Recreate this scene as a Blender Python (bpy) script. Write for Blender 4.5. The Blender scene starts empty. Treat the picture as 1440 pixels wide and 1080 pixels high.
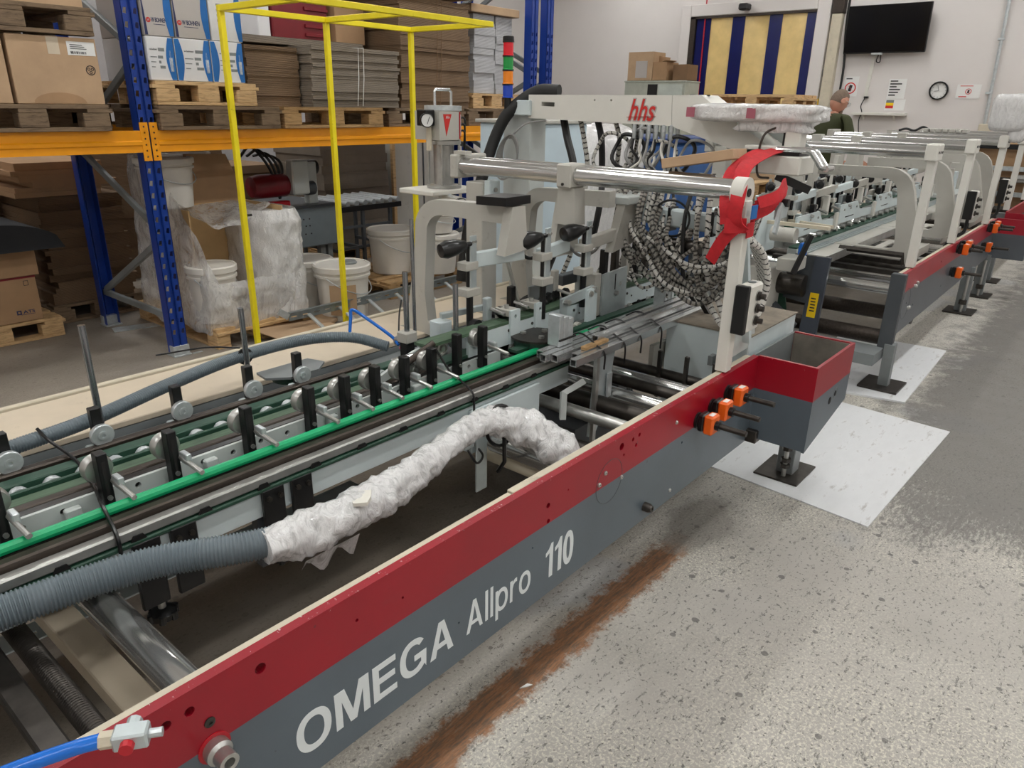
import bpy, bmesh, math, random
from mathutils import Vector, Matrix, noise
from mathutils.geometry import tessellate_polygon

SC = bpy.context.scene
COL = SC.collection
# ---------------------------------------------------------------- camera
cam_d = bpy.data.cameras.new('camera')
cam_d.sensor_fit = 'HORIZONTAL'
cam_d.sensor_width = 36.0
cam_d.lens = 1025.6 / 1440 * 36.0
cam_d.clip_start = 0.02
cam_d.clip_end = 100
cam = bpy.data.objects.new('camera', cam_d)
COL.objects.link(cam)
yaw, pit, rol = 0.693595508, 0.366096765, 0.0179515315
fwd = Vector((math.cos(yaw) * math.cos(pit), math.sin(yaw) * math.cos(pit), -math.sin(pit)))
rgt = fwd.cross(Vector((0, 0, 1))).normalized()
upv = rgt.cross(fwd)
r2 = rgt * math.cos(rol) + upv * math.sin(rol)
u2 = -rgt * math.sin(rol) + upv * math.cos(rol)
cm = Matrix((r2, u2, -fwd)).transposed().to_4x4()
cm.translation = Vector((0, 0, 1.65))
cam.matrix_world = cm
SC.camera = cam
# ---------------------------------------------------------------- world, exposure
w = bpy.data.worlds.new('world')
SC.world = w
w.use_nodes = True
w.node_tree.nodes['Background'].inputs[0].default_value = (0.80, 0.90, 1.0, 1)
w.node_tree.nodes['Background'].inputs[1].default_value = 0.6
SC.view_settings.view_transform = 'Standard'
SC.view_settings.look = 'None'
SC.view_settings.gamma = 1.0
SC.view_settings.use_curve_mapping = False
SC.view_settings.exposure = 1.0
LAMP_STRENGTH = 17.0        # ceiling luminaires (built with the room)
random.seed(7)
PI = math.pi

# ---------------------------------------------------------------- materials
def lin(c):
    r = []
    for v in c:
        v = v / 255.0
        r.append(v / 12.92 if v <= 0.04045 else ((v + 0.055) / 1.055) ** 2.4)
    return (r[0], r[1], r[2], 1.0)

MATS = {}
class NT:
    def __init__(s, name):
        s.m = bpy.data.materials.new(name)
        s.m.use_nodes = True
        s.t = s.m.node_tree
        s.b = s.t.nodes['Principled BSDF']
        s.co = s.t.nodes.new('ShaderNodeTexCoord')
        MATS[name] = s.m
    def n(s, typ, **kw):
        nd = s.t.nodes.new('ShaderNode' + typ)
        for k, v in kw.items():
            if k in nd.inputs: nd.inputs[k].default_value = v
            else: setattr(nd, k, v)
        return nd
    def l(s, a, b): s.t.links.new(a, b)
    def noise(s, scale, detail=4, rough=0.6, vec=None, **kw):
        nd = s.n('TexNoise', Scale=scale, Detail=detail, Roughness=rough, **kw)
        s.l(vec if vec else s.co.outputs['Object'], nd.inputs['Vector'])
        return nd.outputs['Fac']
    def ramp(s, fac, stops, interp='LINEAR'):
        nd = s.n('ValToRGB')
        nd.color_ramp.interpolation = interp
        e = nd.color_ramp.elements
        while len(e) > 1: e.remove(e[-1])
        for i, (p, c) in enumerate(stops):
            if i == 0: e[0].position = p; e[0].color = c
            else: e.new(p).color = c
        s.l(fac, nd.inputs['Fac'])
        return nd.outputs['Color']
    def mix(s, fac, a, b, mode='MIX'):
        nd = s.n('Mix', data_type='RGBA', blend_type=mode)
        for sock, v in ((nd.inputs[0], fac), (nd.inputs[6], a), (nd.inputs[7], b)):
            if hasattr(v, 'links'): s.l(v, sock)
            else: sock.default_value = v
        return nd.outputs[2]
    def math(s, op, a, b=0.0, clamp=False):
        nd = s.n('Math', operation=op, use_clamp=clamp)
        for sock, v in ((nd.inputs[0], a), (nd.inputs[1], b)):
            if hasattr(v, 'links'): s.l(v, sock)
            else: sock.default_value = v
        return nd.outputs[0]
    def base(s, v):
        if hasattr(v, 'links'): s.l(v, s.b.inputs['Base Color'])
        else: s.b.inputs['Base Color'].default_value = v
    def set(s, **kw):
        for k, v in kw.items():
            sock = s.b.inputs[k.replace('_', ' ')]
            if hasattr(v, 'links'): s.l(v, sock)
            else: sock.default_value = v
    def bump(s, h, strength=0.3, dist=0.01):
        nd = s.n('Bump', Strength=strength, Distance=dist)
        s.l(h, nd.inputs['Height'])
        s.l(nd.outputs['Normal'], s.b.inputs['Normal'])
BW = [(0.0, (0, 0, 0, 1)), (1.0, (1, 1, 1, 1))]

def M(name, rgb=(128, 128, 128), rough=0.5, metal=0.0, var=0.06, vscale=6.0, bump=0.0, bscale=60.0, dirt=None, dirt_amt=0.0, dscale=9.0, dlo=0.55, stretch=None, spec=0.5):
    """plain procedural material: tone variation, optional dirt patches, optional fine bump"""
    if name in MATS: return MATS[name]
    s = NT(name)
    c = lin(rgb)
    vec = None
    if stretch:
        mp = s.n('Mapping'); mp.inputs['Scale'].default_value = stretch
        s.l(s.co.outputs['Object'], mp.inputs['Vector']); vec = mp.outputs['Vector']
    nz = s.noise(vscale, 5, 0.6, vec)
    dark = tuple(x * (1 - var * 2) for x in c[:3]) + (1,)
    lite = tuple(min(1, x * (1 + var * 1.5)) for x in c[:3]) + (1,)
    col = s.ramp(nz, [(0.3, dark), (0.7, lite)])
    if dirt:
        dn = s.noise(dscale, 8, 0.72, vec)
        fac = s.ramp(dn, [(dlo, (0, 0, 0, 1)), (dlo + 0.12, (dirt_amt,) * 3 + (1,))])
        col = s.mix(fac, col, lin(dirt))
    s.base(col)
    s.set(Roughness=rough, Metallic=metal)
    s.b.inputs['Specular IOR Level'].default_value = spec
    if bump: s.bump(s.noise(bscale, 6, 0.6, vec), bump, 0.01)
    return s.m

# ---------------------------------------------------------------- mesh builder
WL = {}      # world location of every empty / part owner
class MB:
    def __init__(s):
        s.v = []; s.f = []; s.mi = []; s.cur = 0; s.uv = {}
    def mat(s, i): s.cur = i; return s
    def _add(s, vs, fs):
        o = len(s.v)
        s.v.extend([tuple(p) for p in vs])
        for f in fs:
            s.f.append(tuple(i + o for i in f)); s.mi.append(s.cur)
        return o
    def box(s, x0, x1, y0, y1, z0, z1, bev=0.0):
        if x1 < x0: x0, x1 = x1, x0
        if y1 < y0: y0, y1 = y1, y0
        if z1 < z0: z0, z1 = z1, z0
        return s.obox(((x0 + x1) / 2, (y0 + y1) / 2, (z0 + z1) / 2), (x1 - x0, y1 - y0, z1 - z0), None, bev)
    def obox(s, c, d, rot=None, bev=0.0):
        hx, hy, hz = d[0] / 2, d[1] / 2, d[2] / 2
        if bev > 0:
            bev = min(bev, hx * .49, hy * .49, hz * .49)
            vs = []; 
            bm = bmesh.new()
            bmesh.ops.create_cube(bm, size=1)
            for v in bm.verts: v.co = Vector((v.co.x * d[0], v.co.y * d[1], v.co.z * d[2]))
            bmesh.ops.bevel(bm, geom=bm.edges[:], offset=bev, segments=1, affect='EDGES', profile=0.5)
            bm.verts.index_update()
            vs = [v.co.copy() for v in bm.verts]; fs = [[v.index for v in f.verts] for f in bm.faces]
            bm.free()
        else:
            vs = [Vector((x, y, z)) for x in (-hx, hx) for y in (-hy, hy) for z in (-hz, hz)]
            fs = [(0, 1, 3, 2), (4, 6, 7, 5), (0, 4, 5, 1), (2, 3, 7, 6), (0, 2, 6, 4), (1, 5, 7, 3)]
        c = Vector(c)
        if rot is not None: vs = [rot @ v + c for v in vs]
        else: vs = [v + c for v in vs]
        s._add(vs, fs); return s
    def bar(s, p0, p1, w, h, bev=0.0, up=(0, 0, 1)):
        """rectangular bar from p0 to p1: w sideways, h along up"""
        p0 = Vector(p0); p1 = Vector(p1); d = p1 - p0; L = d.length; d.normalize()
        up = Vector(up)
        if abs(d.dot(up)) > 0.98: up = Vector((1, 0, 0))
        sd = up.cross(d).normalized(); u = d.cross(sd)
        rot = Matrix((d, sd, u)).transposed()
        return s.obox((p0 + p1) / 2, (L, w, h), rot, bev)
    def cyl(s, p0, p1, r, n=16, r1=None, cap=True):
        p0 = Vector(p0); p1 = Vector(p1); d = (p1 - p0).normalized()
        if r1 is None: r1 = r
        a = Vector((0, 0, 1)) if abs(d.z) < 0.9 else Vector((1, 0, 0))
        e = d.cross(a).normalized(); g = d.cross(e)
        vs = []
        for p, rr in ((p0, r), (p1, r1)):
            for i in range(n):
                t = 2 * PI * i / n
                vs.append(p + (e * math.cos(t) + g * math.sin(t)) * rr)
        fs = [(i, n + i, n + (i + 1) % n, (i + 1) % n) for i in range(n)]
        if cap: fs += [tuple(range(n)), tuple(range(2 * n - 1, n - 1, -1))]
        s._add(vs, fs); return s
    def lathe(s, prof, c, axis=(0, 0, 1), n=24):
        """profile [(r, h)] turned round axis through c"""
        c = Vector(c); d = Vector(axis).normalized()
        a = Vector((0, 0, 1)) if abs(d.z) < 0.9 else Vector((1, 0, 0))
        e = d.cross(a).normalized(); g = d.cross(e)
        vs = []
        for r, h in prof:
            for i in range(n):
                t = 2 * PI * i / n
                vs.append(c + d * h + (e * math.cos(t) + g * math.sin(t)) * max(r, 1e-5))
        fs = []
        for k in range(len(prof) - 1):
            for i in range(n):
                fs.append((k * n + i, (k + 1) * n + i, (k + 1) * n + (i + 1) % n, k * n + (i + 1) % n))
        if prof[0][0] > 1e-4: fs.append(tuple(range(n)))
        if prof[-1][0] > 1e-4: fs.append(tuple(range(len(prof) * n - 1, (len(prof) - 1) * n - 1, -1)))
        s._add(vs, fs); return s
    def tube(s, pts, r, n=8, cap=True, closed=False, wob=0.0):
        P = [Vector(p) for p in pts]; m = len(P)
        T = []
        for i in range(m):
            a = P[i - 1] if (i > 0 or closed) else P[i]
            b = P[(i + 1) % m] if (i < m - 1 or closed) else P[i]
            T.append((b - a).normalized())
        a = Vector((0, 0, 1)) if abs(T[0].z) < 0.9 else Vector((1, 0, 0))
        e = T[0].cross(a).normalized()
        vs = []; us = []; acc = 0
        for i in range(m):
            if i: acc += (P[i] - P[i - 1]).length
            e = (e - T[i] * e.dot(T[i])).normalized(); g = T[i].cross(e)
            rr = r[i] if isinstance(r, (list, tuple)) else r
            for k in range(n):
                t = 2 * PI * k / n
                w_ = 1 + (random.uniform(-wob, wob) if wob else 0)
                vs.append(P[i] + (e * math.cos(t) + g * math.sin(t)) * rr * w_); us.append((acc, k / n))
        fs = []
        for i in range(m - 1 + (1 if closed else 0)):
            j = (i + 1) % m
            for k in range(n): fs.append((i * n + k, j * n + k, j * n + (k + 1) % n, i * n + (k + 1) % n))
        if cap and not closed: fs += [tuple(range(n)), tuple(range(m * n - 1, (m - 1) * n - 1, -1))]
        o = s._add(vs, fs)
        for i, q in enumerate(us): s.uv[o + i] = q
        return s
    def prism(s, poly, axis, a0, a1, holes=()):
        """polygon (with holes) extruded along an axis. x: (y,z)  y: (x,z)  z: (x,y)"""
        def P(q, a):
            if axis == 'x': return Vector((a, q[0], q[1]))
            if axis == 'y': return Vector((q[0], a, q[1]))
            return Vector((q[0], q[1], a))
        loops = [list(poly)] + [list(h) for h in holes]
        flat = [q for lp in loops for q in lp]
        tri = tessellate_polygon([[Vector((q[0], q[1], 0)) for q in lp] for lp in loops])
        n = len(flat)
        vs = [P(q, a0) for q in flat] + [P(q, a1) for q in flat]
        fs = [tuple(t) for t in tri] + [tuple(i + n for i in reversed(t)) for t in tri]
        o = 0
        for lp in loops:
            k = len(lp)
            for i in range(k): fs.append((o + i, o + (i + 1) % k, n + o + (i + 1) % k, n + o + i))
            o += k
        s._add(vs, fs); return s
    def grid(s, fn, nu, nv):
        """surface patch from fn(u, v)"""
        vs = [fn(i / nu, j / nv) for i in range(nu + 1) for j in range(nv + 1)]
        fs = [(i * (nv + 1) + j, (i + 1) * (nv + 1) + j, (i + 1) * (nv + 1) + j + 1, i * (nv + 1) + j + 1) for i in range(nu) for j in range(nv)]
        s._add(vs, fs); return s
    def build(s, name, mat, parent=None, smooth=True, angle=35, label=None, recalc=True):
        me = bpy.data.meshes.new(name)
        off = Vector(WL[parent.name]) if parent is not None else Vector((0, 0, 0))
        if parent is None:
            # origin at the middle of the base
            xs = [p[0] for p in s.v]; ys = [p[1] for p in s.v]; zs = [p[2] for p in s.v]
            off = Vector(((min(xs) + max(xs)) / 2, (min(ys) + max(ys)) / 2, min(zs)))
        me.from_pydata([(p[0] - off.x, p[1] - off.y, p[2] - off.z) for p in s.v], [], s.f)
        mats = mat if isinstance(mat, (list, tuple)) else [mat]
        for m in mats: me.materials.append(m)
        if len(mats) > 1: me.polygons.foreach_set('material_index', s.mi)
        if s.uv:
            ul = me.uv_layers.new(name='UVMap')
            for lp in me.loops: ul.data[lp.index].uv = s.uv.get(lp.vertex_index, (0, 0))
        if recalc:
            bm = bmesh.new(); bm.from_mesh(me); bmesh.ops.recalc_face_normals(bm, faces=bm.faces[:]); bm.to_mesh(me); bm.free()
        if smooth:
            me.shade_smooth(); me.set_sharp_from_angle(angle=math.radians(angle))
        me.update()
        o = bpy.data.objects.new(name, me)
        COL.objects.link(o)
        if parent is None: o.location = off
        else: o.parent = parent
        WL[o.name] = tuple(off)
        if label: o['label'] = label
        return o

def tag(o, label, cat, group=None):
    o['label'] = label; o['category'] = cat
    if group: o['group'] = group
    return o
def thing(name, label, cat, loc=(0, 0, 0), group=None):
    o = bpy.data.objects.new(name, None)
    o.empty_display_size = 0.1
    COL.objects.link(o); o.location = loc
    WL[o.name] = tuple(loc)
    return tag(o, label, cat, group)
def struct(o): o['kind'] = 'structure'; return o
def dup(root, loc, label=None, rz=0.0, group=None):
    def cp(o, par):
        c = o.copy(); COL.objects.link(c); c.parent = par
        WL[c.name] = tuple(loc)
        for ch in o.children: cp(ch, c)
        return c
    r = cp(root, None); r.location = loc; r.rotation_euler = (0, 0, rz)
    if label: r['label'] = label
    if group: r['group'] = group
    return r
def text_mesh(body, size, depth=0.001, offset=0.0, shear=0.0, space=1.0, align='LEFT'):
    cu = bpy.data.curves.new('lettering', 'FONT')
    cu.body = body; cu.size = size; cu.extrude = depth; cu.offset = offset; cu.shear = shear; cu.space_character = space; cu.align_x = align
    cu.resolution_u = 3
    o = bpy.data.objects.new('lettering_source', cu); COL.objects.link(o)
    bpy.context.view_layer.update()
    me = bpy.data.meshes.new_from_object(o.evaluated_get(bpy.context.evaluated_depsgraph_get()))
    bpy.data.objects.remove(o); bpy.data.curves.remove(cu)
    return me
def text(body, p, size, parent, mat, face='-y', width=None, height=None, name='lettering', offset=0.0, shear=0.0, depth=0.0006):
    """lettering standing on a face. p = lower left corner. face: the side it looks to"""
    me = text_mesh(body, size, depth, offset, shear)
    co = [v.co.copy() for v in me.vertices]
    x0 = min(c.x for c in co); x1 = max(c.x for c in co); y0 = min(c.y for c in co); y1 = max(c.y for c in co)
    sx = width / (x1 - x0) if width else 1; sy = height / (y1 - y0) if height else 1
    off = Vector(WL[parent.name])
    for v in me.vertices:
        a = (v.co.x - x0) * sx; b = (v.co.y - (y0 if height else 0)) * sy; c = v.co.z
        if face == '-y': q = Vector((a, -c, b))
        elif face == '-x': q = Vector((-c, -a, b))
        elif face == '+z': q = Vector((a, b, c))
        v.co = q + Vector(p) - off
    me.materials.clear(); me.materials.append(mat)
    o = bpy.data.objects.new(name, me); COL.objects.link(o); o.parent = parent; WL[o.name] = tuple(off)
    return o
def circ(cx, cy, r, n=12, ry=None):
    ry = ry or r
    return [(cx + r * math.cos(2 * PI * i / n), cy + ry * math.sin(2 * PI * i / n)) for i in range(n)]
def smooth_path(P, n=8):
    """Catmull-Rom through points"""
    P = [Vector(p) for p in P]; Q = [P[0] * 2 - P[1]] + P + [P[-1] * 2 - P[-2]]; out = []
    for i in range(1, len(Q) - 2):
        a, b, c, d = Q[i - 1], Q[i], Q[i + 1], Q[i + 2]
        for k in range(n):
            t = k / n
            out.append(0.5 * ((2 * b) + (c - a) * t + (2 * a - 5 * b + 4 * c - d) * t * t + (3 * b - a - 3 * c + d) * t ** 3))
    out.append(P[-1]); return out
def rz(a): return Matrix.Rotation(a, 3, 'Z')
def rx(a): return Matrix.Rotation(a, 3, 'X')
def ry(a): return Matrix.Rotation(a, 3, 'Y')

# ---------------------------------------------------------------- block lettering drawn as outlines (cap height 1)
def _el(cx, cy, rx_, ry_, a0=0.0, a1=360.0, n=40, p=2.25):
    out = []
    m = n if a1 - a0 < 360 else n - 1
    for i in range(m + 1 if a1 - a0 < 360 else n):
        a = math.radians(a0 + (a1 - a0) * i / n); c, s_ = math.cos(a), math.sin(a)
        out.append((cx + rx_ * math.copysign(abs(c) ** (2 / p), c), cy + ry_ * math.copysign(abs(s_) ** (2 / p), s_)))
    return out
def _glyph(ch, w):
    """list of (outline, holes), advance. w = stroke width"""
    if ch == 'O': return [(_el(.40, .5, .40, .52), [_el(.40, .5, .40 - w, .52 - w)])], .80
    if ch == '0': return [(_el(.27, .5, .27, .51), [_el(.27, .5, .27 - w, .51 - w)])], .54
    if ch == 'o': return [(_el(.30, .36, .30, .38), [_el(.30, .36, .30 - w, .38 - w)])], .60
    if ch == 'M': return [([(0, 0), (w, 0), (w, .70), (.35, 0), (.51, 0), (.86 - w, .70), (.86 - w, 0), (.86, 0), (.86, 1), (.86 - w * 1.5, 1), (.43, .30), (w * 1.5, 1), (0, 1)], [])], .86
    if ch == 'E': return [([(0, 0), (.64, 0), (.64, w), (w, w), (w, .44), (.60, .44), (.60, .44 + w), (w, .44 + w), (w, 1 - w), (.63, 1 - w), (.63, 1), (0, 1)], [])], .64
    if ch == 'G':
        o_ = _el(.40, .5, .40, .52, 42, 318, 36); i_ = _el(.40, .5, .40 - w, .52 - w, 46, 312, 36)
        return [(o_ + [(.76, .02), (.78, .54), (.42, .54), (.42, .54 - w), (.78 - w, .54 - w), (.78 - w, .26)] + i_[::-1], [])], .79
    if ch == 'A': return [([(0, 0), (w * 1.05, 0), (.20 + w * .12, .22), (.54 - w * .12, .22), (.74 - w * 1.05, 0), (.74, 0), (.37 + w * .55, 1), (.37 - w * .55, 1)], [[(.235 + w * .18, .22 + w * .9), (.505 - w * .18, .22 + w * .9), (.37, .80)]])], .74
    if ch == 'l': return [([(0, 0), (w, 0), (w, 1), (0, 1)], [])], w
    if ch == 'p': return [([(0, -.25), (w, -.25), (w, .73), (0, .73)], []), (_el(.31, .36, .29, .38), [_el(.31, .36, .29 - w, .38 - w)])], .60
    if ch == 'r': return [([(0, 0), (w, 0), (w, .44), (w + .05, .56), (w + .12, .61), (w + .22, .61), (w + .22, .735), (w + .12, .735), (w + .04, .68), (w, .62), (w, .72), (0, .72)], [])], w + .22
    if ch == '1': return [([(.20, 0), (.20 + w, 0), (.20 + w, 1), (.10 + w, 1), (.17, .86), (.02, .78), (.02, .67), (.20, .74)], [])], .30 + w * .3
def block_text(body, x0, x1, z0, cap, y, parent, mat, w=.15, gap=.10):
    adv = 0; items = []
    for ch in body:
        g, a = _glyph(ch, w); items.append((adv, g)); adv += a + gap
    adv -= gap; k = (x1 - x0) / adv
    for off, g in items:
        b = MB()
        for j, (o_, hs) in enumerate(g):
            f = lambda q: (x0 + (off + q[0]) * k, z0 + q[1] * cap)
            b.prism([f(q) for q in o_], 'y', y - .0006 - .0001 * j, y, [[f(q) for q in h] for h in hs])
        b.build('letter', mat, parent, smooth=False)
# ================================================================ materials
def mat_floor():
    s = NT('worn_concrete')
    g = s.n('NewGeometry'); pos = g.outputs['Position']
    sep = s.n('SeparateXYZ'); s.l(pos, sep.inputs[0]); X, Y = sep.outputs[0], sep.outputs[1]
    N = lambda sc, d=5, r=0.6: s.noise(sc, d, r, pos)
    col = s.ramp(N(1.6, 6), [(0.3, lin((170, 166, 158))), (0.7, lin((190, 186, 179)))])
    # worn light speckle in large patches
    patch = s.ramp(N(0.9, 3, 0.5), [(0.38, (0, 0, 0, 1)), (0.54, (1, 1, 1, 1))])
    fine = s.ramp(N(105, 4, 0.75), [(0.50, (0, 0, 0, 1)), (0.57, (1, 1, 1, 1))])
    col = s.mix(s.math('MULTIPLY', s.math('MULTIPLY', patch, fine), 0.85), col, lin((224, 220, 206)))
    # bare grey smooth patches
    bare = s.ramp(N(1.15, 2, 0.4), [(0.60, (0, 0, 0, 1)), (0.63, (1, 1, 1, 1))])
    col = s.mix(s.math('MULTIPLY', bare, 0.6), col, lin((170, 171, 172)))
    # dirty scuffs
    mp = s.n('Mapping'); mp.inputs['Scale'].default_value = (1.0, 3.2, 1); mp.inputs['Rotation'].default_value = (0, 0, 0.5)
    s.l(pos, mp.inputs['Vector'])
    sc = s.noise(15, 8, 0.8, mp.outputs['Vector'])
    scf = s.ramp(sc, [(0.572, (0, 0, 0, 1)), (0.605, (1, 1, 1, 1))])
    col = s.mix(s.math('MULTIPLY', scf, 0.75), col, lin((98, 95, 91)))
    # round spots of old chewing gum and oil
    vo = s.n('TexVoronoi', voronoi_dimensions='2D', Scale=9.0, Randomness=1.0); s.l(pos, vo.inputs['Vector'])
    wn = s.n('TexVoronoi', voronoi_dimensions='2D', Scale=9.0, Randomness=1.0); s.l(pos, wn.inputs['Vector'])
    sepc = s.n('SeparateColor'); s.l(wn.outputs['Color'], sepc.inputs[0])
    rad = s.math('MULTIPLY', s.math('SUBTRACT', sepc.outputs[0], 0.60), 0.40)
    nz = s.math('MULTIPLY', N(70, 3), 0.09)
    spot = s.math('LESS_THAN', s.math('ADD', vo.outputs['Distance'], nz), rad)
    col = s.mix(s.math('MULTIPLY', spot, 0.72), col, lin((92, 90, 88)))
    # tiny black flecks
    fl = s.ramp(N(62, 3, 0.6), [(0.612, (0, 0, 0, 1)), (0.64, (1, 1, 1, 1))])
    col = s.mix(s.math('MULTIPLY', fl, 0.7), col, lin((70, 68, 66)))
    # dirty driving lane beside the machine
    dn = s.math('ADD', s.math('MULTIPLY', s.math('SUBTRACT', X, 2.98), 1.6), s.math('MULTIPLY', s.math('SUBTRACT', N(2.1, 5, 0.6), 0.5), 2.2))
    dn = s.math('ADD', dn, s.math('MULTIPLY', s.math('SUBTRACT', s.noise(20, 9, 0.82, mp.outputs['Vector']), 0.5), 4.2))
    dy = s.math('MULTIPLY', s.math('SUBTRACT', s.math('ADD', s.math('MULTIPLY', s.math('SUBTRACT', N(5.5, 6, 0.7), 0.5), 1.2), 0.95), Y), 1.2)
    dk = s.math('MINIMUM', s.math('MULTIPLY', dn, 1.5, True), s.math('MULTIPLY', dy, 3.0, True), True)
    col = s.mix(s.math('MULTIPLY', dk, 0.82), col, lin((104, 101, 98)))
    # warmer floor under and behind the rack, rack shade painted into the brown
    bk = s.math('MULTIPLY', s.math('SUBTRACT', Y, 1.9), 0.8, True)
    col = s.mix(s.math('MULTIPLY', bk, 0.8), col, s.ramp(N(1.4, 6), [(0.3, lin((122, 112, 100))), (0.7, lin((146, 135, 122)))]))
    # oily brown dirt between the machine frames, darkened with painted shade of the machine
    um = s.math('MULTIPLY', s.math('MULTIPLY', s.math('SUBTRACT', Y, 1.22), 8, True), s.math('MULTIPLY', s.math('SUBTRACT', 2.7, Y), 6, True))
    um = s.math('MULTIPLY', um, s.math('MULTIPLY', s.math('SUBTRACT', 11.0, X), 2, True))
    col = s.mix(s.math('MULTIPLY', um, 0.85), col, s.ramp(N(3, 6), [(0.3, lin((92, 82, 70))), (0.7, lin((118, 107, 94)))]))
    # rusty streak along the side frame
    cy = s.math('ABSOLUTE', s.math('SUBTRACT', Y, 1.095))
    wob = s.math('MULTIPLY', s.math('SUBTRACT', N(13, 8, 0.8), 0.5), 0.20)
    rs = s.math('MULTIPLY', s.math('SUBTRACT', 0.072, s.math('ADD', cy, wob)), 34, True)
    rx_ = s.math('MULTIPLY', s.math('SUBTRACT', s.math('ADD', 2.25, s.math('MULTIPLY', N(6, 4), 0.5)), X), 6, True)
    rs = s.math('MULTIPLY', s.math('MULTIPLY', rs, rx_), s.math('MULTIPLY', s.math('SUBTRACT', X, 0.55), 8, True))
    mp2 = s.n('Mapping'); mp2.inputs['Scale'].default_value = (1.0, 7.0, 1); s.l(pos, mp2.inputs['Vector'])
    rc = s.ramp(s.noise(14, 8, 0.75, mp2.outputs['Vector']), [(0.28, lin((78, 66, 56))), (0.45, lin((118, 90, 68))), (0.55, lin((158, 106, 66))), (0.66, lin((150, 128, 108))), (0.78, lin((196, 182, 166)))])
    col = s.mix(s.math('MULTIPLY', rs, 0.94), col, rc)
    # dark oil stain at its end
    ex = s.math('SUBTRACT', X, 2.62); ey = s.math('MULTIPLY', s.math('SUBTRACT', Y, 1.10), 1.7)
    rr = s.math('SQRT', s.math('ADD', s.math('MULTIPLY', ex, ex), s.math('MULTIPLY', ey, ey)))
    st = s.math('MULTIPLY', s.math('SUBTRACT', 0.30, s.math('ADD', rr, s.math('MULTIPLY', s.math('SUBTRACT', N(6, 6, 0.7), 0.5), 0.3))), 9, True)
    col = s.mix(s.math('MULTIPLY', st, 0.6), col, lin((112, 106, 100)))
    s.base(col)
    s.set(Roughness=s.math('ADD', 0.42, s.math('MULTIPLY', N(7), 0.3)))
    s.bump(N(40, 6), 0.12, 0.01)
    return s.m

def mat_two_tone(name, z_split, red=(160, 8, 34), grey=(90, 101, 110), chips=True, wear=0.5):
    s = NT(name)
    sep = s.n('SeparateXYZ'); s.l(s.co.outputs['Object'], sep.inputs[0])
    up = s.math('GREATER_THAN', sep.outputs[2], z_split)
    n1 = s.noise(3, 5)
    r = s.ramp(n1, [(0.3, lin(tuple(c * .93 for c in red))), (0.7, lin(red))])
    g = s.ramp(n1, [(0.3, lin(tuple(c * .94 for c in grey))), (0.7, lin(tuple(min(255, c * 1.04) for c in grey)))])
    col = s.mix(up, g, r)
    if chips:
        edge = s.math('MULTIPLY', s.math('SUBTRACT', sep.outputs[2], 0.705), 26, True)
        ch = s.noise(70, 6, 0.75)
        t = s.math('GREATER_THAN', s.math('ADD', ch, s.math('MULTIPLY', edge, 0.11)), 0.735)
        col = s.mix(t, col, lin((205, 190, 185)))
        sp = s.ramp(s.noise(38, 2, 0.5), [(0.755, (0, 0, 0, 1)), (0.765, (1, 1, 1, 1))])
        col = s.mix(s.math('MULTIPLY', sp, wear), col, lin((60, 50, 50)))
    s.base(col)
    s.set(Roughness=0.32)
    s.bump(s.noise(120, 3), 0.04, 0.004)
    return s.m

def mat_wrap(name, rgb=(236, 238, 242), alpha=1.0, sc=22.0, strength=0.9, rough=0.14, dist=0.02):
    """crumpled stretch film"""
    s = NT(name)
    mp = s.n('Mapping'); mp.inputs['Scale'].default_value = (1, 1, 0.45); mp.inputs['Rotation'].default_value = (0.3, 0.5, 0)
    s.l(s.co.outputs['Object'], mp.inputs['Vector'])
    a = s.noise(sc, 7, 0.62, mp.outputs['Vector'], Distortion=1.6)
    b = s.ramp(a, [(0.3, (0, 0, 0, 1)), (0.5, (1, 1, 1, 1)), (0.7, (0.1, 0.1, 0.1, 1))])
    s.base(s.ramp(a, [(0.3, lin(tuple(c * .9 for c in rgb))), (0.7, lin(rgb))]))
    s.set(Roughness=rough, Coat_Weight=0.6, Coat_Roughness=0.08)
    if alpha < 1:
        s.set(Alpha=s.math('ADD', alpha - 0.18, s.math('MULTIPLY', b, 0.36), True))
    s.bump(b, strength, dist)
    return s.m

def mat_card(name, rgb=(172, 138, 104), flute=False):
    s = NT(name)
    col = s.ramp(s.noise(5, 6), [(0.3, lin(tuple(c * .94 for c in rgb))), (0.7, lin(tuple(min(255, c * 1.03) for c in rgb)))])
    if flute:
        w_ = s.n('TexWave', wave_type='BANDS', bands_direction='Z', Scale=42.0, Distortion=2.0, Detail=3.0); w_.inputs['Detail Scale'].default_value = 2.0
        s.l(s.co.outputs['Object'], w_.inputs['Vector'])
        col = s.mix(s.ramp(w_.outputs['Fac'], [(0.25, (0.55,) * 3 + (1,)), (0.5, (0, 0, 0, 1))]), col, lin(tuple(c * .60 for c in rgb)))
        s.bump(w_.outputs['Fac'], 0.6, 0.01)
    else:
        s.bump(s.noise(30, 4), 0.06, 0.01)
    s.base(col); s.set(Roughness=0.82)
    return s.m

def mat_wood(name, rgb=(176, 142, 98), dark=(104, 80, 54)):
    s = NT(name)
    mp = s.n('Mapping'); mp.inputs['Scale'].default_value = (3, 3, 22)
    s.l(s.co.outputs['Object'], mp.inputs['Vector'])
    a = s.noise(3.2, 8, 0.65, mp.outputs['Vector'], Distortion=0.8)
    col = s.ramp(a, [(0.28, lin(dark)), (0.5, lin(rgb)), (0.75, lin(tuple(min(255, c * 1.1) for c in rgb)))])
    s.base(col); s.set(Roughness=0.78); s.bump(a, 0.25, 0.01)
    return s.m

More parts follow.
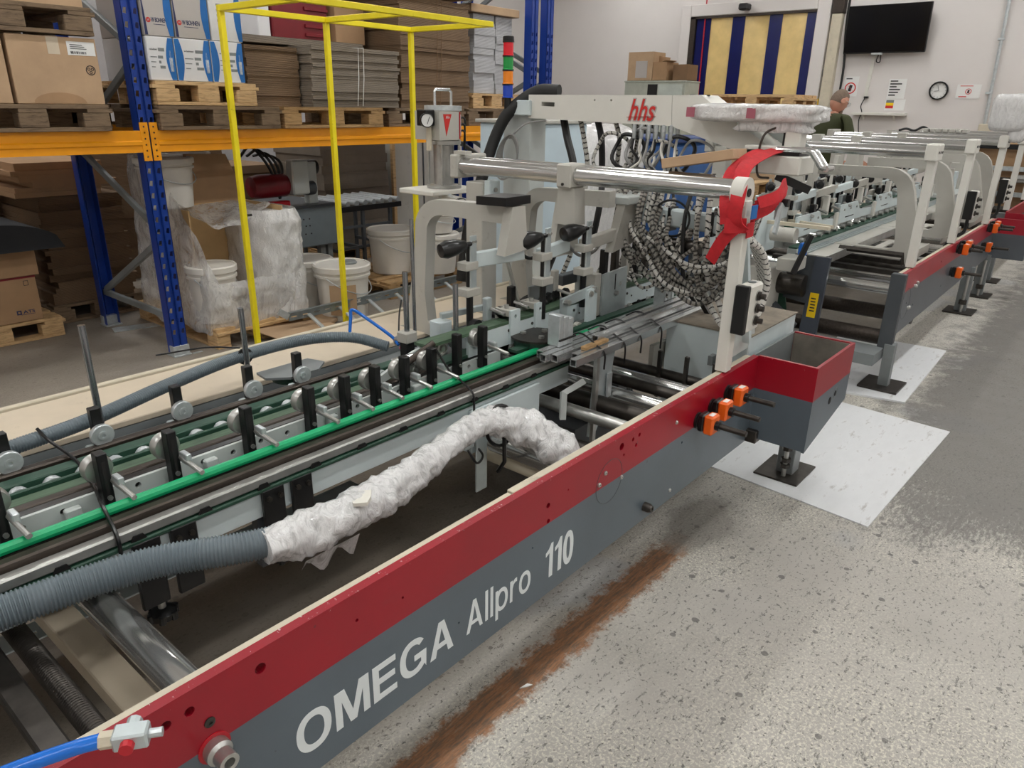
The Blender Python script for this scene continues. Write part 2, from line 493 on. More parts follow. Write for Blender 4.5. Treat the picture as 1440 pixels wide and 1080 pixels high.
def mat_cable(name, a=(196, 194, 186), b=(38, 38, 38), sc=38.0, th=0.5):
    """cable with spiral wrap: dark and light turns along its length"""
    s = NT(name)
    sep = s.n('SeparateXYZ'); s.l(s.co.outputs['UV'], sep.inputs[0])
    u = s.math('ADD', s.math('MULTIPLY', sep.outputs[0], sc), s.math('MULTIPLY', s.math('PINGPONG', sep.outputs[1], 0.5), 0.5))
    u = s.math('ADD', u, s.math('MULTIPLY', s.noise(14, 3), 1.8))
    fr = s.math('FRACT', u)
    band = s.math('GREATER_THAN', fr, th)
    col = s.mix(band, lin(a), lin(b))
    s.base(col); s.set(Roughness=0.55)
    s.bump(band, 0.4, 0.006)
    return s.m

def mat_emit(name, rgb, strength):
    s = NT(name); s.base(lin((240, 240, 240)))
    s.b.inputs['Emission Color'].default_value = lin(rgb); s.b.inputs['Emission Strength'].default_value = strength
    return s.m

def mat_clear(name, rgb, trans=0.7, rough=0.1):
    s = NT(name); s.base(lin(rgb)); s.set(Roughness=rough); s.b.inputs['Transmission Weight'].default_value = trans; s.b.inputs['IOR'].default_value = 1.3
    return s.m

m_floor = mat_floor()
m_wall = M('white_wall_paint', (222, 217, 214), 0.75, var=0.02, vscale=0.8, bump=0.03, bscale=25)
m_ceil = M('ceiling_paint', (228, 228, 226), 0.85, var=0.02)
m_red_grey = mat_two_tone('red_and_grey_paint', 0.605)
m_red_grey2 = mat_two_tone('red_and_grey_paint_hopper', 0.635, wear=0.7)
m_red_grey3 = mat_two_tone('red_and_grey_paint_far', 0.605, red=(172, 34, 52), grey=(92, 98, 104))
m_cream = M('cream_paint', (206, 197, 176), 0.5, dirt=(120, 108, 90), dirt_amt=0.5, dlo=0.60, dscale=14)
m_beige = M('beige_sheet_metal', (208, 194, 172), 0.45, var=0.03, dirt=(140, 126, 106), dirt_amt=0.4, dlo=0.62)
m_lgrey = M('light_grey_machine_paint', (196, 202, 200), 0.42, var=0.03, dirt=(88, 86, 80), dirt_amt=0.75, dlo=0.66, dscale=24)
m_wgrey = M('warm_grey_machine_paint', (186, 184, 176), 0.45, var=0.03, dirt=(120, 114, 104), dirt_amt=0.5, dlo=0.60, dscale=7)
m_bluish = M('bluish_white_machine_paint', (208, 220, 222), 0.4, var=0.03, dirt=(70, 72, 70), dirt_amt=0.8, dlo=0.69, dscale=34)
m_offwhite = M('off_white_enamel', (222, 220, 212), 0.38, var=0.02)
m_mgrey = M('mid_grey_paint', (126, 131, 132), 0.45, var=0.05, dirt=(70, 66, 60), dirt_amt=0.5, dlo=0.62)
m_dgrey = M('dark_grey_paint', (74, 78, 82), 0.42, var=0.05)
m_chrome = M('polished_chrome_bar', (208, 208, 206), 0.17, 0.85, var=0.06, vscale=3, stretch=(20, 1, 20))
m_steel = M('bare_steel', (186, 186, 182), 0.3, 0.75, var=0.10, vscale=12, bump=0.05)
m_galv = M('galvanised_steel', (196, 202, 204), 0.34, 0.45, var=0.08, vscale=30)
m_zinc = M('zinc_plated_plate', (190, 200, 202), 0.34, 0.4, var=0.06, vscale=14, dirt=(90, 92, 92), dirt_amt=0.6, dlo=0.68, dscale=40)
m_alu = M('aluminium_profile', (206, 208, 208), 0.25, 0.8, var=0.05, vscale=20)
m_dsteel = M('oiled_dark_steel', (74, 70, 66), 0.4, 0.8, var=0.15, vscale=18)
m_brownrail = M('dark_bronze_rail', (72, 64, 58), 0.42, 0.6, var=0.18, vscale=16, stretch=(1, 6, 6))
m_black = M('black_oxide_steel', (30, 30, 31), 0.38, 0.3, var=0.12)
m_bplast = M('black_plastic', (20, 20, 21), 0.3, var=0.05)
m_rubber = M('black_rubber', (28, 28, 28), 0.6, var=0.05)
m_belt = M('dark_green_belt', (38, 74, 58), 0.5, var=0.16, vscale=22, stretch=(1, 5, 5), dirt=(90, 104, 88), dirt_amt=0.5, dlo=0.6)
m_belt2 = M('worn_green_belt', (74, 98, 76), 0.55, var=0.18, vscale=14, stretch=(1, 6, 6))
m_green = M('bright_green_slide_profile', (22, 172, 112), 0.35, var=0.05)
m_orange = M('orange_plastic', (240, 104, 26), 0.35, var=0.03)
m_rackblue = M('blue_rack_paint', (20, 58, 146), 0.3, var=0.05, vscale=3)
m_rackorange = M('orange_rack_paint', (244, 160, 18), 0.35, var=0.03)
m_yellow = M('yellow_frame_paint', (250, 230, 30), 0.42, var=0.03, dirt=(130, 116, 40), dirt_amt=0.7, dlo=0.63, dscale=26)
m_ylabel = M('yellow_label', (246, 206, 20), 0.5, var=0.02)
m_hose = M('grey_corrugated_hose', (104, 116, 123), 0.35, var=0.06)
m_hosedark = M('dark_corrugated_hose', (52, 50, 48), 0.5, var=0.06)
m_wrap = mat_wrap('crumpled_film', (255, 255, 255), 0.86, 26.0, 0.5, 0.10)
m_wrap2 = mat_wrap('stretch_film', (252, 251, 250), 0.44, 12.0, 0.5, 0.10)
m_wrapw = mat_wrap('white_film', (246, 245, 244), 1.0, 30.0, 0.5, 0.2)
m_card = mat_card('brown_cardboard')
m_cardl = mat_card('light_cardboard', (190, 160, 128))
m_cardd = mat_card('dark_cardboard', (134, 104, 76))
m_cardgrey = mat_card('greyed_cardboard_bundle', (150, 138, 124), True)
m_cardbrown = mat_card('brown_cardboard_bundle', (138, 112, 86), True)
m_cardwhite = mat_card('white_board_bundle', (214, 214, 216), True)
m_wood = mat_wood('pallet_wood')
m_woodd = mat_wood('weathered_pallet_wood', (122, 102, 80), (70, 56, 42))
m_woodl = mat_wood('fresh_pallet_wood', (206, 172, 126), (150, 116, 78))
m_pail = M('white_pail_plastic', (226, 222, 214), 0.38, var=0.03, dirt=(150, 140, 126), dirt_amt=0.4, dlo=0.64, dscale=14)
m_cable = mat_cable('spiral_wrapped_cable', (186, 184, 176), (52, 50, 48), 40, 0.70)
m_cableb = mat_cable('white_ringed_conduit', (214, 212, 206), (44, 43, 42), 36, 0.80)
m_cable3 = mat_cable('dark_spiral_cable', (142, 139, 131), (52, 50, 48), 44, 0.60)
m_cable2 = mat_cable('braided_grey_cable', (160, 156, 148), (74, 70, 66), 60, 0.55)
m_bcable = M('black_cable', (24, 24, 25), 0.45)
m_gcable = M('grey_cable', (150, 150, 148), 0.45)
m_wcable = M('white_cable', (214, 212, 204), 0.45)
m_strap = M('red_lashing_strap', (196, 30, 40), 0.7, var=0.08, vscale=40, bump=0.2, bscale=300)
m_bluehose = M('blue_air_hose', (26, 112, 214), 0.25, var=0.03)
m_redplast = M('red_plastic', (190, 24, 40), 0.35)
m_darkred = M('dark_red_enamel', (120, 22, 34), 0.35)
m_white = M('white_lettering', (226, 232, 234), 0.5, var=0.01)
m_ink = M('black_print', (36, 36, 40), 0.6, var=0.0)
m_blueink = M('blue_print', (24, 104, 178), 0.5, var=0.02)
m_navyink = M('navy_print', (34, 44, 88), 0.5, var=0.0)
m_redink = M('red_print', (206, 48, 42), 0.5, var=0.0)
m_paper = M('white_paper', (232, 232, 230), 0.7, var=0.01)
m_board = M('white_laminated_sheet', (226, 228, 230), 0.42, var=0.02, dirt=(140, 130, 120), dirt_amt=0.6, dlo=0.57, dscale=6, stretch=(1, 3.2, 1))
m_navy = M('navy_curtain_strip', (20, 28, 92), 0.22, var=0.05)
m_amber = M('amber_curtain_panel', (238, 208, 142), 0.22, var=0.06, vscale=4, bump=0.2, bscale=9)
m_screen = M('black_screen', (7, 7, 8), 0.16, var=0.0)
m_skin = M('skin', (206, 150, 126), 0.55, var=0.03)
m_olive = M('olive_cotton', (58, 62, 34), 0.85, var=0.08, bump=0.1, bscale=60)
m_hair = M('cropped_grey_hair', (122, 104, 90), 0.8, var=0.12, vscale=60, bump=0.3, bscale=200)
m_trouser = M('dark_work_trousers', (44, 46, 52), 0.85)
m_hosewrap_fill = M('white_foam', (228, 226, 216), 0.7)
m_gpanel = M('grey_green_filing_paint', (178, 182, 170), 0.5)
m_rod = M('polished_guide_rod', (150, 153, 158), 0.2, 0.9, var=0.04)
m_hole = M('dark_bore', (26, 24, 24), 0.7)

# ================================================================ the room
XW, YL, XB, YR, ZC = 13.0, 10.6, -4.5, -5.5, 4.7
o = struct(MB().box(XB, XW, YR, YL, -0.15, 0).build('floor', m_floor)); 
struct(MB().box(XW, XW + 0.25, YR, YL, 0, ZC).build('wall_far', m_wall))
struct(MB().box(XB, XW, YL, YL + 0.25, 0, ZC).build('wall_left', m_wall))
struct(MB().box(XB, XW, YR - 0.25, YR, 0, ZC).build('wall_right', m_wall))
struct(MB().box(XB - 0.25, XB, YR, YL, 0, ZC).build('wall_back', m_wall))
struct(MB().box(XB, XW, YR, YL, ZC, ZC + 0.2).build('ceiling', m_ceil))
struct(MB().box(XB, 7.2, 8.3, 8.42, 0, ZC).build('wall_rear', M('grey_partition', (176, 174, 176), .8, var=.03)))
struct(MB().box(XW - 0.05, XW, YR, YL, 3.62, 3.95).build('trim_1', m_wall))
m_lamp = mat_emit('lamp_diffuser', (252, 252, 250), LAMP_STRENGTH)
k = 0
for yy in (-3.2, 0.2, 3.6, 7.6):
    for xx in (-2.2, 1.2, 4.6, 8.0, 11.4):
        t = thing('ceiling_lamp', 'long white batten lamp fixed under the hall ceiling', 'lamp', (xx, yy, ZC), 'ceiling battens')
        MB().box(xx - .8, xx + .8, yy - .11, yy + .11, ZC - .06, ZC, .01).build('housing', m_offwhite, t)
        MB().box(xx - .78, xx + .78, yy - .10, yy + .10, ZC - .085, ZC - .061).build('diffuser', m_lamp, t)

# doorway with curtain panels in the far wall
d = thing('door_1', 'wide doorway with navy curtain strips and amber panels in far wall', 'door', (XW, 5.72, 0)); struct(d); del d['category']; del d['label']
xf = XW
MB().box(xf - .10, xf, 6.80, 6.98, 0, 3.32, .01).build('door_frame', m_wall, d)
MB().box(xf - .10, xf, 4.40, 4.61, 0, 3.32, .01).build('door_frame', m_wall, d)
MB().box(xf - .10, xf, 4.612, 6.798, 3.132, 3.32, .01).build('lintel', m_wall, d)
MB().box(xf - .09, xf - .01, 6.70, 6.80, 0, 3.13).build('guide_rail', m_brownrail, d)
MB().box(xf - .09, xf - .01, 4.61, 6.80, 3.095, 3.13).build('guide_rail', m_brownrail, d)
for y0, y1 in ((6.43, 6.69), (5.81, 6.03), (5.17, 5.385), (4.615, 4.77)):
    MB().box(xf - .05, xf - .02, y0, y1, 0.01, 3.10).build('curtain_strip', m_navy, d, label='navy blue curtain strip')
for y0, y1 in ((6.03, 6.43), (5.385, 5.81), (4.77, 5.17)):
    MB().grid(lambda u, v: (xf - .035 - 0.012 * math.sin(9 * v + 5 * y0) * math.sin(PI * u), y0 + (y1 - y0) * u, 0.01 + 3.09 * v), 6, 24).build('curtain_panel', m_amber, d, label='amber translucent curtain panel')
t = thing('door_sensor', 'small black sensor box mounted above the curtained doorway', 'sensor', (xf - .1, 5.77, 3.17))
MB().box(xf - .30, xf - .12, 5.69, 5.85, 3.17, 3.27, .02).build('casing', m_bplast, t)
MB().cyl((xf - .15, 5.77, 3.22), (xf - .09, 5.77, 3.22), .03).build('bracket', m_black, t)
tag(MB().tube([(xf - .06, 6.55, 4.6), (xf - .06, 6.54, 3.2), (xf - .07, 6.52, 1.3)], .012).build('pull_cord', m_redplast), 'thin red pull cord hanging beside the curtained doorway', 'cord')

# wall pipe, conduits and trim on the far wall
t = thing('wall_conduit', 'thin grey conduit running down far wall to a socket', 'conduit', (xf, 2.0, 1.3))
MB().tube([(xf - .03, 2.09, 4.6), (xf - .03, 2.03, 3.1), (xf - .03, 1.985, 1.5)], .022).build('pipe', m_galv, t)
MB().box(xf - .06, xf, 1.90, 2.05, 1.36, 1.50, .01).build('socket', m_cream, t)
for z in (2.6, 1.9): MB().box(xf - .06, xf, 1.98, 2.06, z, z + .03, .005).build('clip', m_galv, t)
t = thing('corner_duct', 'tall beige cable duct on far wall between doorway and television', 'duct', (xf, 4.25, 0))
MB().box(xf - .13, xf - .001, 4.20, 4.36, 0.02, 3.05, .01).build('duct_cover', m_cream, t)
MB().box(xf - .14, xf - .001, 4.19, 4.37, 3.05, 4.5, .01).build('upper_cover', m_brownrail, t)
MB().tube(smooth_path([(xf - .04, 4.13, 4.4), (xf - .04, 4.15, 3.0), (xf - .04, 4.08, 2.2), (xf - .04, 4.12, 1.2)]), .018).build('cable', m_bcable, t)
tag(MB().box(xf - .04, xf, 4.35, 4.49, 2.15, 2.26, .006).build('switch_box', m_mgrey), 'small grey switch box above the yellow emergency stop', 'switch').data.materials.append(m_paper)
t = thing('emergency_stop', 'yellow emergency stop box on the far wall', 'switch', (xf, 4.42, 1.69))
MB().box(xf - .06, xf, 4.36, 4.50, 1.68, 1.82, .01).build('box', m_ylabel, t)
MB().cyl((xf - .06, 4.43, 1.75), (xf - .10, 4.43, 1.75), .03).build('button', m_bplast, t)

# television
t = thing('television', 'large black flat television mounted high on far wall', 'television', (xf, 3.52, 2.46))
rot = ry(-0.10)
MB().obox((xf - .14, 3.52, 2.80), (.05, 1.16, .665), rot, .008).build('casing', m_bplast, t)
MB().obox((xf - .1675, 3.52, 2.805), (.004, 1.135, .635), rot).build('screen', m_screen, t)
MB().box(xf - .125, xf - .003, 3.35, 3.7, 2.65, 2.9).build('wall_bracket', m_black, t)
MB().obox((xf - .135, 3.60, 2.46), (.03, .16, .03), rot, .005).build('logo_bar', m_galv, t)
MB().tube(smooth_path([(xf - .09, 3.58, 2.46), (xf - .08, 3.60, 2.36), (xf - .08, 3.55, 2.35), (xf - .08, 3.55, 2.45)]), .008).build('cable_loop', m_bcable, t)
t = thing('cable_channel', 'white cable channel from the television down to a dangling black cable', 'channel', (xf, 3.65, 1.3))
MB().bar((xf - .015, 3.66, 2.44), (xf - .015, 3.69, 1.86), .05, .03).build('channel', m_offwhite, t)
MB().box(xf - .05, xf, 3.64, 3.70, 1.83, 1.86).build('plug', m_bplast, t)
MB().tube(smooth_path([(xf - .03, 3.68, 1.85), (xf - .05, 3.72, 1.72), (xf - .05, 3.69, 1.62), (xf - .10, 3.70, 1.5), (xf - .1, 3.66, 1.25)]), .008).build('cable', m_bcable, t)
t = thing('wall_shelf', 'narrow white shelf on far wall under the notices', 'shelf', (xf, 3.43, 1.57))
MB().box(xf - .14, xf, 3.04, 3.82, 1.585, 1.625, .004).build('board', m_offwhite, t)
for y in (3.2, 3.65): MB().prism([(xf, 1.585), (xf - .1, 1.585), (xf, 1.51)], 'y', y, y + .02).build('bracket', m_offwhite, t)

# clock
t = thing('wall_clock', 'round wall clock with black rim on far wall', 'clock', (xf, 2.67, 1.82))
cy_, cz_ = 2.67, 1.945
MB().lathe([(.128, 0), (.128, .045), (.108, .045), (.108, .02)], (xf, cy_, cz_), (-1, 0, 0), 32).build('rim', m_bplast, t)
f = MB().cyl((xf - .002, cy_, cz_), (xf - .022, cy_, cz_), .11, 32).build('face', m_paper, t)
for i in range(12):
    a = PI / 6 * i
    MB().bar((xf - .024, cy_ + .082 * math.sin(a), cz_ + .082 * math.cos(a)), (xf - .024, cy_ + .1 * math.sin(a), cz_ + .1 * math.cos(a)), .003, .008, up=(1, 0, 0)).build('hour_mark', m_ink, f)
def hand(a, L, w_): MB().bar((xf - .028, cy_, cz_), (xf - .028, cy_ - L * math.sin(a), cz_ + L * math.cos(a)), .003, w_, up=(1, 0, 0)).build('hand', m_ink, t)
hand(math.radians(-98), .06, .010); hand(math.radians(-18), .085, .008)

# notices
def notice(y0, y1, z0, z1, name, label, parts):
    t = thing(name, label, 'sign', (xf, (y0 + y1) / 2, z0))
    sh = MB().box(xf - .006, xf, y0, y1, z0, z1).build('sheet', m_paper, t)
    for fn in parts: fn(t, sh)
    return t
def ring_bar(y, z, r):
    def f(t, sh):
        MB().prism(circ(y, z, r, 20), 'x', xf - .008, xf - .006, [circ(y, z, r * .8, 20)]).build('prohibition_ring', m_redink, t)
        MB().bar((xf - .0085, y + r * .6, z + r * .6), (xf - .0085, y - r * .6, z - r * .6), .002, r * .18, up=(1, 0, 0)).build('prohibition_bar', m_redink, t)
        MB().obox((xf - .0075, y, z), (.002, r * .55, r * 1.1), rx(0.2), .0).build('pictogram', m_ink, t)
    return f
def lines(y0, y1, z0, z1, n, mat, w_=.6):
    def f(t, sh):
        b = MB()
        for i in range(n):
            z = z1 - (z1 - z0) * (i + .5) / n
            b.box(xf - .008, xf - .006, y1 - (y1 - y0) * random.uniform(w_ * .7, 1.0), y1, z - (z1 - z0) / n * .22, z + (z1 - z0) / n * .22)
        b.build('text_lines', mat, t)
    return f
notice(3.83, 4.05, 1.86, 2.15, 'notice_sheet', 'white notice with a crossed out telephone beside the cable duct', [ring_bar(3.94, 1.98, .085), lines(3.87, 4.02, 2.10, 2.135, 1, m_ink)])
notice(3.13, 3.38, 1.83, 2.11, 'notice_sheet', 'white printed notice with black text lines above the wall shelf', [lines(3.15, 3.36, 1.86, 2.10, 6, m_ink)])
def flag(t, sh):
    for i, mm in enumerate((m_mgrey, m_ylabel, m_redink)): MB().box(xf - .008, xf - .006, 3.26, 3.37, 1.69 + .04 * (2 - i) - (0 if i else 0), 1.73 + .04 * (2 - i)).build('colour_bar', mm, t)
notice(3.10, 3.38, 1.66, 1.82, 'notice_sheet', 'white sheet with grey, yellow and red bars above the wall shelf', [flag])
notice(2.13, 2.44, 1.84, 2.03, 'notice_sheet', 'white landscape notice with small red prohibition ring beside the clock', [ring_bar(2.285, 1.935, .04), lines(2.17, 2.40, 2.0, 2.02, 1, m_redink), lines(2.17, 2.40, 1.85, 1.88, 1, m_redink)])
# ================================================================ pallet rack
RY0, RY1 = 4.77, 5.89
rack = thing('pallet_rack', 'blue pallet rack with orange beams behind the machine', 'rack', (4.0, 5.3, 0))
def rack_post(x, y, face, h=3.6, slots=True):
    """C-profile upright with two rows of keyhole slots in its front"""
    w_, dp = .10, .085
    hs = []
    if slots:
        for z in [0.16 + .075 * i for i in range(int((min(h, 2.4) - .2) / .075))]:
            for dx in (.020, .080):
                hs.append([(x + dx - .012, z), (x + dx + .008, z - .005), (x + dx + .012, z + .029), (x + dx - .005, z + .029)])
    b = MB()
    yf = y
    b.prism([(x, 0.01), (x + .042, 0.01), (x + .042, h), (x, h)], 'y', yf, yf + .004 * face, [q for q in hs if q[0][0] < x + .05])
    b.prism([(x + .058, 0.01), (x + .10, 0.01), (x + .10, h), (x + .058, h)], 'y', yf, yf + .004 * face, [q for q in hs if q[0][0] > x + .05])
    b.box(x + .040, x + .060, yf + .012 * face, yf + .016 * face, .01, h)
    b.box(x + .040, x + .044, yf, yf + .014 * face, .01, h); b.box(x + .056, x + .060, yf, yf + .014 * face, .01, h)
    b.box(x, x + .004, yf, yf + dp * face, .01, h); b.box(x + .096, x + .10, yf, yf + dp * face, .01, h)
    p = b.build('upright', m_rackblue, rack, smooth=False)
    MB().box(x - .01, x + .11, yf - .02 * face, yf + .10 * face, 0, .012, .002).build('foot_plate', m_galv, p)
    MB().box(x - .006, x + .106, yf - .006 * face, yf + .05 * face, .012, .075, .002).build('foot_bracket', m_galv, p)
    return p
for fx in (2.14, 5.93, 6.17):
    rack_post(fx, RY0, 1); rack_post(fx, RY1 + .03, -1, slots=False)
    for (ya, za), (yb, zb) in (((RY1 - .03, .28), (RY0 + .06, .78)), ((RY0 + .06, .85), (RY1 - .03, 1.30)), ((RY1 - .03, 1.38), (RY0 + .06, 1.86)), ((RY0 + .06, 1.94), (RY1 - .03, 2.42)), ((RY1 - .03, 2.5), (RY0 + .06, 3.0))):
        MB().bar((fx + .05, ya, za), (fx + .05, yb, zb), .03, .045, .004).build('diagonal_brace', m_mgrey, rack)
    MB().bar((fx + .05, RY0 + .05, .26), (fx + .05, RY1, .26), .03, .045, .004).build('horizontal_brace', m_mgrey, rack)
def rack_beam(x0, x1, y, s):
    pr = [(0, 1.335), (-.012 * s, 1.335), (-.012 * s, 1.372), (-.02 * s, 1.380), (-.02 * s, 1.398), (-.012 * s, 1.406), (-.012 * s, 1.462), (.03 * s, 1.462), (.03 * s, 1.335)]
    bm = MB().prism([(y + a, z) for a, z in pr], 'x', x0, x1).build('beam', m_rackorange, rack)
    for xe in (x0, x1):
        sgn = 1 if xe == x0 else -1
        hs = [circ(xe + (-.052) * sgn + 0 * sgn, z, .006, 6) for z in (1.31, 1.345, 1.38, 1.415, 1.45, 1.485)]
        xa, xb = (xe - .045, xe + .004) if sgn > 0 else (xe - .004, xe + .045)
        hs = [circ((xa + xb) / 2, z, .006, 6) for z in (1.31, 1.345, 1.38, 1.415, 1.45, 1.485)]
        MB().prism([(xa, 1.285), (xb, 1.285), (xb, 1.51), (xa, 1.51)], 'y', y - .016 * s, y - .011 * s, hs).build('beam_hook', m_rackorange, bm)
for (x0, x1) in ((-1.5, 2.14), (2.24, 5.93)):
    rack_beam(x0, x1, RY0, 1); rack_beam(x0, x1, RY1 + .03, -1)
MB().box(2.26, 2.33, RY0 - .02, RY0 + .0, .0, .004).build('floor_plate', m_galv, rack)

# ================================================================ pallets
def pallet(x0, x1, y0, y1, z0, mat, label, group=None, h=.144, rot=0.0, along='y', name='pallet'):
    t = thing(name, label, 'pallet', ((x0 + x1) / 2, (y0 + y1) / 2, z0), group)
    W_, D_ = x1 - x0, y1 - y0
    k = h / .144
    xs = [x0 + (W_ - .10) * i / 4 for i in range(5)]
    ys = [y0 + (D_ - .10) * i / 4 for i in range(5)]
    for q in (0, .5, 1):
        xc = x0 + .05 + (W_ - .10) * q
        yc = y0 + .05 + (D_ - .10) * q
        if along == 'y':   # bottom skids run along y
            MB().box(xc - .05, xc + .05, y0, y1, z0 + .001, z0 + .022 * k, .002).build('bottom_board', mat, t)
            MB().box(x0, x1, yc - .07, yc + .07, z0 + .100 * k, z0 + .122 * k, .002).build('cross_board', mat, t)
        else:
            MB().box(x0, x1, yc - .05, yc + .05, z0 + .001, z0 + .022 * k, .002).build('bottom_board', mat, t)
            MB().box(xc - .07, xc + .07, y0, y1, z0 + .100 * k, z0 + .122 * k, .002).build('cross_board', mat, t)
        for q2 in (0, .5, 1):
            xb = x0 + .0725 + (W_ - .145) * q; yb = y0 + .0725 + (D_ - .145) * q2
            sx = .05 if along == 'y' else .0725; sy = .0725 if along == 'y' else .05
            xb = x0 + sx + (W_ - 2 * sx) * q; yb = y0 + sy + (D_ - 2 * sy) * q2
            MB().box(xb - sx, xb + sx, yb - sy, yb + sy, z0 + .022 * k, z0 + .100 * k, .004).build('block', mat, t)
    n = 5
    for i in range(n):
        wv = .145 if i in (0, 2, 4) else .10
        if along == 'y':
            c = x0 + wv / 2 + (W_ - wv) * i / (n - 1)
            MB().box(c - wv / 2, c + wv / 2, y0, y1, z0 + .122 * k, z0 + .144 * k, .002).build('top_board', mat, t)
        else:
            c = y0 + wv / 2 + (D_ - wv) * i / (n - 1)
            MB().box(x0, x1, c - wv / 2, c + wv / 2, z0 + .122 * k, z0 + .144 * k, .002).build('top_board', mat, t)
    if rot: t.rotation_euler = (0, 0, rot)
    return t
ZR = 1.463
pallet(1.16, 1.96, 4.72, 5.92, ZR, m_woodd, 'weathered pallet under the two plain brown cartons on the rack', along='x')
pallet(1.13, 1.95, 4.72, 5.92, 1.966, m_woodd, 'weathered pallet stacked on top of the two plain brown cartons', along='x')
pallet(.30, 1.10, 4.72, 5.92, ZR, m_woodd, 'weathered pallet on the rack at the outer side of the carton pallet', along='x')
pallet(2.255, 3.10, 4.72, 5.92, ZR, m_woodd, 'dark weathered pallet under the fresh pallet of printed cartons', along='x')
pallet(2.26, 2.94, 4.73, 5.70, 1.609, m_woodl, 'fresh pale pallet directly under the white and blue cartons', h=.14, along='x')
pallet(3.14, 4.04, 4.73, 5.92, ZR, m_wood, 'brown pallet under the grey strapped board bundle', along='x')
pallet(4.14, 5.02, 4.78, 5.92, ZR, m_woodd, 'dark pallet under the tall wavy board stack', along='x')
pallet(5.08, 5.88, 4.78, 5.92, ZR, m_woodd, 'dark pallet below the fresh pallet of white board', along='x')
pallet(5.22, 5.88, 4.86, 5.80, 1.609, m_woodl, 'fresh pallet under the white board bundles by the far upright', h=.13, along='x')

# ================================================================ cartons
def carton(x0, x1, y0, y1, z0, z1, label, mat, group=None, tape=True, extra=None, name='carton'):
    t = thing(name, label, 'box', ((x0 + x1) / 2, (y0 + y1) / 2, z0), group)
    b = MB().box(x0, x1, y0, y1, z0, z1, .004).build('body', mat, t)
    ym = (y0 + y1) / 2; xm = (x0 + x1) / 2
    MB().box(x0 + .003, x1 - .003, ym - .002, ym + .002, z1, z1 + .0012).build('flap_seam', m_cardd, t)
    if tape:
        MB().box(xm - .03, xm + .03, y0 - .0012, y0, z1 - .09, z1 - .003).build('tape', m_beige, t)
        MB().box(xm - .03, xm + .03, y0, y1, z1, z1 + .0012).build('tape', m_beige, t)
    if extra: extra(t)
    return t
def lab_a(t):
    s_ = MB().box(1.80, 1.945, 4.738, 4.74, 1.865, 1.935).build('shipping_label', m_paper, t)
    b = MB()
    for i in range(14): b.box(1.815 + i * .006, 1.815 + i * .006 + random.choice((.002, .004)), 4.7365, 4.738, 1.872, 1.885)
    for i in range(3): b.box(1.815, 1.90 - .01 * i, 4.7365, 4.738, 1.897 + .010 * i, 1.900 + .010 * i)
    b.build('barcode', m_ink, s_)
    MB().prism(circ(1.905, 1.79, .026, 18), 'y', 4.7385, 4.74, [circ(1.905, 1.79, .022, 18)]).build('round_mark', m_ink, t)
    for k in range(3):
        a = k * 2 * PI / 3 + .5
        MB().prism(circ(1.905 + .011 * math.cos(a), 1.79 + .011 * math.sin(a), .008, 10), 'y', 4.7385, 4.74, [circ(1.905 + .011 * math.cos(a), 1.79 + .011 * math.sin(a), .005, 10)]).build('round_mark', m_ink, t)
    MB().prism([(1.585 + .27 * (0.5 - 0.5 * math.cos(PI * i / 12)) + 0, 1.615 + .055 * math.sin(PI * i / 12)) for i in range(13)], 'y', 4.739, 4.74).build('water_stain', m_card, t)
carton(1.505, 1.955, 4.74, 5.5, 1.608, 1.955, 'plain brown carton with white shipping label on the left rack bay', m_cardl, extra=lab_a)
carton(1.165, 1.485, 4.74, 5.5, 1.608, 1.945, 'plain brown carton without label on the left rack bay', m_cardl)
carton(1.17, 1.93, 4.76, 5.7, 2.11, 2.42, 'wide brown carton on the upper weathered pallet', m_cardl)
carton(.32, 1.06, 4.76, 5.7, 1.608, 2.0, 'large brown carton on the outer weathered pallet', m_card)

def bohnen_low(x0, x1, y, z0, z1, blue_left):
    def f(t):
        w_ = x1 - x0
        def arc(xa, sg):
            pts = [(xa, z0 + .004)] + [(xa + sg * (.028 + .022 * math.sin(PI * i / 10)), z0 + .004 + (z1 - z0 - .008) * i / 10) for i in range(11)] + [(xa, z1 - .004)]
            return pts
        MB().prism(arc(x1 - .002, -1), 'y', y - .0012, y).build('blue_band', m_blueink, t)
        if blue_left: MB().prism(arc(x0 + .002, 1), 'y', y - .0012, y).build('blue_band', m_blueink, t)
        MB().prism([(y + .002, z0 + .004)] + [(y + .06 + .07 * math.sin(PI * i / 10), z0 + .004 + (z1 - z0 - .008) * i / 10) for i in range(11)] + [(y + .002, z1 - .004)], 'x', x1, x1 + .0012).build('blue_band', m_blueink, t)
        xl = x0 + (.058 if blue_left else .014)
        text('w bohnen', (xl, y - .0005, z0 + .168), .02, t, m_ink, width=w_ * .27, height=.011)
        b = MB()
        b.box(xl + w_ * .32, xl + w_ * .55, y - .001, y, z0 + .163, z0 + .182)
        for i, (a, c) in enumerate(((.0, .24), (.0, .19), (.0, .14))): b.box(xl, xl + w_ * c, y - .001, y, z0 + .128 - .028 * i, z0 + .133 - .028 * i)
        for i, c in enumerate((.19, .08, .2)): b.box(xl + w_ * (.28 + .02 * i), xl + w_ * (.28 + .02 * i + c), y - .001, y, z0 + .123 - .028 * i, z0 + .139 - .028 * i)
        b.build('address_print', m_mgrey, t)
        text('w bohnen', (x1 - .034, y - .0018, z0 + .05), .02, t, m_white, width=.02, height=.12)
    return f
m_wcart = M('white_printed_carton', (222, 222, 224), 0.6, var=0.02)
m_gcart = M('greyish_printed_carton', (186, 180, 176), 0.6, var=0.02)
xs = [2.25, 2.42, 2.655, 2.885]
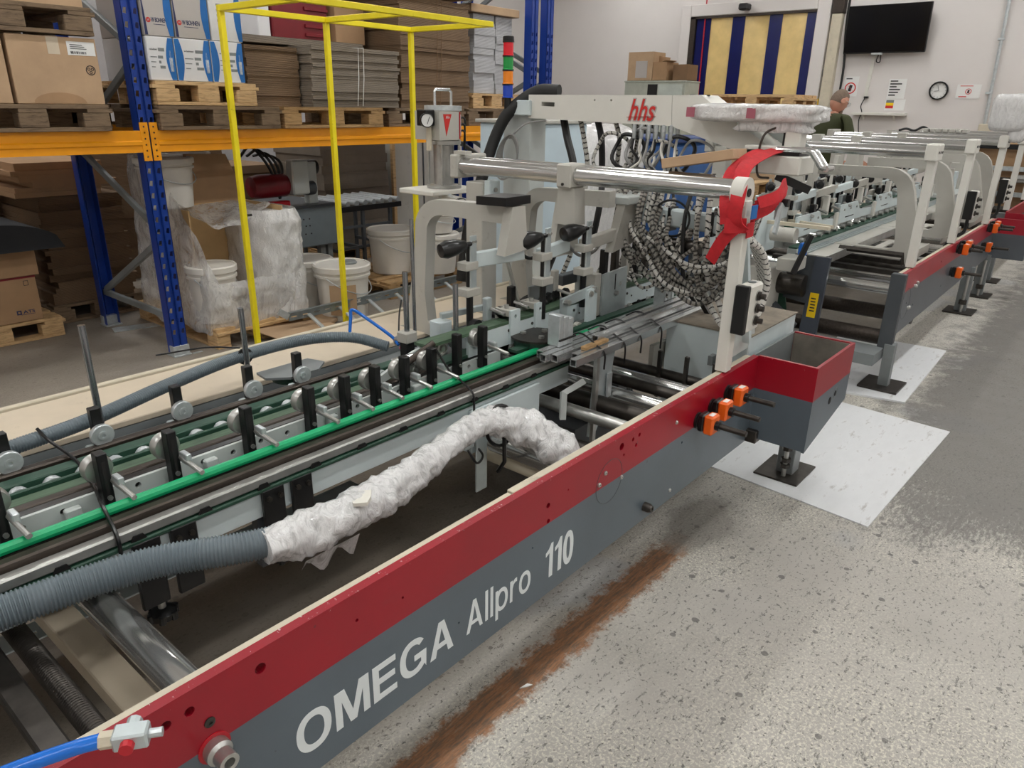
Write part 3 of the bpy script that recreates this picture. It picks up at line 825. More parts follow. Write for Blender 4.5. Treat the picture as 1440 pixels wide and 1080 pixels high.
for i in range(3):
    carton(xs[i], xs[i + 1] - .008, 4.75, 5.35, 1.751, 1.995, ['white carton with one blue edge band, lower row beside the blue upright', 'white carton with two blue edge bands, middle of the lower row', 'white carton with blue bands behind the yellow post, lower row'][i], m_wcart, tape=False, extra=bohnen_low(xs[i], xs[i + 1] - .008, 4.75, 1.751, 1.995, i > 0))
def bohnen_up(x0, x1, y, z0, z1, plain=False):
    def f(t):
        MB().prism([(x1 - .002, z0 + .004)] + [(x1 - .028 - .02 * math.sin(PI * i / 10), z0 + .004 + (z1 - z0 - .008) * i / 10) for i in range(11)] + [(x1 - .002, z1 - .004)], 'y', y - .0012, y).build('blue_band', m_blueink, t)
        if plain:
            b = MB()
            for i in range(4): b.box(x0 + .05, x0 + .11 - .01 * i, y - .001, y, z0 + .20 - .03 * i, z0 + .214 - .03 * i)
            b.build('address_print', m_mgrey, t); return
        MB().prism([(x0 + .002, z1 - .004), (x0 + .002, z0 + .004), (x0 + .02, z0 + .004), (x0 + .012, (z0 + z1) / 2)], 'y', y - .0012, y).build('navy_band', m_navyink, t)
        MB().prism(circ(x0 + .032, z0 + .085, .014, 16), 'y', y - .001, y).build('red_disc', m_redink, t)
        text('W', (x0 + .024, y - .0015, z0 + .079), .018, t, m_gcart, width=.016, height=.012)
        text('W BOHNEN', (x0 + .05, y - .0005, z0 + .075), .03, t, m_navyink, width=(x1 - x0) * .50, height=.026, offset=.0004)
        MB().box(x0 + .06, x0 + .05 + (x1 - x0) * .45, y - .001, y, z0 + .062, z0 + .065).build('underline', m_navyink, t)
    return f
for i, (a, b_) in enumerate(((2.25, 2.43), (2.44, 2.665), (2.675, 2.89))):
    carton(a, b_, 4.75, 5.35, 1.9975, 2.29, ['greyish carton with red disc print, upper row beside the blue upright', 'greyish carton with red disc print, middle of the upper row', 'carton with plain address print behind the yellow post, upper row'][i], m_gcart if i < 2 else m_wcart, tape=False, extra=bohnen_up(a, b_, 4.75, 1.9975, 2.29, i == 2))
for i, (a, z) in enumerate(((1.99, 1.62), (2.16, 1.62))):
    pass
t = carton(1.985, 2.12, 5.25, 5.85, 1.609, 1.90, 'printed carton half hidden behind the front blue upright', m_gcart, tape=False, extra=lambda t: text('W BOHNEN', (1.995, 5.2485, 1.74), .03, t, m_navyink, width=.11, height=.022))
pallet(1.98, 2.125, 5.1, 5.9, ZR, m_woodd, 'narrow weathered pallet behind the front blue upright', along='x')

# ================================================================ stacked board
def stack(name, label, x0, x1, y0, y1, z0, z1, n, mat, jit=.012, wave=.0, group=None, strings=1, part='bundle', lean=0.0):
    t = thing(name, label, 'stack', ((x0 + x1) / 2, (y0 + y1) / 2, z0), group)
    z = z0; hs = [random.uniform(.7, 1.3) for _ in range(n)]; k = (z1 - z0) / sum(hs)
    for i in range(n):
        h = hs[i] * k
        ox = random.uniform(-jit, jit) + lean * i; oy = random.uniform(-jit, jit)
        def top(x, q): return wave * math.sin(6 * (x - x0) / (x1 - x0) + q) * ((x - (x0 + x1) / 2) / (x1 - x0) * 2) ** 2
        b = MB(); N_ = 6 if wave else 1
        vs = []; fs = []
        for a in range(N_ + 1):
            xx = x0 + ox + (x1 - x0) * a / N_
            s_ = top(xx - ox, .4)
            for yy in (y0 + oy, y1 + oy):
                vs += [(xx, yy, z + s_ * (0 if i == 0 else 1)), (xx, yy, z + h - .0005 + s_)]
        for a in range(N_):
            o_ = a * 4
            fs += [(o_, o_ + 4, o_ + 5, o_ + 1), (o_ + 2, o_ + 3, o_ + 7, o_ + 6), (o_ + 1, o_ + 5, o_ + 7, o_ + 3), (o_, o_ + 2, o_ + 6, o_ + 4)]
        fs += [(0, 1, 3, 2), (N_ * 4, N_ * 4 + 2, N_ * 4 + 3, N_ * 4 + 1)]
        b._add(vs, fs); b.build(part, mat, t, smooth=False)
        z += h
    for s_ in range(strings):
        xc = x0 + (x1 - x0) * (.5 + .06 * s_)
        MB().tube([(xc - .02, y0 - jit - .004, z0 + .01), (xc, y0 - jit - .006, (z0 + z1) / 2), (xc + .01, y0 - jit - .004, z1 + .003), (xc + .01, y1 + jit, z1 + .003)], .0026, 5).build('string', m_cardd if wave else m_paper, t)
    return t
stack('board_stack', 'grey strapped bundle of folded cardboard on the rack', 3.40, 4.22, 4.74, 5.6, 1.608, 2.02, 15, m_cardgrey, .012, strings=2)
stack('board_stack', 'brown cardboard bundle beside the grey strapped bundle', 2.96, 3.375, 4.86, 5.6, 1.608, 2.0, 15, m_cardbrown, .008, strings=0)
stack('board_stack', 'flat brown boards lying behind the yellow frame on the brown bundle', 3.0, 4.1, 5.0, 5.7, 2.026, 2.075, 2, m_cardgrey, .01, strings=0)
stack('board_stack', 'tall wavy stack of brown cardboard on the rack', 4.30, 5.10, 4.80, 5.7, 1.608, 2.44, 20, m_cardbrown, .012, .012, strings=2)
stack('board_stack', 'bundles of white board on fresh pallet by the far upright', 5.27, 5.55, 4.9, 5.6, 1.741, 2.40, 12, m_cardwhite, .010, strings=0)
stack('board_stack', 'narrow bundles of white board beside the far upright', 5.57, 5.80, 4.9, 5.6, 1.741, 2.40, 12, m_cardwhite, .008, strings=0)
tag(MB().box(5.20, 5.86, 4.86, 5.66, 2.405, 2.47, .004).build('board_cover', m_cardl), 'thin brown cover boards lying on the white board bundles', 'board')
tag(MB().obox((4.72, 5.2, 2.49), (1.05, .9, .02), ry(-.03), .002).build('board_cover', m_card), 'brown cover sheet lying on the tall wavy stack', 'board')
t = thing('storage_crate', 'dark red plastic crate on the boards at the back of the rack', 'crate', (3.65, 5.4, 2.08))
b = MB().box(3.42, 3.92, 5.2, 5.65, 2.08, 2.44, .01); b.build('body', m_darkred, t)
for i in range(5): MB().box(3.70, 3.915, 5.185, 5.2, 2.11 + .06 * i, 2.135 + .06 * i, .003).build('rib', m_darkred, t)
carton(3.95, 4.24, 5.15, 5.6, 2.08, 2.36, 'brown carton on the boards beside the red crate', m_card, tape=False)
carton(3.30, 3.40, 5.2, 5.6, 2.08, 2.34, 'narrow pale carton beside the dark red crate', m_wcart, tape=False)

# ================================================================ yellow frame
t = thing('yellow_frame', 'yellow welded square tube guard frame in front of the rack', 'frame', (3.39, 4.52, 0))
for x in (2.605, 3.375, 4.15):
    MB().box(x, x + .035, 4.505, 4.54, .0, 2.145, .003).build('post', m_yellow, t)
    MB().box(x, x + .035, 3.735, 4.505, 2.145, 2.18, .003).build('cross_rail', m_yellow, t)
MB().box(2.605, 4.185, 4.505, 4.54, 2.1455, 2.18, .003).build('back_rail', m_yellow, t)
MB().box(2.30, 4.185, 3.70, 3.735, 2.145, 2.18, .003).build('front_rail', m_yellow, t)
MB().cyl((2.64, 4.52, .93), (2.68, 4.52, .93), .008).build('pin', m_black, t)

# ================================================================ goods under the rack
pallet(1.05, 1.85, 5.85, 6.85, 0, m_woodl, 'pale pallet on the floor under the branded brown carton', along='x')
def ats(t):
    MB().prism([(1.575, .2), (1.605, .2), (1.605, .23), (1.575, .23)], 'y', 5.859, 5.86, [[(1.583, .208), (1.597, .208), (1.597, .222), (1.583, .222)]]).build('logo_square', m_navyink, t)
    text('ATS', (1.615, 5.8595, .205), .03, t, m_navyink, width=.075, height=.022, offset=.0006)
    MB().box(1.60, 1.69, 5.859, 5.86, .196, .199).build('logo_line', m_navyink, t)
    MB().prism([(1.655, .40), (1.685, .40), (1.685, .435), (1.655, .435)], 'y', 5.859, 5.86, [[(1.658, .403), (1.682, .403), (1.682, .432), (1.658, .432)]]).build('handling_mark', m_ink, t)
    MB().box(1.3, 1.735, 5.857, 5.86, .452, .466).build('tape', m_darkred, t)
carton(1.20, 1.735, 5.86, 6.5, .146, .468, 'brown carton with square logo print on pale floor pallet', m_card, tape=False, extra=ats)
carton(1.18, 1.76, 5.84, 6.5, .470, .665, 'flat brown carton on top of the logo printed carton', m_card, tape=False)
o = MB().prism([(1.10 + .80 * i / 20, .675 + .18 * math.sin(math.acos(max(-1, min(1, (i - 9) / 11.0)))) ** .9) for i in range(21)] + [(1.90, .67), (1.10, .67)], 'y', 5.66, 6.4).build('foam_mat', M('charcoal_foam', (48, 50, 54), 0.9, bump=.15, bscale=150))
tag(o, 'bowed charcoal foam mat lying on the brown cartons', 'mat')
pallet(1.90, 2.62, 6.15, 7.2, 0, m_woodd, 'dark pallet under the tall heap of flattened cartons', along='x')
stack('carton_heap', 'tall heap of flattened brown cartons behind the blue rack', 1.95, 2.55, 6.2, 7.1, .146, .95, 18, m_cardbrown, .03, strings=0, part='flattened_carton')
stack('carton_heap', 'untidy splayed brown cartons on top of the tall heap', 1.86, 2.45, 6.15, 7.0, .956, 1.20, 6, m_card, .07, strings=0, part='flattened_carton')
stack('carton_heap', 'flattened cartons piled behind the foam mat', 1.2, 1.84, 6.9, 7.6, .0, 1.26, 16, m_cardbrown, .03, strings=0, part='flattened_carton')
tag(MB().obox((2.28, 5.66, .004), (.32, .12, .006), rz(-.25)).build('metal_strip', m_galv), 'flat metal strip lying on floor beside the rear upright', 'strip')

# pails
def pail(cx, cy, z0, r, h, label, group=None, lid=True, mat=None, stack_z=None, tilt=0):
    mat = mat or m_pail
    t = thing('plastic_pail', label, 'bucket', (cx, cy, z0), group)
    MB().lathe([(r * .84, 0), (r * .86, .004), (r * .97, h * .80), (r * 1.04, h * .80), (r * 1.04, h * .84), (r * .99, h * .85), (r * 1.0, h)], (cx, cy, z0), n=32).build('body', mat, t)
    if lid: MB().lathe([(r * 1.05, h * .90), (r * 1.07, h * .91), (r * 1.07, h * 1.0), (r * 1.02, h * 1.02), (r * .96, h * 1.015), (r * .94, h * .985), (0, h * .985)], (cx, cy, z0), n=32).build('lid', mat, t)
    else: MB().lathe([(r * 1.0, h), (r * 1.03, h * 1.01), (r * .96, h * .99), (r * .85, .02)], (cx, cy, z0), n=32).build('rim', mat, t)
    a0 = math.radians(200); pts = []
    for i in range(17):
        q = PI * i / 16
        pts.append((cx + r * 1.05 * math.cos(a0 + q), cy + r * 1.05 * math.sin(a0 + q), z0 + h * .82 - .13 * math.sin(q) * h / .4))
    MB().tube(pts, .004, 6).build('handle', m_galv, t)
    return t
p1 = pail(3.54, 5.20, 0, .205, .42, 'white lidded pail on the floor behind the taped pail')
p2 = pail(3.58, 4.78, 0, .215, .43, 'white lidded pail with brown paper tape and cap on the lid')
MB().lathe([(.06, .424), (.065, .44), (.05, .455), (.02, .452), (0, .45)], (3.64, 4.76, 0), n=16).build('cap', m_mgrey, p2)
MB().grid(lambda u, v: (3.58 + .2145 * math.cos(3.55 + 1.0 * u), 4.78 + .2145 * math.sin(3.55 + 1.0 * u), .06 + .24 * v), 10, 2).build('paper_tape', m_cardl, p2)
pallet(4.18, 5.10, 4.90, 5.75, 0, m_wood, 'brown pallet on the floor carrying the white pails', along='x')
pail(4.56, 5.30, .145, .215, .40, 'white pail with wire handle standing on the brown floor pallet')
pail(4.86, 5.0, .145, .20, .36, 'white lidded pail at the pallet corner below another pail')
pail(4.86, 5.0, .52, .17, .18, 'short white pail stacked on the pail at the pallet corner')
pail(5.34, 5.0, .02, .19, .40, 'white pail behind the grey machine column')

# wrapped pallet load
pallet(2.42, 3.22, 4.70, 5.90, 0, m_woodl, 'pale pallet under the film wrapped load', along='y')
t = thing('wrapped_load', 'film wrapped load of open carton on the pale floor pallet', 'load', (2.82, 5.3, .145))
t0 = MB()
t0.box(2.46, 3.10, 5.30, 5.31, .15, .93); t0.box(3.09, 3.10, 4.80, 5.31, .15, .93); t0.box(2.46, 2.47, 4.95, 5.31, .15, .93)
t0.build('open_carton', M('bright_carton', (206, 172, 124), .8), t)
def film(u, v):
    # film draped round the outside of the load
    P = [(3.05, 4.72), (2.62, 4.69), (2.40, 4.75), (2.38, 5.2), (2.40, 5.75), (2.6, 5.88)]
    s_ = u * (len(P) - 1); i = min(int(s_), len(P) - 2); f_ = s_ - i
    x = P[i][0] * (1 - f_) + P[i + 1][0] * f_; y = P[i][1] * (1 - f_) + P[i + 1][1] * f_
    hi = .36 + .80 * min(1, max(0, (u - .36) / .30)) ** .8
    z = .10 + hi * v
    n_ = noise.noise((x * 5, y * 5, z * 6)) * .05 + noise.noise((x * 14, y * 14, z * 12)) * .02
    return (x + n_ * .8 + .05 * v, y + n_ - .02 * math.sin(PI * v), z + n_ * .4)
MB().grid(film, 60, 34).build('film', m_wrap2, t, angle=80)
def film2(u, v):
    x = 2.45 + .60 * u; sag = .16 * math.sin(PI * u) + .03 * math.sin(7 * u)
    y = 4.86 + .46 * v; z = .955 - sag * (1 - v) ** .8 - .02 * v
    n_ = noise.noise((x * 9, y * 9, z * 8)) * .04
    return (x, y + n_, z + n_)
MB().grid(film2, 40, 20).build('film_canopy', m_wrap2, t, angle=80)
b = MB()
def wblock(u, v):
    a = 2 * PI * u; cx, cy, hx, hy = 3.06, 5.02, .185, .30
    c, s_ = math.cos(a), math.sin(a); q = 5.0
    r_ = (abs(c) ** q + abs(s_) ** q) ** (-1 / q)
    z = .148 + .76 * v
    n_ = noise.noise((c * 4, s_ * 4, z * 9)) * .025 + noise.noise((c * 11, s_ * 11, z * 22)) * .012
    k_ = (1 + n_ * 3) * (1 - .10 * max(0, v - .9) / .1)
    return (cx + hx * r_ * c * k_, cy + hy * r_ * s_ * k_, z)
b.grid(wblock, 64, 40); b.box(2.92, 3.20, 4.78, 5.26, .86, .895, .02)
o = b.build('wrapped_bale', m_wrapw, None, angle=80); tag(o, 'white film wrapped bale standing at the end of the floor pallet', 'bale')
pail(2.56, 4.93, .150, .165, .40, 'white lidded pail inside the film wrapped load')
pail(2.50, 5.28, .93, .185, .33, 'large white pail with arrow print on top of the wrapped load')
pail(2.80, 5.58, .93, .18, .34, 'white pail behind the upright cardboard on the wrapped load')
tag(MB().prism([(2.64, .915), (3.08, .905), (3.07, 1.05), (2.98, 1.27), (2.66, 1.28)], 'y', 5.30, 5.31).build('cardboard_sheet', m_card), 'upright brown cardboard sheet in front of the rear pail', 'cardboard')
tag(MB().obox((3.0, 4.62, .06), (.55, .5, .008), rz(.35) @ rx(.18), .001).build('cardboard_sheet', m_cardl), 'flat light cardboard sheet lying on floor beside the yellow post', 'cardboard')
tag(MB().obox((3.34, 4.74, .02), (.3, .2, .03), rz(.5), .004).build('cardboard_sheet', m_cardl), 'crumpled pale cardboard scrap beside the white bale', 'cardboard')

for i, (x0, x1, z1) in enumerate(((2.75, 3.35, 1.18), (3.4, 4.05, 1.25), (4.1, 4.7, 1.0), (.2, 1.1, 1.2))):
    stack('carton_heap', ['brown board pile behind the film wrapped load', 'dark board pile behind the grey feeder machine', 'low board pile behind the black roller conveyor', 'board pile at the outer end under the rack'][i], x0, x1, 7.3, 8.1, 0, z1, 10, m_cardbrown, .02, strings=0, part='flattened_carton')
# cable ladder
m_dgalv = M('dull_galvanised', (142, 150, 152), .4, .5, var=.08, vscale=20)
t = thing('cable_ladder', 'galvanised cable ladder leaning low behind the machine', 'ladder', (3.8, 4.5, 0))
hs = [[(x, .148), (x + .05, .148), (x + .05, .158), (x, .158)] for x in [2.95 + .1 * i for i in range(17)]]
MB().prism([(2.93, .125), (4.70, .125), (4.70, .182), (2.93, .182)], 'y', 4.585, 4.592, hs).build('side_rail', m_dgalv, t)
MB().box(2.93, 4.70, 4.575, 4.605, .182, .190).build('rail_flange', m_dgalv, t)
MB().prism([(2.93, .005), (4.70, .005), (4.70, .06), (2.93, .06)], 'y', 4.35, 4.365).build('side_rail', m_galv, t)
for i in range(6):
    x = 3.1 + .29 * i
    MB().bar((x, 4.585, .15), (x + .02, 4.365, .035), .03, .015, .002).build('rung', m_galv, t)
MB().bar((2.93, 4.59, .16), (2.86, 4.60, .21), .012, .05).build('end_hook', m_galv, t)

# grey feeder machine on the far side of the rack
t = thing('feeder_machine', 'grey feeder machine with red motor under the rack', 'machine', (3.9, 5.7, 0))
MB().box(3.50, 4.19, 5.60, 6.3, .42, .76, .01).build('housing', M('feeder_grey_paint', (118, 128, 134), .4, var=.05, dirt=(70, 72, 74), dirt_amt=.6, dlo=.64), t)
for dx, dz in ((.32, .25), (.38, .25), (.34, .19), (.38, .19), (.33, .12), (.39, .12)): MB().cyl((3.50 + dx, 5.598, .42 + dz), (3.50 + dx, 5.603, .42 + dz), .007, 8).build('bolt_hole', m_hole, t)
MB().box(3.50, 4.19, 5.60, 6.3, .762, .785, .004).build('table', m_dgrey, t)
for x in (3.58, 4.05, 4.13): MB().box(x, x + .05, 5.7, 5.76, 0, .42).build('leg', m_mgrey, t)
MB().lathe([(.0, -.2), (.085, -.19), (.10, -.12), (.10, .12), (.085, .16), (0, .17)], (3.62, 5.75, .96), (1, 0, 0), 20).build('motor', m_darkred, t)
MB().lathe([(.075, .17), (.075, .30), (0, .30)], (3.62, 5.75, .96), (1, 0, 0), 16).build('motor_cap', m_dgrey, t)
MB().box(3.76, 3.93, 5.62, 5.72, .88, 1.17, .012).build('bracket_plate', m_lgrey, t)
MB().box(3.98, 4.08, 5.72, 5.80, .78, 1.14, .008).build('bracket_plate', m_lgrey, t)
MB().cyl((3.90, 5.8, 1.09), (4.12, 5.8, 1.09), .065, 16).build('drive', m_bplast, t)
MB().cyl((3.93, 5.72, .92), (4.03, 5.72, .92), .06, 16).build('drive', m_dgrey, t)
for i in range(4): MB().tube(smooth_path([(3.45 + .06 * i, 5.9, 1.2), (3.5 + .07 * i, 5.8, 1.28 - .03 * i), (3.62 + .04 * i, 5.74, 1.1), (3.68, 5.72, .85)]), .012, 6).build('cable', m_bcable, t)
MB().box(3.5, 3.72, 5.62, 5.7, .785, .84, .01).build('base_block', m_redplast, t)
t = thing('roller_conveyor', 'black roller conveyor beside the grey feeder machine', 'conveyor', (4.7, 6.2, 0))
for i in range(9): MB().cyl((4.22 + .105 * i, 5.75, .735), (4.22 + .105 * i, 6.35, .735), .026, 12).build('roller', m_galv, t)
for y in (5.74, 6.36): MB().box(4.18, 5.08, y - .015, y + .015, .665, .715, .003).build('side_rail', m_black, t)
for x in (4.3, 4.6, 4.95):
    for y in (5.76, 6.32): MB().box(x, x + .03, y, y + .03, 0, .66).build('leg', m_dgrey, t)
    MB().box(x, x + .03, 5.76, 6.35, .28, .31).build('stretcher', m_dgrey, t)
for z in (.30, .5): MB().box(4.3, 4.98, 5.765, 5.785, z, z + .025).build('stretcher', m_dgrey, t)
stack('carton_heap', 'tall pale brown board stack behind the roller conveyor', 4.75, 5.62, 6.55, 7.4, .15, 1.22, 12, m_cardgrey, .02, strings=0, part='flattened_carton')
pallet(4.7, 5.7, 6.5, 7.4, 0, m_wood, 'pallet under the pale brown board stack', along='x')
t = thing('storage_cabinet', 'light grey storage cabinet behind the roller conveyor', 'cabinet', (6.2, 6.9, 0))
MB().box(5.75, 6.7, 6.6, 7.2, .03, 1.35, .01).build('body', m_wgrey, t)
MB().box(5.73, 5.77, 6.58, 6.62, .0, 1.38).build('edge_post', m_woodl, t)
MB().box(6.21, 6.225, 6.592, 6.6, .06, 1.32).build('door_gap', m_dgrey, t)
# ================================================================ folder gluer, near section
S1 = thing('folder_gluer_section', 'near folder gluer section with lettered red and grey side frame', 'machine', (1.3, 1.6, 0))
YF = 1.0
holes = [(.513, .700, .011), (.381, .700, .009), (.341, .700, .009), (.728, .675, .004), (1.362, .661, .008), (1.365, .612, .007), (1.719, .705, .012), (1.783, .706, .007), (1.82, .709, .007), (1.804, .680, .007), (1.735, .672, .004), (1.451, .671, .003), (2.121, .576, .005), (1.02, .49, .0025), (1.30, .56, .003), (.85, .66, .003)]
frame = MB().prism([(-.7, .376), (2.722, .376), (2.722, .74), (-.7, .74)], 'y', YF, YF + .022, [circ(a, b, r, 14) for a, b, r in holes]).build('side_frame', m_red_grey, S1, smooth=False, label='red over grey painted side frame with white lettering')
MB().box(-.7, 1.24, YF + .022, YF + .040, .70, .738, .002).build('frame_lip', m_cream, frame)
MB().box(1.245, 2.70, YF + .022, YF + .046, .70, .741, .002).build('frame_lip', m_cream, frame)
MB().box(-.7, 2.70, YF + .022, YF + .05, .376, .40).build('lower_flange', m_dgrey, frame)
# screws, plugs, round cover
def screw(x, z, r=.007, mat=None, L=.006, y=YF, par=None):
    MB().lathe([(r, 0), (r, L * .6), (r * .7, L), (r * .35, L), (r * .3, L * .5), (0, L * .5)], (x, y, z), (0, -1, 0), 12).build('screw', mat or m_steel, par or frame)
for x, z in ((1.635, .65), (1.605, .623), (1.727, .600), (2.062, .671), (2.062, .415)): screw(x, z)
screw(1.893, .425, .016, m_dsteel, .03); screw(.41, .655, .010, m_dsteel, .004)
MB().lathe([(.022, 0), (.024, .004), (.024, .02), (.018, .026), (.018, .05), (.010, .05), (.010, .03), (0, .03)], (.411, YF, .597), (0, -1, 0), 20).build('stop_button', m_steel, frame)
MB().lathe([(.030, 0), (.030, .002), (.022, .002), (.022, 0)], (.411, YF, .597), (0, -1, 0), 20).build('collar_ring', m_redplast, frame)
MB().prism(circ(1.662, .612, .071, 40), 'y', YF - .0008, YF, [circ(1.662, .612, .0695, 40)]).build('cover_seam', m_dgrey, frame)
# lettering
block_text('OMEGA', .566, 1.000, .436, .094, YF, frame, m_white, .165, .10)
block_text('Allpro', 1.046, 1.294, .437, .090, YF, frame, m_white, .125, .12)
block_text('110', 1.358, 1.489, .427, .108, YF, frame, m_white, .175, .10)
# position counters
def counter(x, z, y=YF, par=None, L=.11, s_=1.0, only=False):
    par = par or frame
    c = MB().lathe([(.03 * s_, 0), (.03 * s_, .006), (.026 * s_, .008), (.026 * s_, .014)], (x, y, z), (0, -1, 0), 18).build('position_counter', m_bplast, par)
    MB().box(x - .026 * s_, x + .026 * s_, y - .034 * s_, y - .012, z - .030 * s_, z + .034 * s_, .005).build('counter_base', m_bplast, par)
    tgt = par
    MB().box(x - .028 * s_, x + .028 * s_, y - .07 * s_, y - .0345 * s_, z - .034 * s_, z + .036 * s_, .006).build('counter_body', m_orange, tgt)
    MB().cyl((x, y - .07 * s_, z), (x, y - .085 * s_, z), .017 * s_, 12).build('counter_collar', m_bplast, tgt)
    MB().cyl((x, y - .085 * s_, z), (x, y - .07 - L, z), .010 * s_, 12).build('counter_shaft', m_dsteel, tgt)
    MB().box(x - .016 * s_, x + .016 * s_, y - .0615 * s_, y - .045 * s_, z + .036 * s_, z + .0366 * s_).build('counter_window', m_paper, tgt)
for x, z in ((2.225, .626), (2.33, .646), (2.455, .663)): counter(x, z)

# scrap hopper box at the end of the frame
hp = MB()
hp.prism([(2.722, .388), (3.18, .486), (3.18, .738), (2.722, .742)], 'y', .768, .780)
hp.prism([(.780, .392), (1.0, .392), (1.0, .742), (.780, .742)], 'x', 2.722, 2.736)
hp.prism([(.780, .486), (1.02, .486), (1.02, .738), (.780, .738)], 'x', 3.166, 3.18)
hop = hp.build('hopper_box', m_red_grey, S1, smooth=False, label='open red and grey steel box')
MB().prism([(2.736, .392), (3.166, .487), (3.166, .50), (2.736, .405)], 'y', .780, 1.02).build('hopper_floor', m_woodd, hop)
MB().box(2.736, 3.166, 1.02, 1.03, .42, .735).build('hopper_back', m_mgrey, hop)
hi = MB(); hi.box(2.737, 3.165, .7805, .784, .50, .735); hi.box(3.162, 3.1655, .785, 1.018, .505, .733); hi.box(2.7365, 2.740, .785, 1.018, .42, .735)
hi.build('hopper_lining', M('dusty_grey_lining', (128, 122, 112), .8, var=.15, vscale=8), hop)
for x, z in ((2.95, .545), (3.01, .560)): MB().cyl((x, .767, z), (x, .769, z), .016 if x < 3 else .012, 14).build('access_hole', m_hole, hop)
MB().prism(circ(3.01, .562, .026, 18), 'y', .767, .768, [circ(3.01, .562, .022, 18)]).build('hole_ring', m_mgrey, hop)
ib = MB().box(2.74, 3.24, 1.05, 1.42, .40, .80, .004).build('drive_housing', m_bluish, S1)
MB().box(2.735, 3.245, 1.045, 1.425, .8005, .806).build('dusty_lid', M('dusty_lid', (134, 124, 110), .85, var=.15, vscale=14), ib)
MB().box(2.70, 3.40, .955, 1.045, .376, .430, .004).build('sill', m_dsteel, S1)
lg = MB().box(3.255, 3.345, .955, 1.035, .012, .40, .003).build('leg', m_mgrey, S1)
MB().box(3.17, 3.43, .90, 1.11, 0.002, .014, .002).build('foot_plate', m_dsteel, lg)
MB().cyl((3.225, .985, .014), (3.225, .985, .36), .011, 10).build('jack_screw', m_steel, lg)
for z in (.06, .09, .15): MB().cyl((3.225, .985, z), (3.225, .985, z + .018), .024, 6).build('nut', m_dsteel, lg)
# near end leg of the section (out of the picture, carries the frame)
lg = MB().box(-.55, -.47, 1.03, 1.12, .012, .42, .003).build('leg', m_mgrey, S1)
MB().box(-.64, -.38, .97, 1.18, 0.002, .014).build('foot_plate', m_dsteel, lg)

# rear side frame and its cover
rf = MB().box(-.7, 3.3, 2.17, 2.19, .33, .722).build('rear_frame', m_mgrey, S1)
MB().box(-.7, 3.3, 2.17, 2.50, .724, .744, .003).build('rear_cover', m_beige, rf)
MB().box(-.7, 3.3, 2.49, 2.505, .22, .72).build('rear_panel', m_beige, rf)
MB().box(-.7, 3.3, 2.508, 2.53, .70, .752, .004).build('rear_lip', m_cream, rf)
MB().box(-.7, 3.3, 2.54, 2.585, .66, .675, .003).build('rear_gutter', m_beige, rf)
MB().box(-.7, 3.3, 2.5855, 2.60, .655, .71, .003).build('gutter_lip', m_cream, rf)
for x, z in ((.80, .66), (.86, .67), (.87, .64), (1.04, .68), (1.12, .69), (1.12, .675), (1.35, .67)): MB().cyl((x, 2.1685, z), (x, 2.171, z), .006, 8).build('bore', m_hole, rf)
MB().obox((.98, 2.33, .745), (.09, .06, .001), rz(.15)).build('paper_label', m_paper, rf)
text('110', (.96, 2.31, .7462), .02, rf, m_ink, face='+z', width=.03, height=.018)
for x in (-.45, 3.1):
    lg = MB().box(x, x + .09, 2.25, 2.34, .014, .722, .003).build('leg', m_dgrey, S1)
    MB().box(x - .08, x + .17, 2.19, 2.41, .002, .014).build('foot_plate', m_dsteel, lg)

# cross bars between the frames
def cross(name, x, z, r, mat, y0=1.05, y1=2.165, n=20): return MB().cyl((x, y0, z), (x, y1, z), r, n).build(name, mat, S1)
cross('cross_bar', .455, .585, .036, m_chrome)
cross('threaded_spindle', .305, .55, .021, m_dsteel)
b = MB()
for i in range(90): b.lathe([(.021, 0), (.0235, .003), (.021, .006)], (.305, 1.06 + i * .0075, .55), (0, 1, 0), 12)
b.build('spindle_thread', m_dsteel, S1)
MB().box(.385, .455, 1.05, 2.16, .42, .47, .003).build('support_bar', m_beige, S1)
MB().box(.20, .245, 1.03, 2.0, .61, .64, .004).build('clamp_rail', m_dsteel, S1)
MB().box(.185, .25, 1.045, 1.09, .50, .68, .005).build('clamp_arm', m_black, S1)
cross('cross_bar', .10, .575, .05, m_chrome)
cross('cross_bar', 1.66, .605, .040, m_chrome, y1=1.45)
MB().cyl((1.70, 1.05, .53), (1.70, 2.16, .53), .034, 16).build('support_bar', m_cream, S1)
for x, z, r, mt in ((2.05, .60, .024, m_steel), (2.20, .585, .034, m_dsteel), (2.30, .60, .028, m_chrome), (2.42, .61, .022, m_dsteel), (2.50, .60, .030, m_chrome), (2.63, .60, .022, m_dsteel), (1.98, .50, .03, m_dsteel)): cross('cross_bar', x, z, r, mt)
for x in (2.12, 2.36, 2.57): MB().box(x, x + .055, 1.05, 2.16, .555, .565).build('cover_strip', m_brownrail, S1)
# lower longitudinal members and cable tray on the floor side
MB().prism([(-.5, 1.955), (1.5, 1.955), (1.5, 2.04), (-.5, 2.04)], 'z', .298, .303, [[(x, 1.985), (x + .05, 1.985), (x + .05, 1.998), (x, 1.998)] for x in [-.3 + .11 * i for i in range(15)]]).build('perforated_strip', m_bluish, S1)
MB().box(.62, 1.62, 1.86, 2.02, .46, .47).build('sheet_tray', m_mgrey, S1)
MB().cyl((2.62, 1.55, .40), (2.62, 1.85, .40), .11, 24).build('motor', m_bplast, S1)
b = MB()
for i in range(11): b.box(2.53 + .018 * i, 2.535 + .018 * i, 1.545, 1.55, .33, .47)
b.build('motor_grille', m_mgrey, S1)
MB().box(2.35, 2.9, 1.6, 1.95, .22, .36).build('gear_box', m_dgrey, S1)

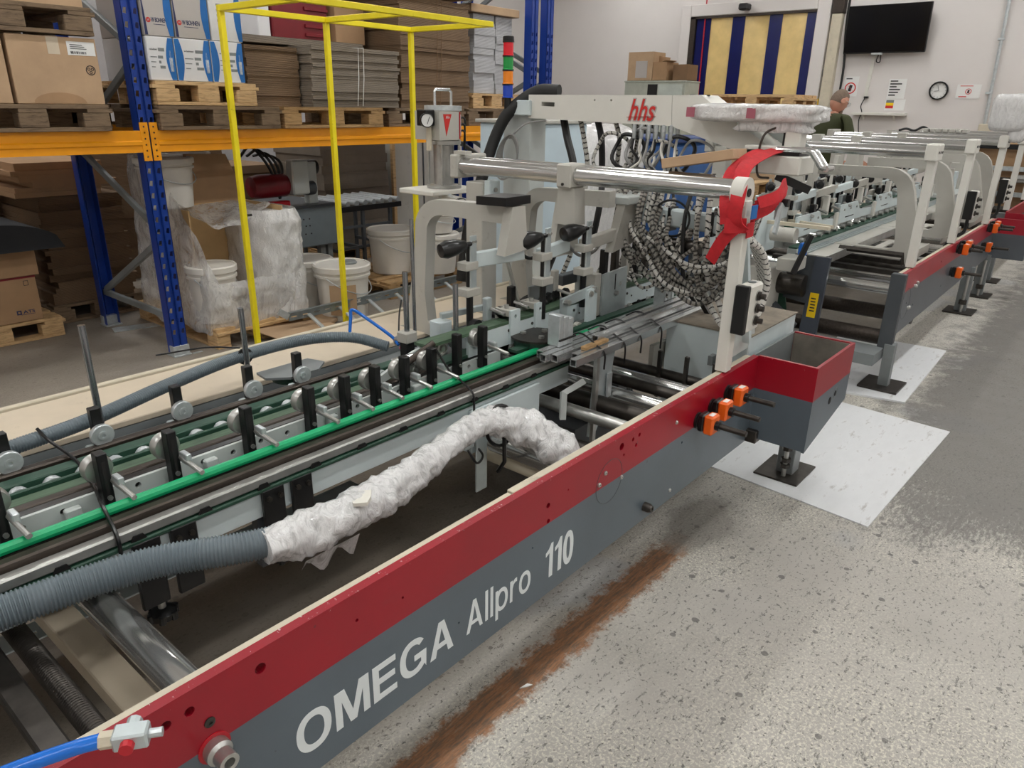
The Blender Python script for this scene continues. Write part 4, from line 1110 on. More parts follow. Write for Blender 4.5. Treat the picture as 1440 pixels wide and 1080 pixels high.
# centre carrier
X0, X1 = -.5, 2.16
ccx = MB().box(X0, X1, 1.515, 1.60, .655, .728, .003).build('centre_carrier', m_bluish, S1)
b = MB(); b.box(X0, X1, 1.500, 1.575, .730, .742, .004); b.build('lower_belt', m_belt, ccx)
MB().box(X0, X1 + .1, 1.503, 1.532, .7455, .772, .004).build('edge_rail', m_steel, ccx)
MB().box(X0, X1 + .05, 1.5335, 1.562, .752, .788, .004).build('slide_rail', m_brownrail, ccx)
MB().tube([(X0, 1.577, .797), (2.44, 1.577, .797)], .0125, 10).build('green_slide', m_green, ccx)
MB().box(X0, X1 + .02, 1.566, 1.59, .775, .786).build('slide_bed', m_dsteel, ccx)
for x in [.05 + .155 * i for i in range(13)]:
    MB().prism([(x, .7428), (x + .035, .7428), (x + .028, .7555), (x + .007, .7555)], 'y', 1.4995, 1.5025).build('rail_clip', m_black, ccx)
# perforated inner rail with slotted uprights
hs = [circ(x, .774 + (.0 if i % 2 else .004), .0075, 10) for i, x in enumerate([.12 + .083 * i for i in range(22)])]
pr_ = MB().prism([(X0, .730), (1.95, .730), (1.95, .796), (X0, .796)], 'y', 1.680, 1.690, hs).build('perforated_rail', m_lgrey, S1, smooth=False)
MB().box(X0, 1.95, 1.6905, 1.715, .775, .797, .002).build('guide_strip', m_bplast, pr_)
for x in (.45, .78, 1.16, 1.5): MB().box(x, x + .035, 1.66, 1.6795, .745, .785, .003).build('rail_block', m_lgrey, pr_)
MB().box(X0, 1.95, 1.716, 1.742, .778, .800, .003).build('bronze_rail', m_brownrail, pr_)
belt = MB().box(X0, 1.62, 1.745, 1.785, .775, .797, .003).build('carrier_belt', m_belt2, S1)
MB().box(X0, 1.60, 1.79, 1.80, .765, .806, .002).build('belt_edge', m_belt, belt)
MB().box(X0, 1.60, 1.83, 1.872, .782, .808, .003).build('carrier_belt', m_belt, S1)
MB().box(X0, 1.52, 1.895, 1.920, .785, .808, .004).build('bronze_rail', m_brownrail, S1)
MB().box(X0, 3.3, 1.99, 2.168, .690, .700, .002).build('inner_ledge', m_mgrey, S1)
MB().box(X0, 1.95, 1.72, 1.93, .66, .765).build('carrier_beam', m_dgrey, S1)
for i in range(24):
    x = .12 + .072 * i
    MB().lathe([(.0, -.012), (.021, -.010), (.023, 0), (.021, .010), (0, .012)], (x, 1.812, .787), (0, 1, 0), 12).build('belt_roller', m_galv, S1)
def upright(x, y=1.662, z0=.745, h=.155, rolls=True):
    u = MB().box(x - .012, x + .012, y - .016, y + .014, z0, z0 + h, .002).build('upright', m_black, S1)
    MB().box(x - .004, x + .004, y - .0165, y - .0155, z0 + .03, z0 + h - .02).build('slot', m_hole, u)
    MB().cyl((x, y - .016, z0 + .045), (x, y - .022, z0 + .045), .006, 8).build('bolt', m_steel, u)
    if rolls:
        MB().lathe([(.0, .014), (.030, .016), (.034, .022), (.034, .040), (.026, .044), (.012, .044), (0, .046)], (x, y, z0 + .105), (0, 1, 0), 18).build('roller', m_steel, u)
        MB().cyl((x + .014, y - .012, z0 + .085), (x + .020, y - .105, z0 + .070), .0065, 10).build('lever_pin', m_steel, u)
        MB().box(x + .012, x + .026, y - .05, y - .015, z0 + .07, z0 + .10, .002).build('pin_block', m_galv, u)
    return u
for x in (.33, .54, .70, .905, 1.10, 1.225, 1.34, 1.46, 1.58): upright(x)
for x in (1.70, 1.83): upright(x, z0=.765, rolls=(x > 1.8))
def knob(x, y=1.93, z=.83):
    u = MB().box(x - .013, x + .013, y - .002, y + .022, .765, .90, .002).build('upright', m_black, S1)
    MB().lathe([(.010, 0), (.027, .002), (.029, .006), (.029, .018), (.027, .020), (.012, .020), (.012, .0235), (.006, .0235), (.005, .019), (0, .019)], (x, y - .003, z), (0, -1, 0), 28).build('knurled_knob', m_galv, u)
    MB().box(x - .035, x - .014, y, y + .02, .775, .80, .003).build('clamp_foot', m_zinc, u)
for x in (.428, .64, .855, 1.078, 1.252): knob(x)
def rod(x, y, z0, z1, r=.009, tx=0.0, ty=0.0): return MB().cyl((x, y, z0), (x + tx, y + ty, z1), r, 12).build('guide_rod', m_rod, S1)
rod(.668, 1.99, .775, 1.105); rod(1.165, 2.09, .70, 1.035); rod(1.685, 1.895, .78, 1.10, .010); rod(1.797, 1.76, .77, 1.06, .010); rod(1.80, 1.98, .78, 1.26, .007)
MB().box(1.658, 1.712, 1.868, 1.922, .845, .885, .004).build('rod_clamp', m_wgrey, S1)
MB().box(1.665, 1.705, 1.875, 1.915, .745, .845, .003).build('rod_foot', m_black, S1)
# plates and star knobs hanging under the centre carrier
def hanger(x):
    for dx in (0, .085):
        p = MB().box(x + dx, x + dx + .062, 1.498, 1.512, .56, .735, .003).build('hanger_plate', m_black, S1)
        for q in (.015, .047): MB().cyl((x + dx + q, 1.498, .71), (x + dx + q, 1.490, .71), .007, 8).build('bolt', m_dsteel, p)
    kx = x + .05
    MB().cyl((kx, 1.53, .52), (kx, 1.53, .66), .009, 10).build('spindle', m_steel, S1)
    b = MB(); b.lathe([(.012, 0), (.030, .004), (.032, .02), (.014, .03), (0, .03)], (kx, 1.53, .50), n=12)
    for i in range(6): b.cyl((kx + .028 * math.cos(i * PI / 3), 1.53 + .028 * math.sin(i * PI / 3), .502), (kx + .028 * math.cos(i * PI / 3), 1.53 + .028 * math.sin(i * PI / 3), .522), .009, 8)
    b.build('star_knob', m_bplast, S1)
hanger(.515); hanger(.835)
MB().box(.83, .86, 1.53, 1.56, .50, .655).build('hanger_post', m_dgrey, S1)
# white machine box under the carrier with small switch plate
wb = MB().box(1.60, 1.965, 1.50, 1.60, .555, .712, .004).build('control_box', m_bluish, S1)
MB().box(1.58, 1.985, 1.605, 1.78, .60, .722, .003).build('box_lid', m_wgrey, S1)
MB().box(1.535, 1.585, 1.47, 1.50, .60, .70, .003).build('terminal_plate', m_zinc, S1)
for dx, dz in ((.01, .08), (.03, .08), (.04, .06), (.01, .05), (.03, .03), (.02, .02)): MB().cyl((1.535 + dx, 1.4695, .60 + dz), (1.535 + dx, 1.4705, .60 + dz), .004, 8).build('terminal_hole', m_hole, S1)
MB().tube(smooth_path([(1.55, 1.47, .60), (1.56, 1.44, .56), (1.60, 1.45, .57), (1.60, 1.49, .60)]), .004, 6).build('terminal_cable', m_bcable, S1)
MB().box(1.592, 1.645, 1.47, 1.478, .425, .66, .002).build('bracket_strip', m_zinc, S1)
MB().prism([(1.48, .55), (1.48, .66), (1.40, .64), (1.40, .50)], 'x', 1.70, 1.71).build('bracket_strip', m_zinc, S1)
MB().prism([(2.15, .46), (2.20, .47), (2.26, .56), (2.30, .78), (2.18, .79)], 'y', 1.40, 1.41).build('support_column', m_zinc, S1)
MB().box(2.155, 2.175, 1.385, 1.40, .44, .79).build('column_edge', m_steel, S1)
MB().box(2.24, 2.27, 1.385, 1.395, .60, .70, .003).build('column_latch', m_galv, S1)
MB().tube([(2.0, 1.42, .58), (2.0, 1.42, .68), (2.12, 1.42, .69)], .016, 4).build('elbow_bracket', m_lgrey, S1)

# nose and upper carrier
m_side = m_bluish
uc = MB().prism([(1.80, .800), (3.30, .790), (3.30, .865), (1.80, .880)], 'y', 1.700, 1.712).build('upper_carrier', m_side, S1)
MB().prism([(1.60, .882), (3.30, .870), (3.30, .880), (1.60, .893)], 'y', 1.700, 1.765).build('upper_belt', m_belt2, uc)
MB().prism([(1.62, .80), (3.30, .79), (3.30, .80), (1.62, .81)], 'y', 1.705, 1.765).build('lower_belt', m_belt, uc)
ns = MB().prism([(1.40, .800), (1.44, .80), (1.62, .845), (1.80, .862), (1.80, .884), (1.64, .885), (1.56, .868), (1.42, .822)], 'y', 1.735, 1.747).build('nose_plate', m_lgrey, S1)
for x, z, r in ((1.685, .858, .026), (1.755, .868, .026), (1.605, .826, .017), (1.56, .815, .017), (1.655, .842, .020), (1.50, .80, .018)):
    MB().lathe([(0, 0), (r, .001), (r, .018), (r * .7, .02), (r * .7, .012), (r * .35, .012), (r * .35, .022), (0, .022)], (x, 1.733, z), (0, -1, 0), 18).build('pulley', m_steel, ns)
MB().cyl((1.52, 1.72, .845), (1.62, 1.69, .90), .012, 12).build('handle_bar', m_brownrail, S1)
MB().box(1.47, 1.56, 1.72, 1.74, .83, .87, .004).build('clamp_block', m_alu, S1)
for x in (2.02, 2.17): # fork blocks
    fb = MB().prism([(x, .80), (x, .93), (x + .055, .93), (x + .055, .80)], 'y', 1.690, 1.700, [circ(x + .028, .905, .008, 10)]).build('fork_block', m_bluish, S1)
    MB().box(x, x + .055, 1.7005, 1.76, .905, .93, .002).build('fork_top', m_wgrey, fb)
    MB().box(x, x + .055, 1.76, 1.77, .885, .93).build('fork_back', m_wgrey, fb)
    MB().cyl((x + .02, 1.73, .93), (x + .02, 1.73, .945), .009, 8).build('bolt', m_steel, fb)
# gauge plate, link bracket, horizontal disc pulley
gp = MB().prism([(2.60, .80), (2.79, .80), (2.79, .99), (2.60, .98)], 'y', 1.665, 1.675).build('gauge_plate', m_zinc, S1)
MB().box(2.692, 2.698, 1.6635, 1.665, .90, .97).build('gauge_slot', m_hole, gp)
MB().cyl((2.70, 1.665, .885), (2.70, 1.65, .885), .010, 10).build('thumb_screw', m_steel, gp)
MB().box(2.555, 2.60, 1.675, 1.74, .80, .985, .003).build('gauge_side', m_wgrey, gp)
lb = MB().prism([(2.28, .77), (2.315, .77), (2.315, .90), (2.50, .915), (2.50, .955), (2.28, .935)], 'y', 1.645, 1.657).build('link_bracket', m_zinc, S1)
MB().prism([(2.44, .80), (2.505, .80), (2.505, .95), (2.44, .945)], 'y', 1.63, 1.645).build('link_tab', m_bluish, lb)
for x, z in ((2.30, .92), (2.455, .93), (2.49, .94)): MB().cyl((x, 1.645, z), (x, 1.622, z), .012, 8).build('bolt', m_steel, lb)
for x in (2.345, 2.385): MB().lathe([(0, 0), (.022, .001), (.022, .02), (.010, .02), (.010, .026), (0, .026)], (x, 1.65, .80), (0, -1, 0), 16).build('pulley', m_wgrey, lb)
dp = MB().lathe([(.0, 0), (.085, .002), (.085, .032), (0, .034)], (2.10, 1.63, .79), n=28).build('disc_pulley', m_belt, S1)
MB().lathe([(.0, .034), (.098, .036), (.098, .044), (0, .046)], (2.10, 1.63, .79), n=28).build('disc_plate', m_dsteel, dp)
for a in (0, 2.1, 4.2): MB().cyl((2.10 + .05 * math.cos(a), 1.63 + .05 * math.sin(a), .834), (2.10 + .05 * math.cos(a), 1.63 + .05 * math.sin(a), .844), .012, 6).build('bolt', m_steel, dp)
dp = MB().lathe([(.0, 0), (.06, .002), (.06, .028), (0, .03)], (1.30, 2.06, .765), n=24).build('disc_pulley', m_belt, S1)
MB().prism([(1.19, 2.03), (1.25, 1.98), (1.36, 1.98), (1.42, 2.03), (1.40, 2.10), (1.20, 2.10)], 'z', .798, .806).build('disc_plate', m_mgrey, dp)
# far half of the centre carrier with its perforated face
MB().prism([(2.20, .70), (3.20, .70), (3.20, .80), (2.20, .80)], 'y', 1.60, 1.612, [circ(2.3 + .12 * i, .745 + .02 * (i % 2), .008, 8) for i in range(8)]).build('perforated_rail', m_lgrey, S1, smooth=False)
MB().box(1.95, 3.2, 1.60, 1.64, .8015, .812).build('guide_belt', m_belt, S1)

# handle units
def handle_unit(x, y, par, z_top=1.20, knob_dir=(-1, .25), z_shaft=.86, big=1.0):
    p = MB().box(x - .004, x + .028, y - .012, y - .004, z_top - .20, z_top + .012, .002).build('handle_plate', m_zinc, par)
    MB().cyl((x + .008, y + .006, z_shaft), (x + .008, y + .006, z_top - .02), .013, 10).build('adjusting_shaft', m_black, par)
    MB().box(x - .035, x + .03, y - .02, y + .03, z_top - .11, z_top - .08, .003).build('guide_block', m_wgrey, par)
    MB().box(x - .035, x + .035, y - .025, y + .03, z_top - .205, z_top - .175, .003).build('guide_block', m_wgrey, par)
    d_ = Vector((knob_dir[0], knob_dir[1], -.12)).normalized()
    c = Vector((x + .002, y - .008, z_top - .015))
    MB().lathe([(.008, 0), (.010, .02), (.016, .025), (.026 * big, .07), (.029 * big, .105), (.022 * big, .128), (0, .135)], c, d_, 18).build('black_handle', m_bplast, par)
    for dx, dz in ((.006, -.01), (.02, -.01), (.006, -.19), (.022, -.19)): MB().cyl((x + dx, y - .012, z_top + dz), (x + dx, y - .017, z_top + dz), .005, 8).build('bolt', m_steel, par)
    return p
handle_unit(1.90, 1.79, S1, big=1.1); handle_unit(2.21, 1.69, S1, z_top=1.205, big=1.2); handle_unit(2.47, 1.68, S1, z_top=1.205, big=1.2)
MB().lathe([(0, 0), (.025, .002), (.025, .03), (0, .032)], (1.915, 1.79, .88), (0, -1, 0), 16).build('clamp_hub', m_black, S1)
MB().box(1.86, 1.99, 1.76, 1.80, .80, .85, .004).build('clamp_foot', m_zinc, S1)
for i in range(3): MB().lathe([(0, 0), (.028, .002), (.028, .018), (.012, .02), (0, .03)], (2.31 + .05 * i, 1.77 + .01 * i, .90), (0, -1, 0), 16).build('pressure_roller', m_bplast, S1)
for i in range(3): MB().lathe([(0, 0), (.026, .002), (.026, .018), (.012, .02), (0, .03)], (2.62 + .05 * i, 1.78, .92), (0, -1, 0), 16).build('pressure_roller', m_bplast, S1)
MB().box(2.24, 2.40, 1.78, 1.79, .86, .97, .003).build('roller_plate', m_mgrey, S1)
MB().box(2.48, 2.62, 1.79, 1.83, .93, .975, .003).build('roller_plate', m_dgrey, S1)

# swan neck arms (plates across the machine)
def arc_pts(cy, cz, r, a0, a1, n=8): return [(cy + r * math.cos(math.radians(a0 + (a1 - a0) * i / n)), cz + r * math.sin(math.radians(a0 + (a1 - a0) * i / n))) for i in range(n + 1)]
def swan(x, dy=0.0, th=.05, y_end=1.72, mat=None):
    out = [(2.34 + dy, .74), (2.28 + dy, .76), (2.215 + dy, 1.12)] + arc_pts(2.08 + dy, 1.165, .135, 15, 92, 8) + [(y_end, 1.312)]
    inn = [(y_end, 1.245), (2.06 + dy, 1.243)] + arc_pts(2.065 + dy, 1.16, .083, 90, 20, 6) + [(2.165 + dy, .92), (2.15 + dy, .80), (2.10 + dy, .755), (2.02 + dy, .74)]
    return MB().prism(out + inn, 'x', x, x + th).build('swan_neck_arm', mat or m_wgrey, S1)
swan(2.03); swan(2.69, .0)
MB().prism([(1.83, 1.31), (1.69, 1.315), (1.69, 1.345), (1.83, 1.34)], 'x', 1.98, 2.12).build('arm_cap', m_black, S1)
MB().prism([(1.98, 1.14), (2.11, 1.15), (2.09, 1.31), (2.02, 1.31)], 'y', 1.69, 1.73).build('arm_foot', m_wgrey, S1)
MB().bar((1.92, 1.82, 1.115), (2.12, 1.72, 1.135), .03, .055, .003).build('link_bar', m_bluish, S1)
MB().bar((2.23, 1.73, 1.105), (2.43, 1.74, 1.12), .03, .05, .003).build('link_bar', m_bluish, S1)
MB().bar((2.50, 1.72, 1.11), (2.80, 1.70, 1.14), .03, .05, .003).build('link_bar', m_wgrey, S1)
MB().prism([(2.41, 1.06), (2.60, 1.06), (2.55, 1.33), (2.47, 1.33)], 'y', 1.80, 1.83).build('hanger_shield', m_wgrey, S1)
MB().prism([(2.68, 1.06), (2.88, 1.09), (2.84, 1.26), (2.76, 1.26)], 'y', 1.68, 1.72).build('hanger_shield', m_wgrey, S1)
MB().box(2.42, 2.52, 2.20, 2.30, .744, 1.33, .004).build('bar_column', m_wgrey, S1)
MB().box(2.43, 2.50, 2.165, 2.20, 1.20, 1.34, .004).build('column_face', m_bluish, S1)
for z in (1.24, 1.30): MB().cyl((2.465, 2.165, z), (2.465, 2.158, z), .010, 8).build('bolt', m_steel, S1)
MB().cyl((2.10, 1.80, 1.14), (2.18, 1.78, .90), .008, 10).build('stay_rod', m_steel, S1)
# high chrome bars with end holder and clamp
cb = MB().cyl((2.445, 1.06, 1.392), (2.445, 2.34, 1.392), .035, 28).build('high_chrome_bar', m_chrome, S1)
MB().cyl((2.56, 1.20, 1.398), (2.56, 2.34, 1.398), .028, 24).build('high_chrome_bar', m_chrome, S1)
MB().box(2.40, 2.60, 2.335, 2.38, 1.34, 1.44, .006).build('bar_end_holder', m_wgrey, S1)
MB().box(2.42, 2.46, 2.30, 2.37, 1.44, 1.455).build('holder_cap', m_wgrey, S1)
MB().box(2.395, 2.50, 1.715, 1.785, 1.345, 1.437, .006).build('bar_clamp', m_wgrey, S1)
MB().prism([(1.70, 1.20), (1.80, 1.20), (1.79, 1.345), (1.71, 1.345)], 'x', 2.42, 2.49).build('clamp_hanger', m_wgrey, S1)
MB().cyl((2.39, 1.75, 1.36), (2.40, 1.75, 1.36), .006, 8).build('bolt', m_dsteel, S1)
# upright post carrying the bar, with button box
MB().box(2.43, 2.475, 1.005, 1.05, .745, 1.36, .003).build('bar_post', m_offwhite, S1)
MB().prism(circ(2.45, 1.385, .05, 20), 'y', 1.015, 1.06).build('post_head', m_offwhite, S1)
MB().cyl((2.45, 1.014, 1.385), (2.45, 1.010, 1.385), .014, 12).build('head_bore', m_hole, S1)
MB().prism([(2.475, .75), (2.80, .76), (2.78, .86), (2.62, 1.0), (2.53, 1.24), (2.475, 1.24)], 'y', 1.055, 1.067).build('post_gusset', m_lgrey, S1)
MB().bar((2.53, 1.04, 1.22), (2.68, 1.04, .80), .03, .02).build('gusset_edge', m_bluish, S1)
bx = MB().box(2.44, 2.55, .955, 1.004, .90, 1.075, .008).build('button_box', m_offwhite, S1)
MB().box(2.415, 2.439, .955, 1.004, .90, 1.075, .003).build('box_back', m_bplast, bx)
for i, z in enumerate((.94, .985, 1.03)):
    MB().lathe([(.014, 0), (.016, .004), (.016, .010), (.010, .012), (.010, .028), (0, .029)], (2.505, .955, z), (0, -1, 0), 14).build('push_button', m_dsteel, bx)
    MB().prism(circ(2.505, z, .020, 16), 'y', .952, .955, [circ(2.505, z, .016, 16)]).build('button_ring', m_steel, bx)
MB().lathe([(.014, 0), (.016, .003), (.008, .004), (0, .004)], (2.50, .98, 1.075), (0, 0, 1), 14).build('top_plug', m_mgrey, bx)
# cross beam carrying glue heads
MB().bar((2.90, 1.22, 1.197), (2.90, 1.80, 1.215), .06, .075, .008).build('glue_cross_beam', m_bluish, S1)
MB().cyl((2.87, 1.22, 1.192), (2.93, 1.22, 1.192), .042, 20).build('beam_end', m_bluish, S1)
MB().box(2.75, 2.95, 1.66, 1.78, 1.255, 1.29, .005).build('beam_plate', m_lgrey, S1)
for y in (1.32, 1.52, 1.60): MB().box(2.864, 2.935, y, y + .012, 1.15, 1.25).build('cable_tie', m_bplast, S1)
MB().cyl((2.86, 1.36, 1.10), (2.86, 1.52, 1.10), .028, 14).build('glue_valve', m_dsteel, S1)
MB().cyl((2.82, 1.57, 1.06), (2.82, 1.585, 1.06), .020, 14).build('yellow_cap', m_ylabel, S1)
for i in range(6):
    x = 2.72 + .09 * i
    MB().box(x, x + .03, 1.74, 1.77, .88, 1.06, .003).build('glue_head', [m_black, m_dsteel, m_wgrey][i % 3], S1)
    MB().cyl((x + .015, 1.73, .93), (x + .015, 1.66, .92), .008, 8).build('head_screw', m_steel, S1)
MB().bar((2.95, 1.25, .70), (2.92, 1.50, 1.02), .018, .018).build('lever', m_bplast, S1)
# open trough and brackets behind the hopper
MB().box(2.66, 3.30, 1.43, 1.45, .58, .70).build('trough_side', m_wgrey, S1)
MB().box(2.70, 3.25, 1.18, 1.20, .66, .70).build('trough_side', m_mgrey, S1)
for y in (1.1, 1.22, 1.34): MB().box(2.56, 2.575, y, y + .015, .52, .72).build('fork_pin', m_dsteel, S1)
MB().box(2.60, 2.64, 1.06, 1.08, .56, .68).build('stop_plate', m_black, S1)


# small rollers, bolts and springs along the upper carrier
for i in range(16):
    x = 1.86 + .085 * i
    MB().lathe([(0, 0), (.014, .001), (.014, .014), (.006, .015), (.006, .019), (0, .019)], (x, 1.700, .786), (0, -1, 0), 12).build('track_roller', m_black if i % 2 else m_steel, S1)
for i in range(10):
    x = 1.88 + .14 * i
    MB().cyl((x, 1.700, .855 - .006 * i / 5), (x, 1.697, .855 - .006 * i / 5), .006, 8).build('bolt', m_dsteel, S1)
    MB().cyl((x + .04, 1.700, .83), (x + .04, 1.697, .83), .004, 8).build('bolt', m_dsteel, S1)
for i, x in enumerate((1.98, 2.12, 2.40, 2.58, 2.86, 3.0)):
    MB().box(x, x + .03, 1.775, 1.80, .88, .97 + .02 * (i % 3), .003).build('bearing_block', (m_zinc, m_black, m_wgrey)[i % 3], S1)
    MB().cyl((x + .015, 1.77, .93), (x + .015, 1.70, .92), .007, 8).build('head_screw', m_steel, S1)
    MB().lathe([(0, 0), (.022, .002), (.022, .016), (.009, .018), (0, .022)], (x + .06, 1.77, .91), (0, -1, 0), 14).build('pressure_roller', m_steel if i % 2 else m_bplast, S1)
MB().bar((1.82, 1.86, .92), (2.02, 1.80, .93), .02, .022, .002).build('link_bar', m_zinc, S1)
MB().box(1.80, 1.86, 1.84, 1.90, .80, .90, .003).build('rod_foot', m_bluish, S1)
MB().tube(smooth_path([(2.28, 2.06, .80), (2.40, 2.02, .78), (2.55, 2.04, .82), (2.70, 2.05, .80)]), .016, 8).build('black_conduit', m_rubber, S1)
MB().tube(smooth_path([(2.34, 1.90, 1.16), (2.36, 1.93, 1.08), (2.42, 1.92, 1.04), (2.48, 1.88, 1.08), (2.50, 1.84, 1.16)]), .008, 7).build('lead', m_bcable, S1)
MB().tube(smooth_path([(2.52, 1.80, 1.10), (2.58, 1.78, 1.05), (2.66, 1.76, 1.06), (2.70, 1.74, 1.12)]), .007, 7).build('lead', m_gcable, S1)
# ================================================================ loose things on the near section
def corrugated(path, r, pitch=.009, n=18, d=.12):
    P = smooth_path(path, 60); L = 0; out = [P[0]]; last = P[0]
    for p in P[1:]:
        while (p - last).length >= pitch / 4:
            last = last + (p - last).normalized() * pitch / 4; out.append(last.copy())
    rr = [r * (1 + d * (0.5 if i % 4 in (0, 1) else -0.5)) for i in range(len(out))]
    return MB().tube(out, rr, n)
h = thing('suction_hose', 'thick grey corrugated hose lying along the near carrier', 'hose', (.3, 1.44, .72))
corrugated([(-.35, 1.56, .71), (-.1, 1.50, .725), (.14, 1.465, .735), (.30, 1.445, .74), (.50, 1.40, .742), (.66, 1.31, .742), (.78, 1.265, .735)], .033, .0075, 18, .10).build('corrugated_tube', m_hose, h, angle=60)
h = thing('suction_hose', 'thinner grey corrugated hose along the rear frame', 'hose', (1.0, 2.06, .8))
corrugated([(.44, 1.985, .835), (.64, 2.01, .84), (.90, 2.085, .85), (1.16, 2.15, .855), (1.42, 2.155, .855), (1.58, 2.08, .845), (1.66, 1.97, .815)], .019, .007, 14, .13).build('corrugated_tube', m_hose, h, angle=60)
MB().tube(smooth_path([(.52, 1.99, .865), (.53, 1.95, .84), (.55, 1.85, .81), (.53, 1.70, .80), (.50, 1.58, .815), (.49, 1.50, .775), (.49, 1.495, .73)]), .0045, 6).build('cable_tie', m_bplast, h)
MB().prism(circ(1.19, .855, .028, 16), 'y', 2.14, 2.148).build('cable_tie', m_bplast, h)
MB().tube(smooth_path([(1.18, 2.15, .885), (1.10, 2.22, .89), (.98, 2.32, .87)]), .003, 5).build('tie_tail', m_bplast, h)
# film wrapped hose end
def crumple_tube(path, rad, n=28, seed=0, amp=.10, steps=10):
    P = smooth_path(path, steps); m = len(P); b = MB()
    R = []
    for i in range(m):
        t_ = i / (m - 1) * (len(rad) - 1); k_ = min(int(t_), len(rad) - 2); R.append(rad[k_] + (rad[k_ + 1] - rad[k_]) * (t_ - k_))
    b.tube(P, R, n)
    out = []
    for i, p in enumerate(b.v):
        c = P[min(i // n, m - 1)]; v = Vector(p) - c
        q = noise.noise((p[0] * 22 + seed, p[1] * 22, p[2] * 22)) * amp * 1.4 + noise.noise((p[0] * 60 + seed, p[1] * 60, p[2] * 60)) * amp * .8
        out.append(tuple(c + v * (1 + q)))
    b.v = out
    return b
t = thing('wrapped_hose', 'film wrapped hose bundle tied over the chrome cross bar', 'hose', (1.2, 1.28, .68))
crumple_tube([(.70, 1.275, .742), (.80, 1.26, .735), (.95, 1.265, .73), (1.10, 1.28, .735), (1.28, 1.32, .74), (1.45, 1.365, .745), (1.56, 1.35, .735), (1.63, 1.27, .70), (1.66, 1.18, .655), (1.67, 1.12, .61)], [.038, .052, .050, .045, .038, .038, .048, .058, .058, .040], 36, 3, .20, 20).build('film', m_wrap, t, angle=70)
MB().tube(smooth_path([(.72, 1.272, .742), (.80, 1.26, .735), (.95, 1.265, .73), (1.10, 1.28, .735), (1.28, 1.32, .74), (1.45, 1.365, .745), (1.56, 1.35, .735), (1.63, 1.27, .70), (1.66, 1.18, .655)], 8), .031, 12).build('inner_hose', m_wcable, t)
MB().grid(lambda u, v: (.76 + .15 * u, 1.215 + .03 * v, .70 - .05 * v + .02 * math.sin(11 * u) * v), 14, 4).build('film_tail', m_wrap, t)
MB().prism([(.905, 1.225), (.93, 1.205), (.955, 1.222), (.975, 1.245), (.95, 1.262), (.92, 1.258), (.912, 1.24)], 'z', .770, .779).build('foam_patch', m_hosewrap_fill, t)
b = MB().tube([(1.56 + .062 * math.cos(a), 1.352 - .01 + .012 * math.sin(a), .735 + .062 * math.sin(a) - .012) for a in [2 * PI * i / 20 for i in range(20)]], .006, 6, closed=True); b.build('cable_tie', m_bplast, t)
MB().tube([(1.555, 1.32, .69), (1.57, 1.33, .60), (1.585, 1.37, .545)], .007, 6).build('cable_tie', m_bplast, t)
# bundle of aluminium profiles tied on the carrier
def sq_tube(x0, x1, y, z, s_, label, tilt=0.0):
    o_ = [(y - s_, z - s_), (y + s_, z - s_), (y + s_, z + s_), (y - s_, z + s_)]; k_ = s_ * .78
    i_ = [(y - k_, z - k_), (y + k_, z - k_), (y + k_, z + k_), (y - k_, z + k_)]
    o = MB().prism(o_, 'x', x0, x1, [i_]).build('aluminium_profile', m_alu); tag(o, label, 'profile', 'aluminium profiles tied on the carrier'); return o
lab = 'square aluminium tube lying in the tied bundle on the carrier'
for i, (y, z, x0, x1) in enumerate(((1.385, .803, 2.00, 3.0), (1.415, .806, 2.05, 3.06), (1.452, .810, 1.98, 2.95), (1.482, .812, 1.95, 2.9), (1.512, .814, 1.97, 2.92), (1.43, .837, 2.2, 3.05), (1.465, .842, 2.3, 3.08))):
    sq_tube(x0, x1, y, z, .0135, lab)
tag(MB().box(2.10, 2.25, 1.40, 1.425, .8205, .834, .002).build('wooden_strip', m_wood), 'short brown wooden strip lying on the aluminium tubes', 'strip')
for i, x in enumerate((2.05, 2.82)):
    t = thing('guide_block', ['upright aluminium guide block at the near end of the tube bundle', 'upright aluminium guide block at the far end of the tube bundle'][i], 'block', (x, 1.50, .826))
    for k_ in range(3): MB().box(x + .030 * k_, x + .030 * k_ + .027, 1.485, 1.54, .8265, .945 - .01 * k_, .003).build('profile', m_galv, t)
    MB().box(x - .005, x + .095, 1.478, 1.4845, .85, .856).build('cable_tie', m_bplast, t)
t = thing('cable_tie_loop', 'thin black tie looped over the green slide and rails', 'cable tie', (1.6, 1.54, .73))
MB().tube(smooth_path([(1.58, 1.64, .90), (1.60, 1.60, .83), (1.605, 1.575, .815), (1.605, 1.52, .79), (1.605, 1.495, .765), (1.605, 1.493, .70)]), .0035, 6).build('strap', m_bplast, t)
for i, x in enumerate((2.16, 2.30, 2.42, 2.58)):
    o = MB().tube(smooth_path([(x, 1.53, .832), (x + .005, 1.47, .858), (x + .01, 1.40, .824), (x + .012, 1.366, .80), (x + .012, 1.364, .74 - .02 * (i % 2))]), .0035, 6).build('cable_tie_loop', m_bplast)
    tag(o, 'thin black tie round the aluminium tube bundle', 'cable tie', 'ties round the tube bundle')
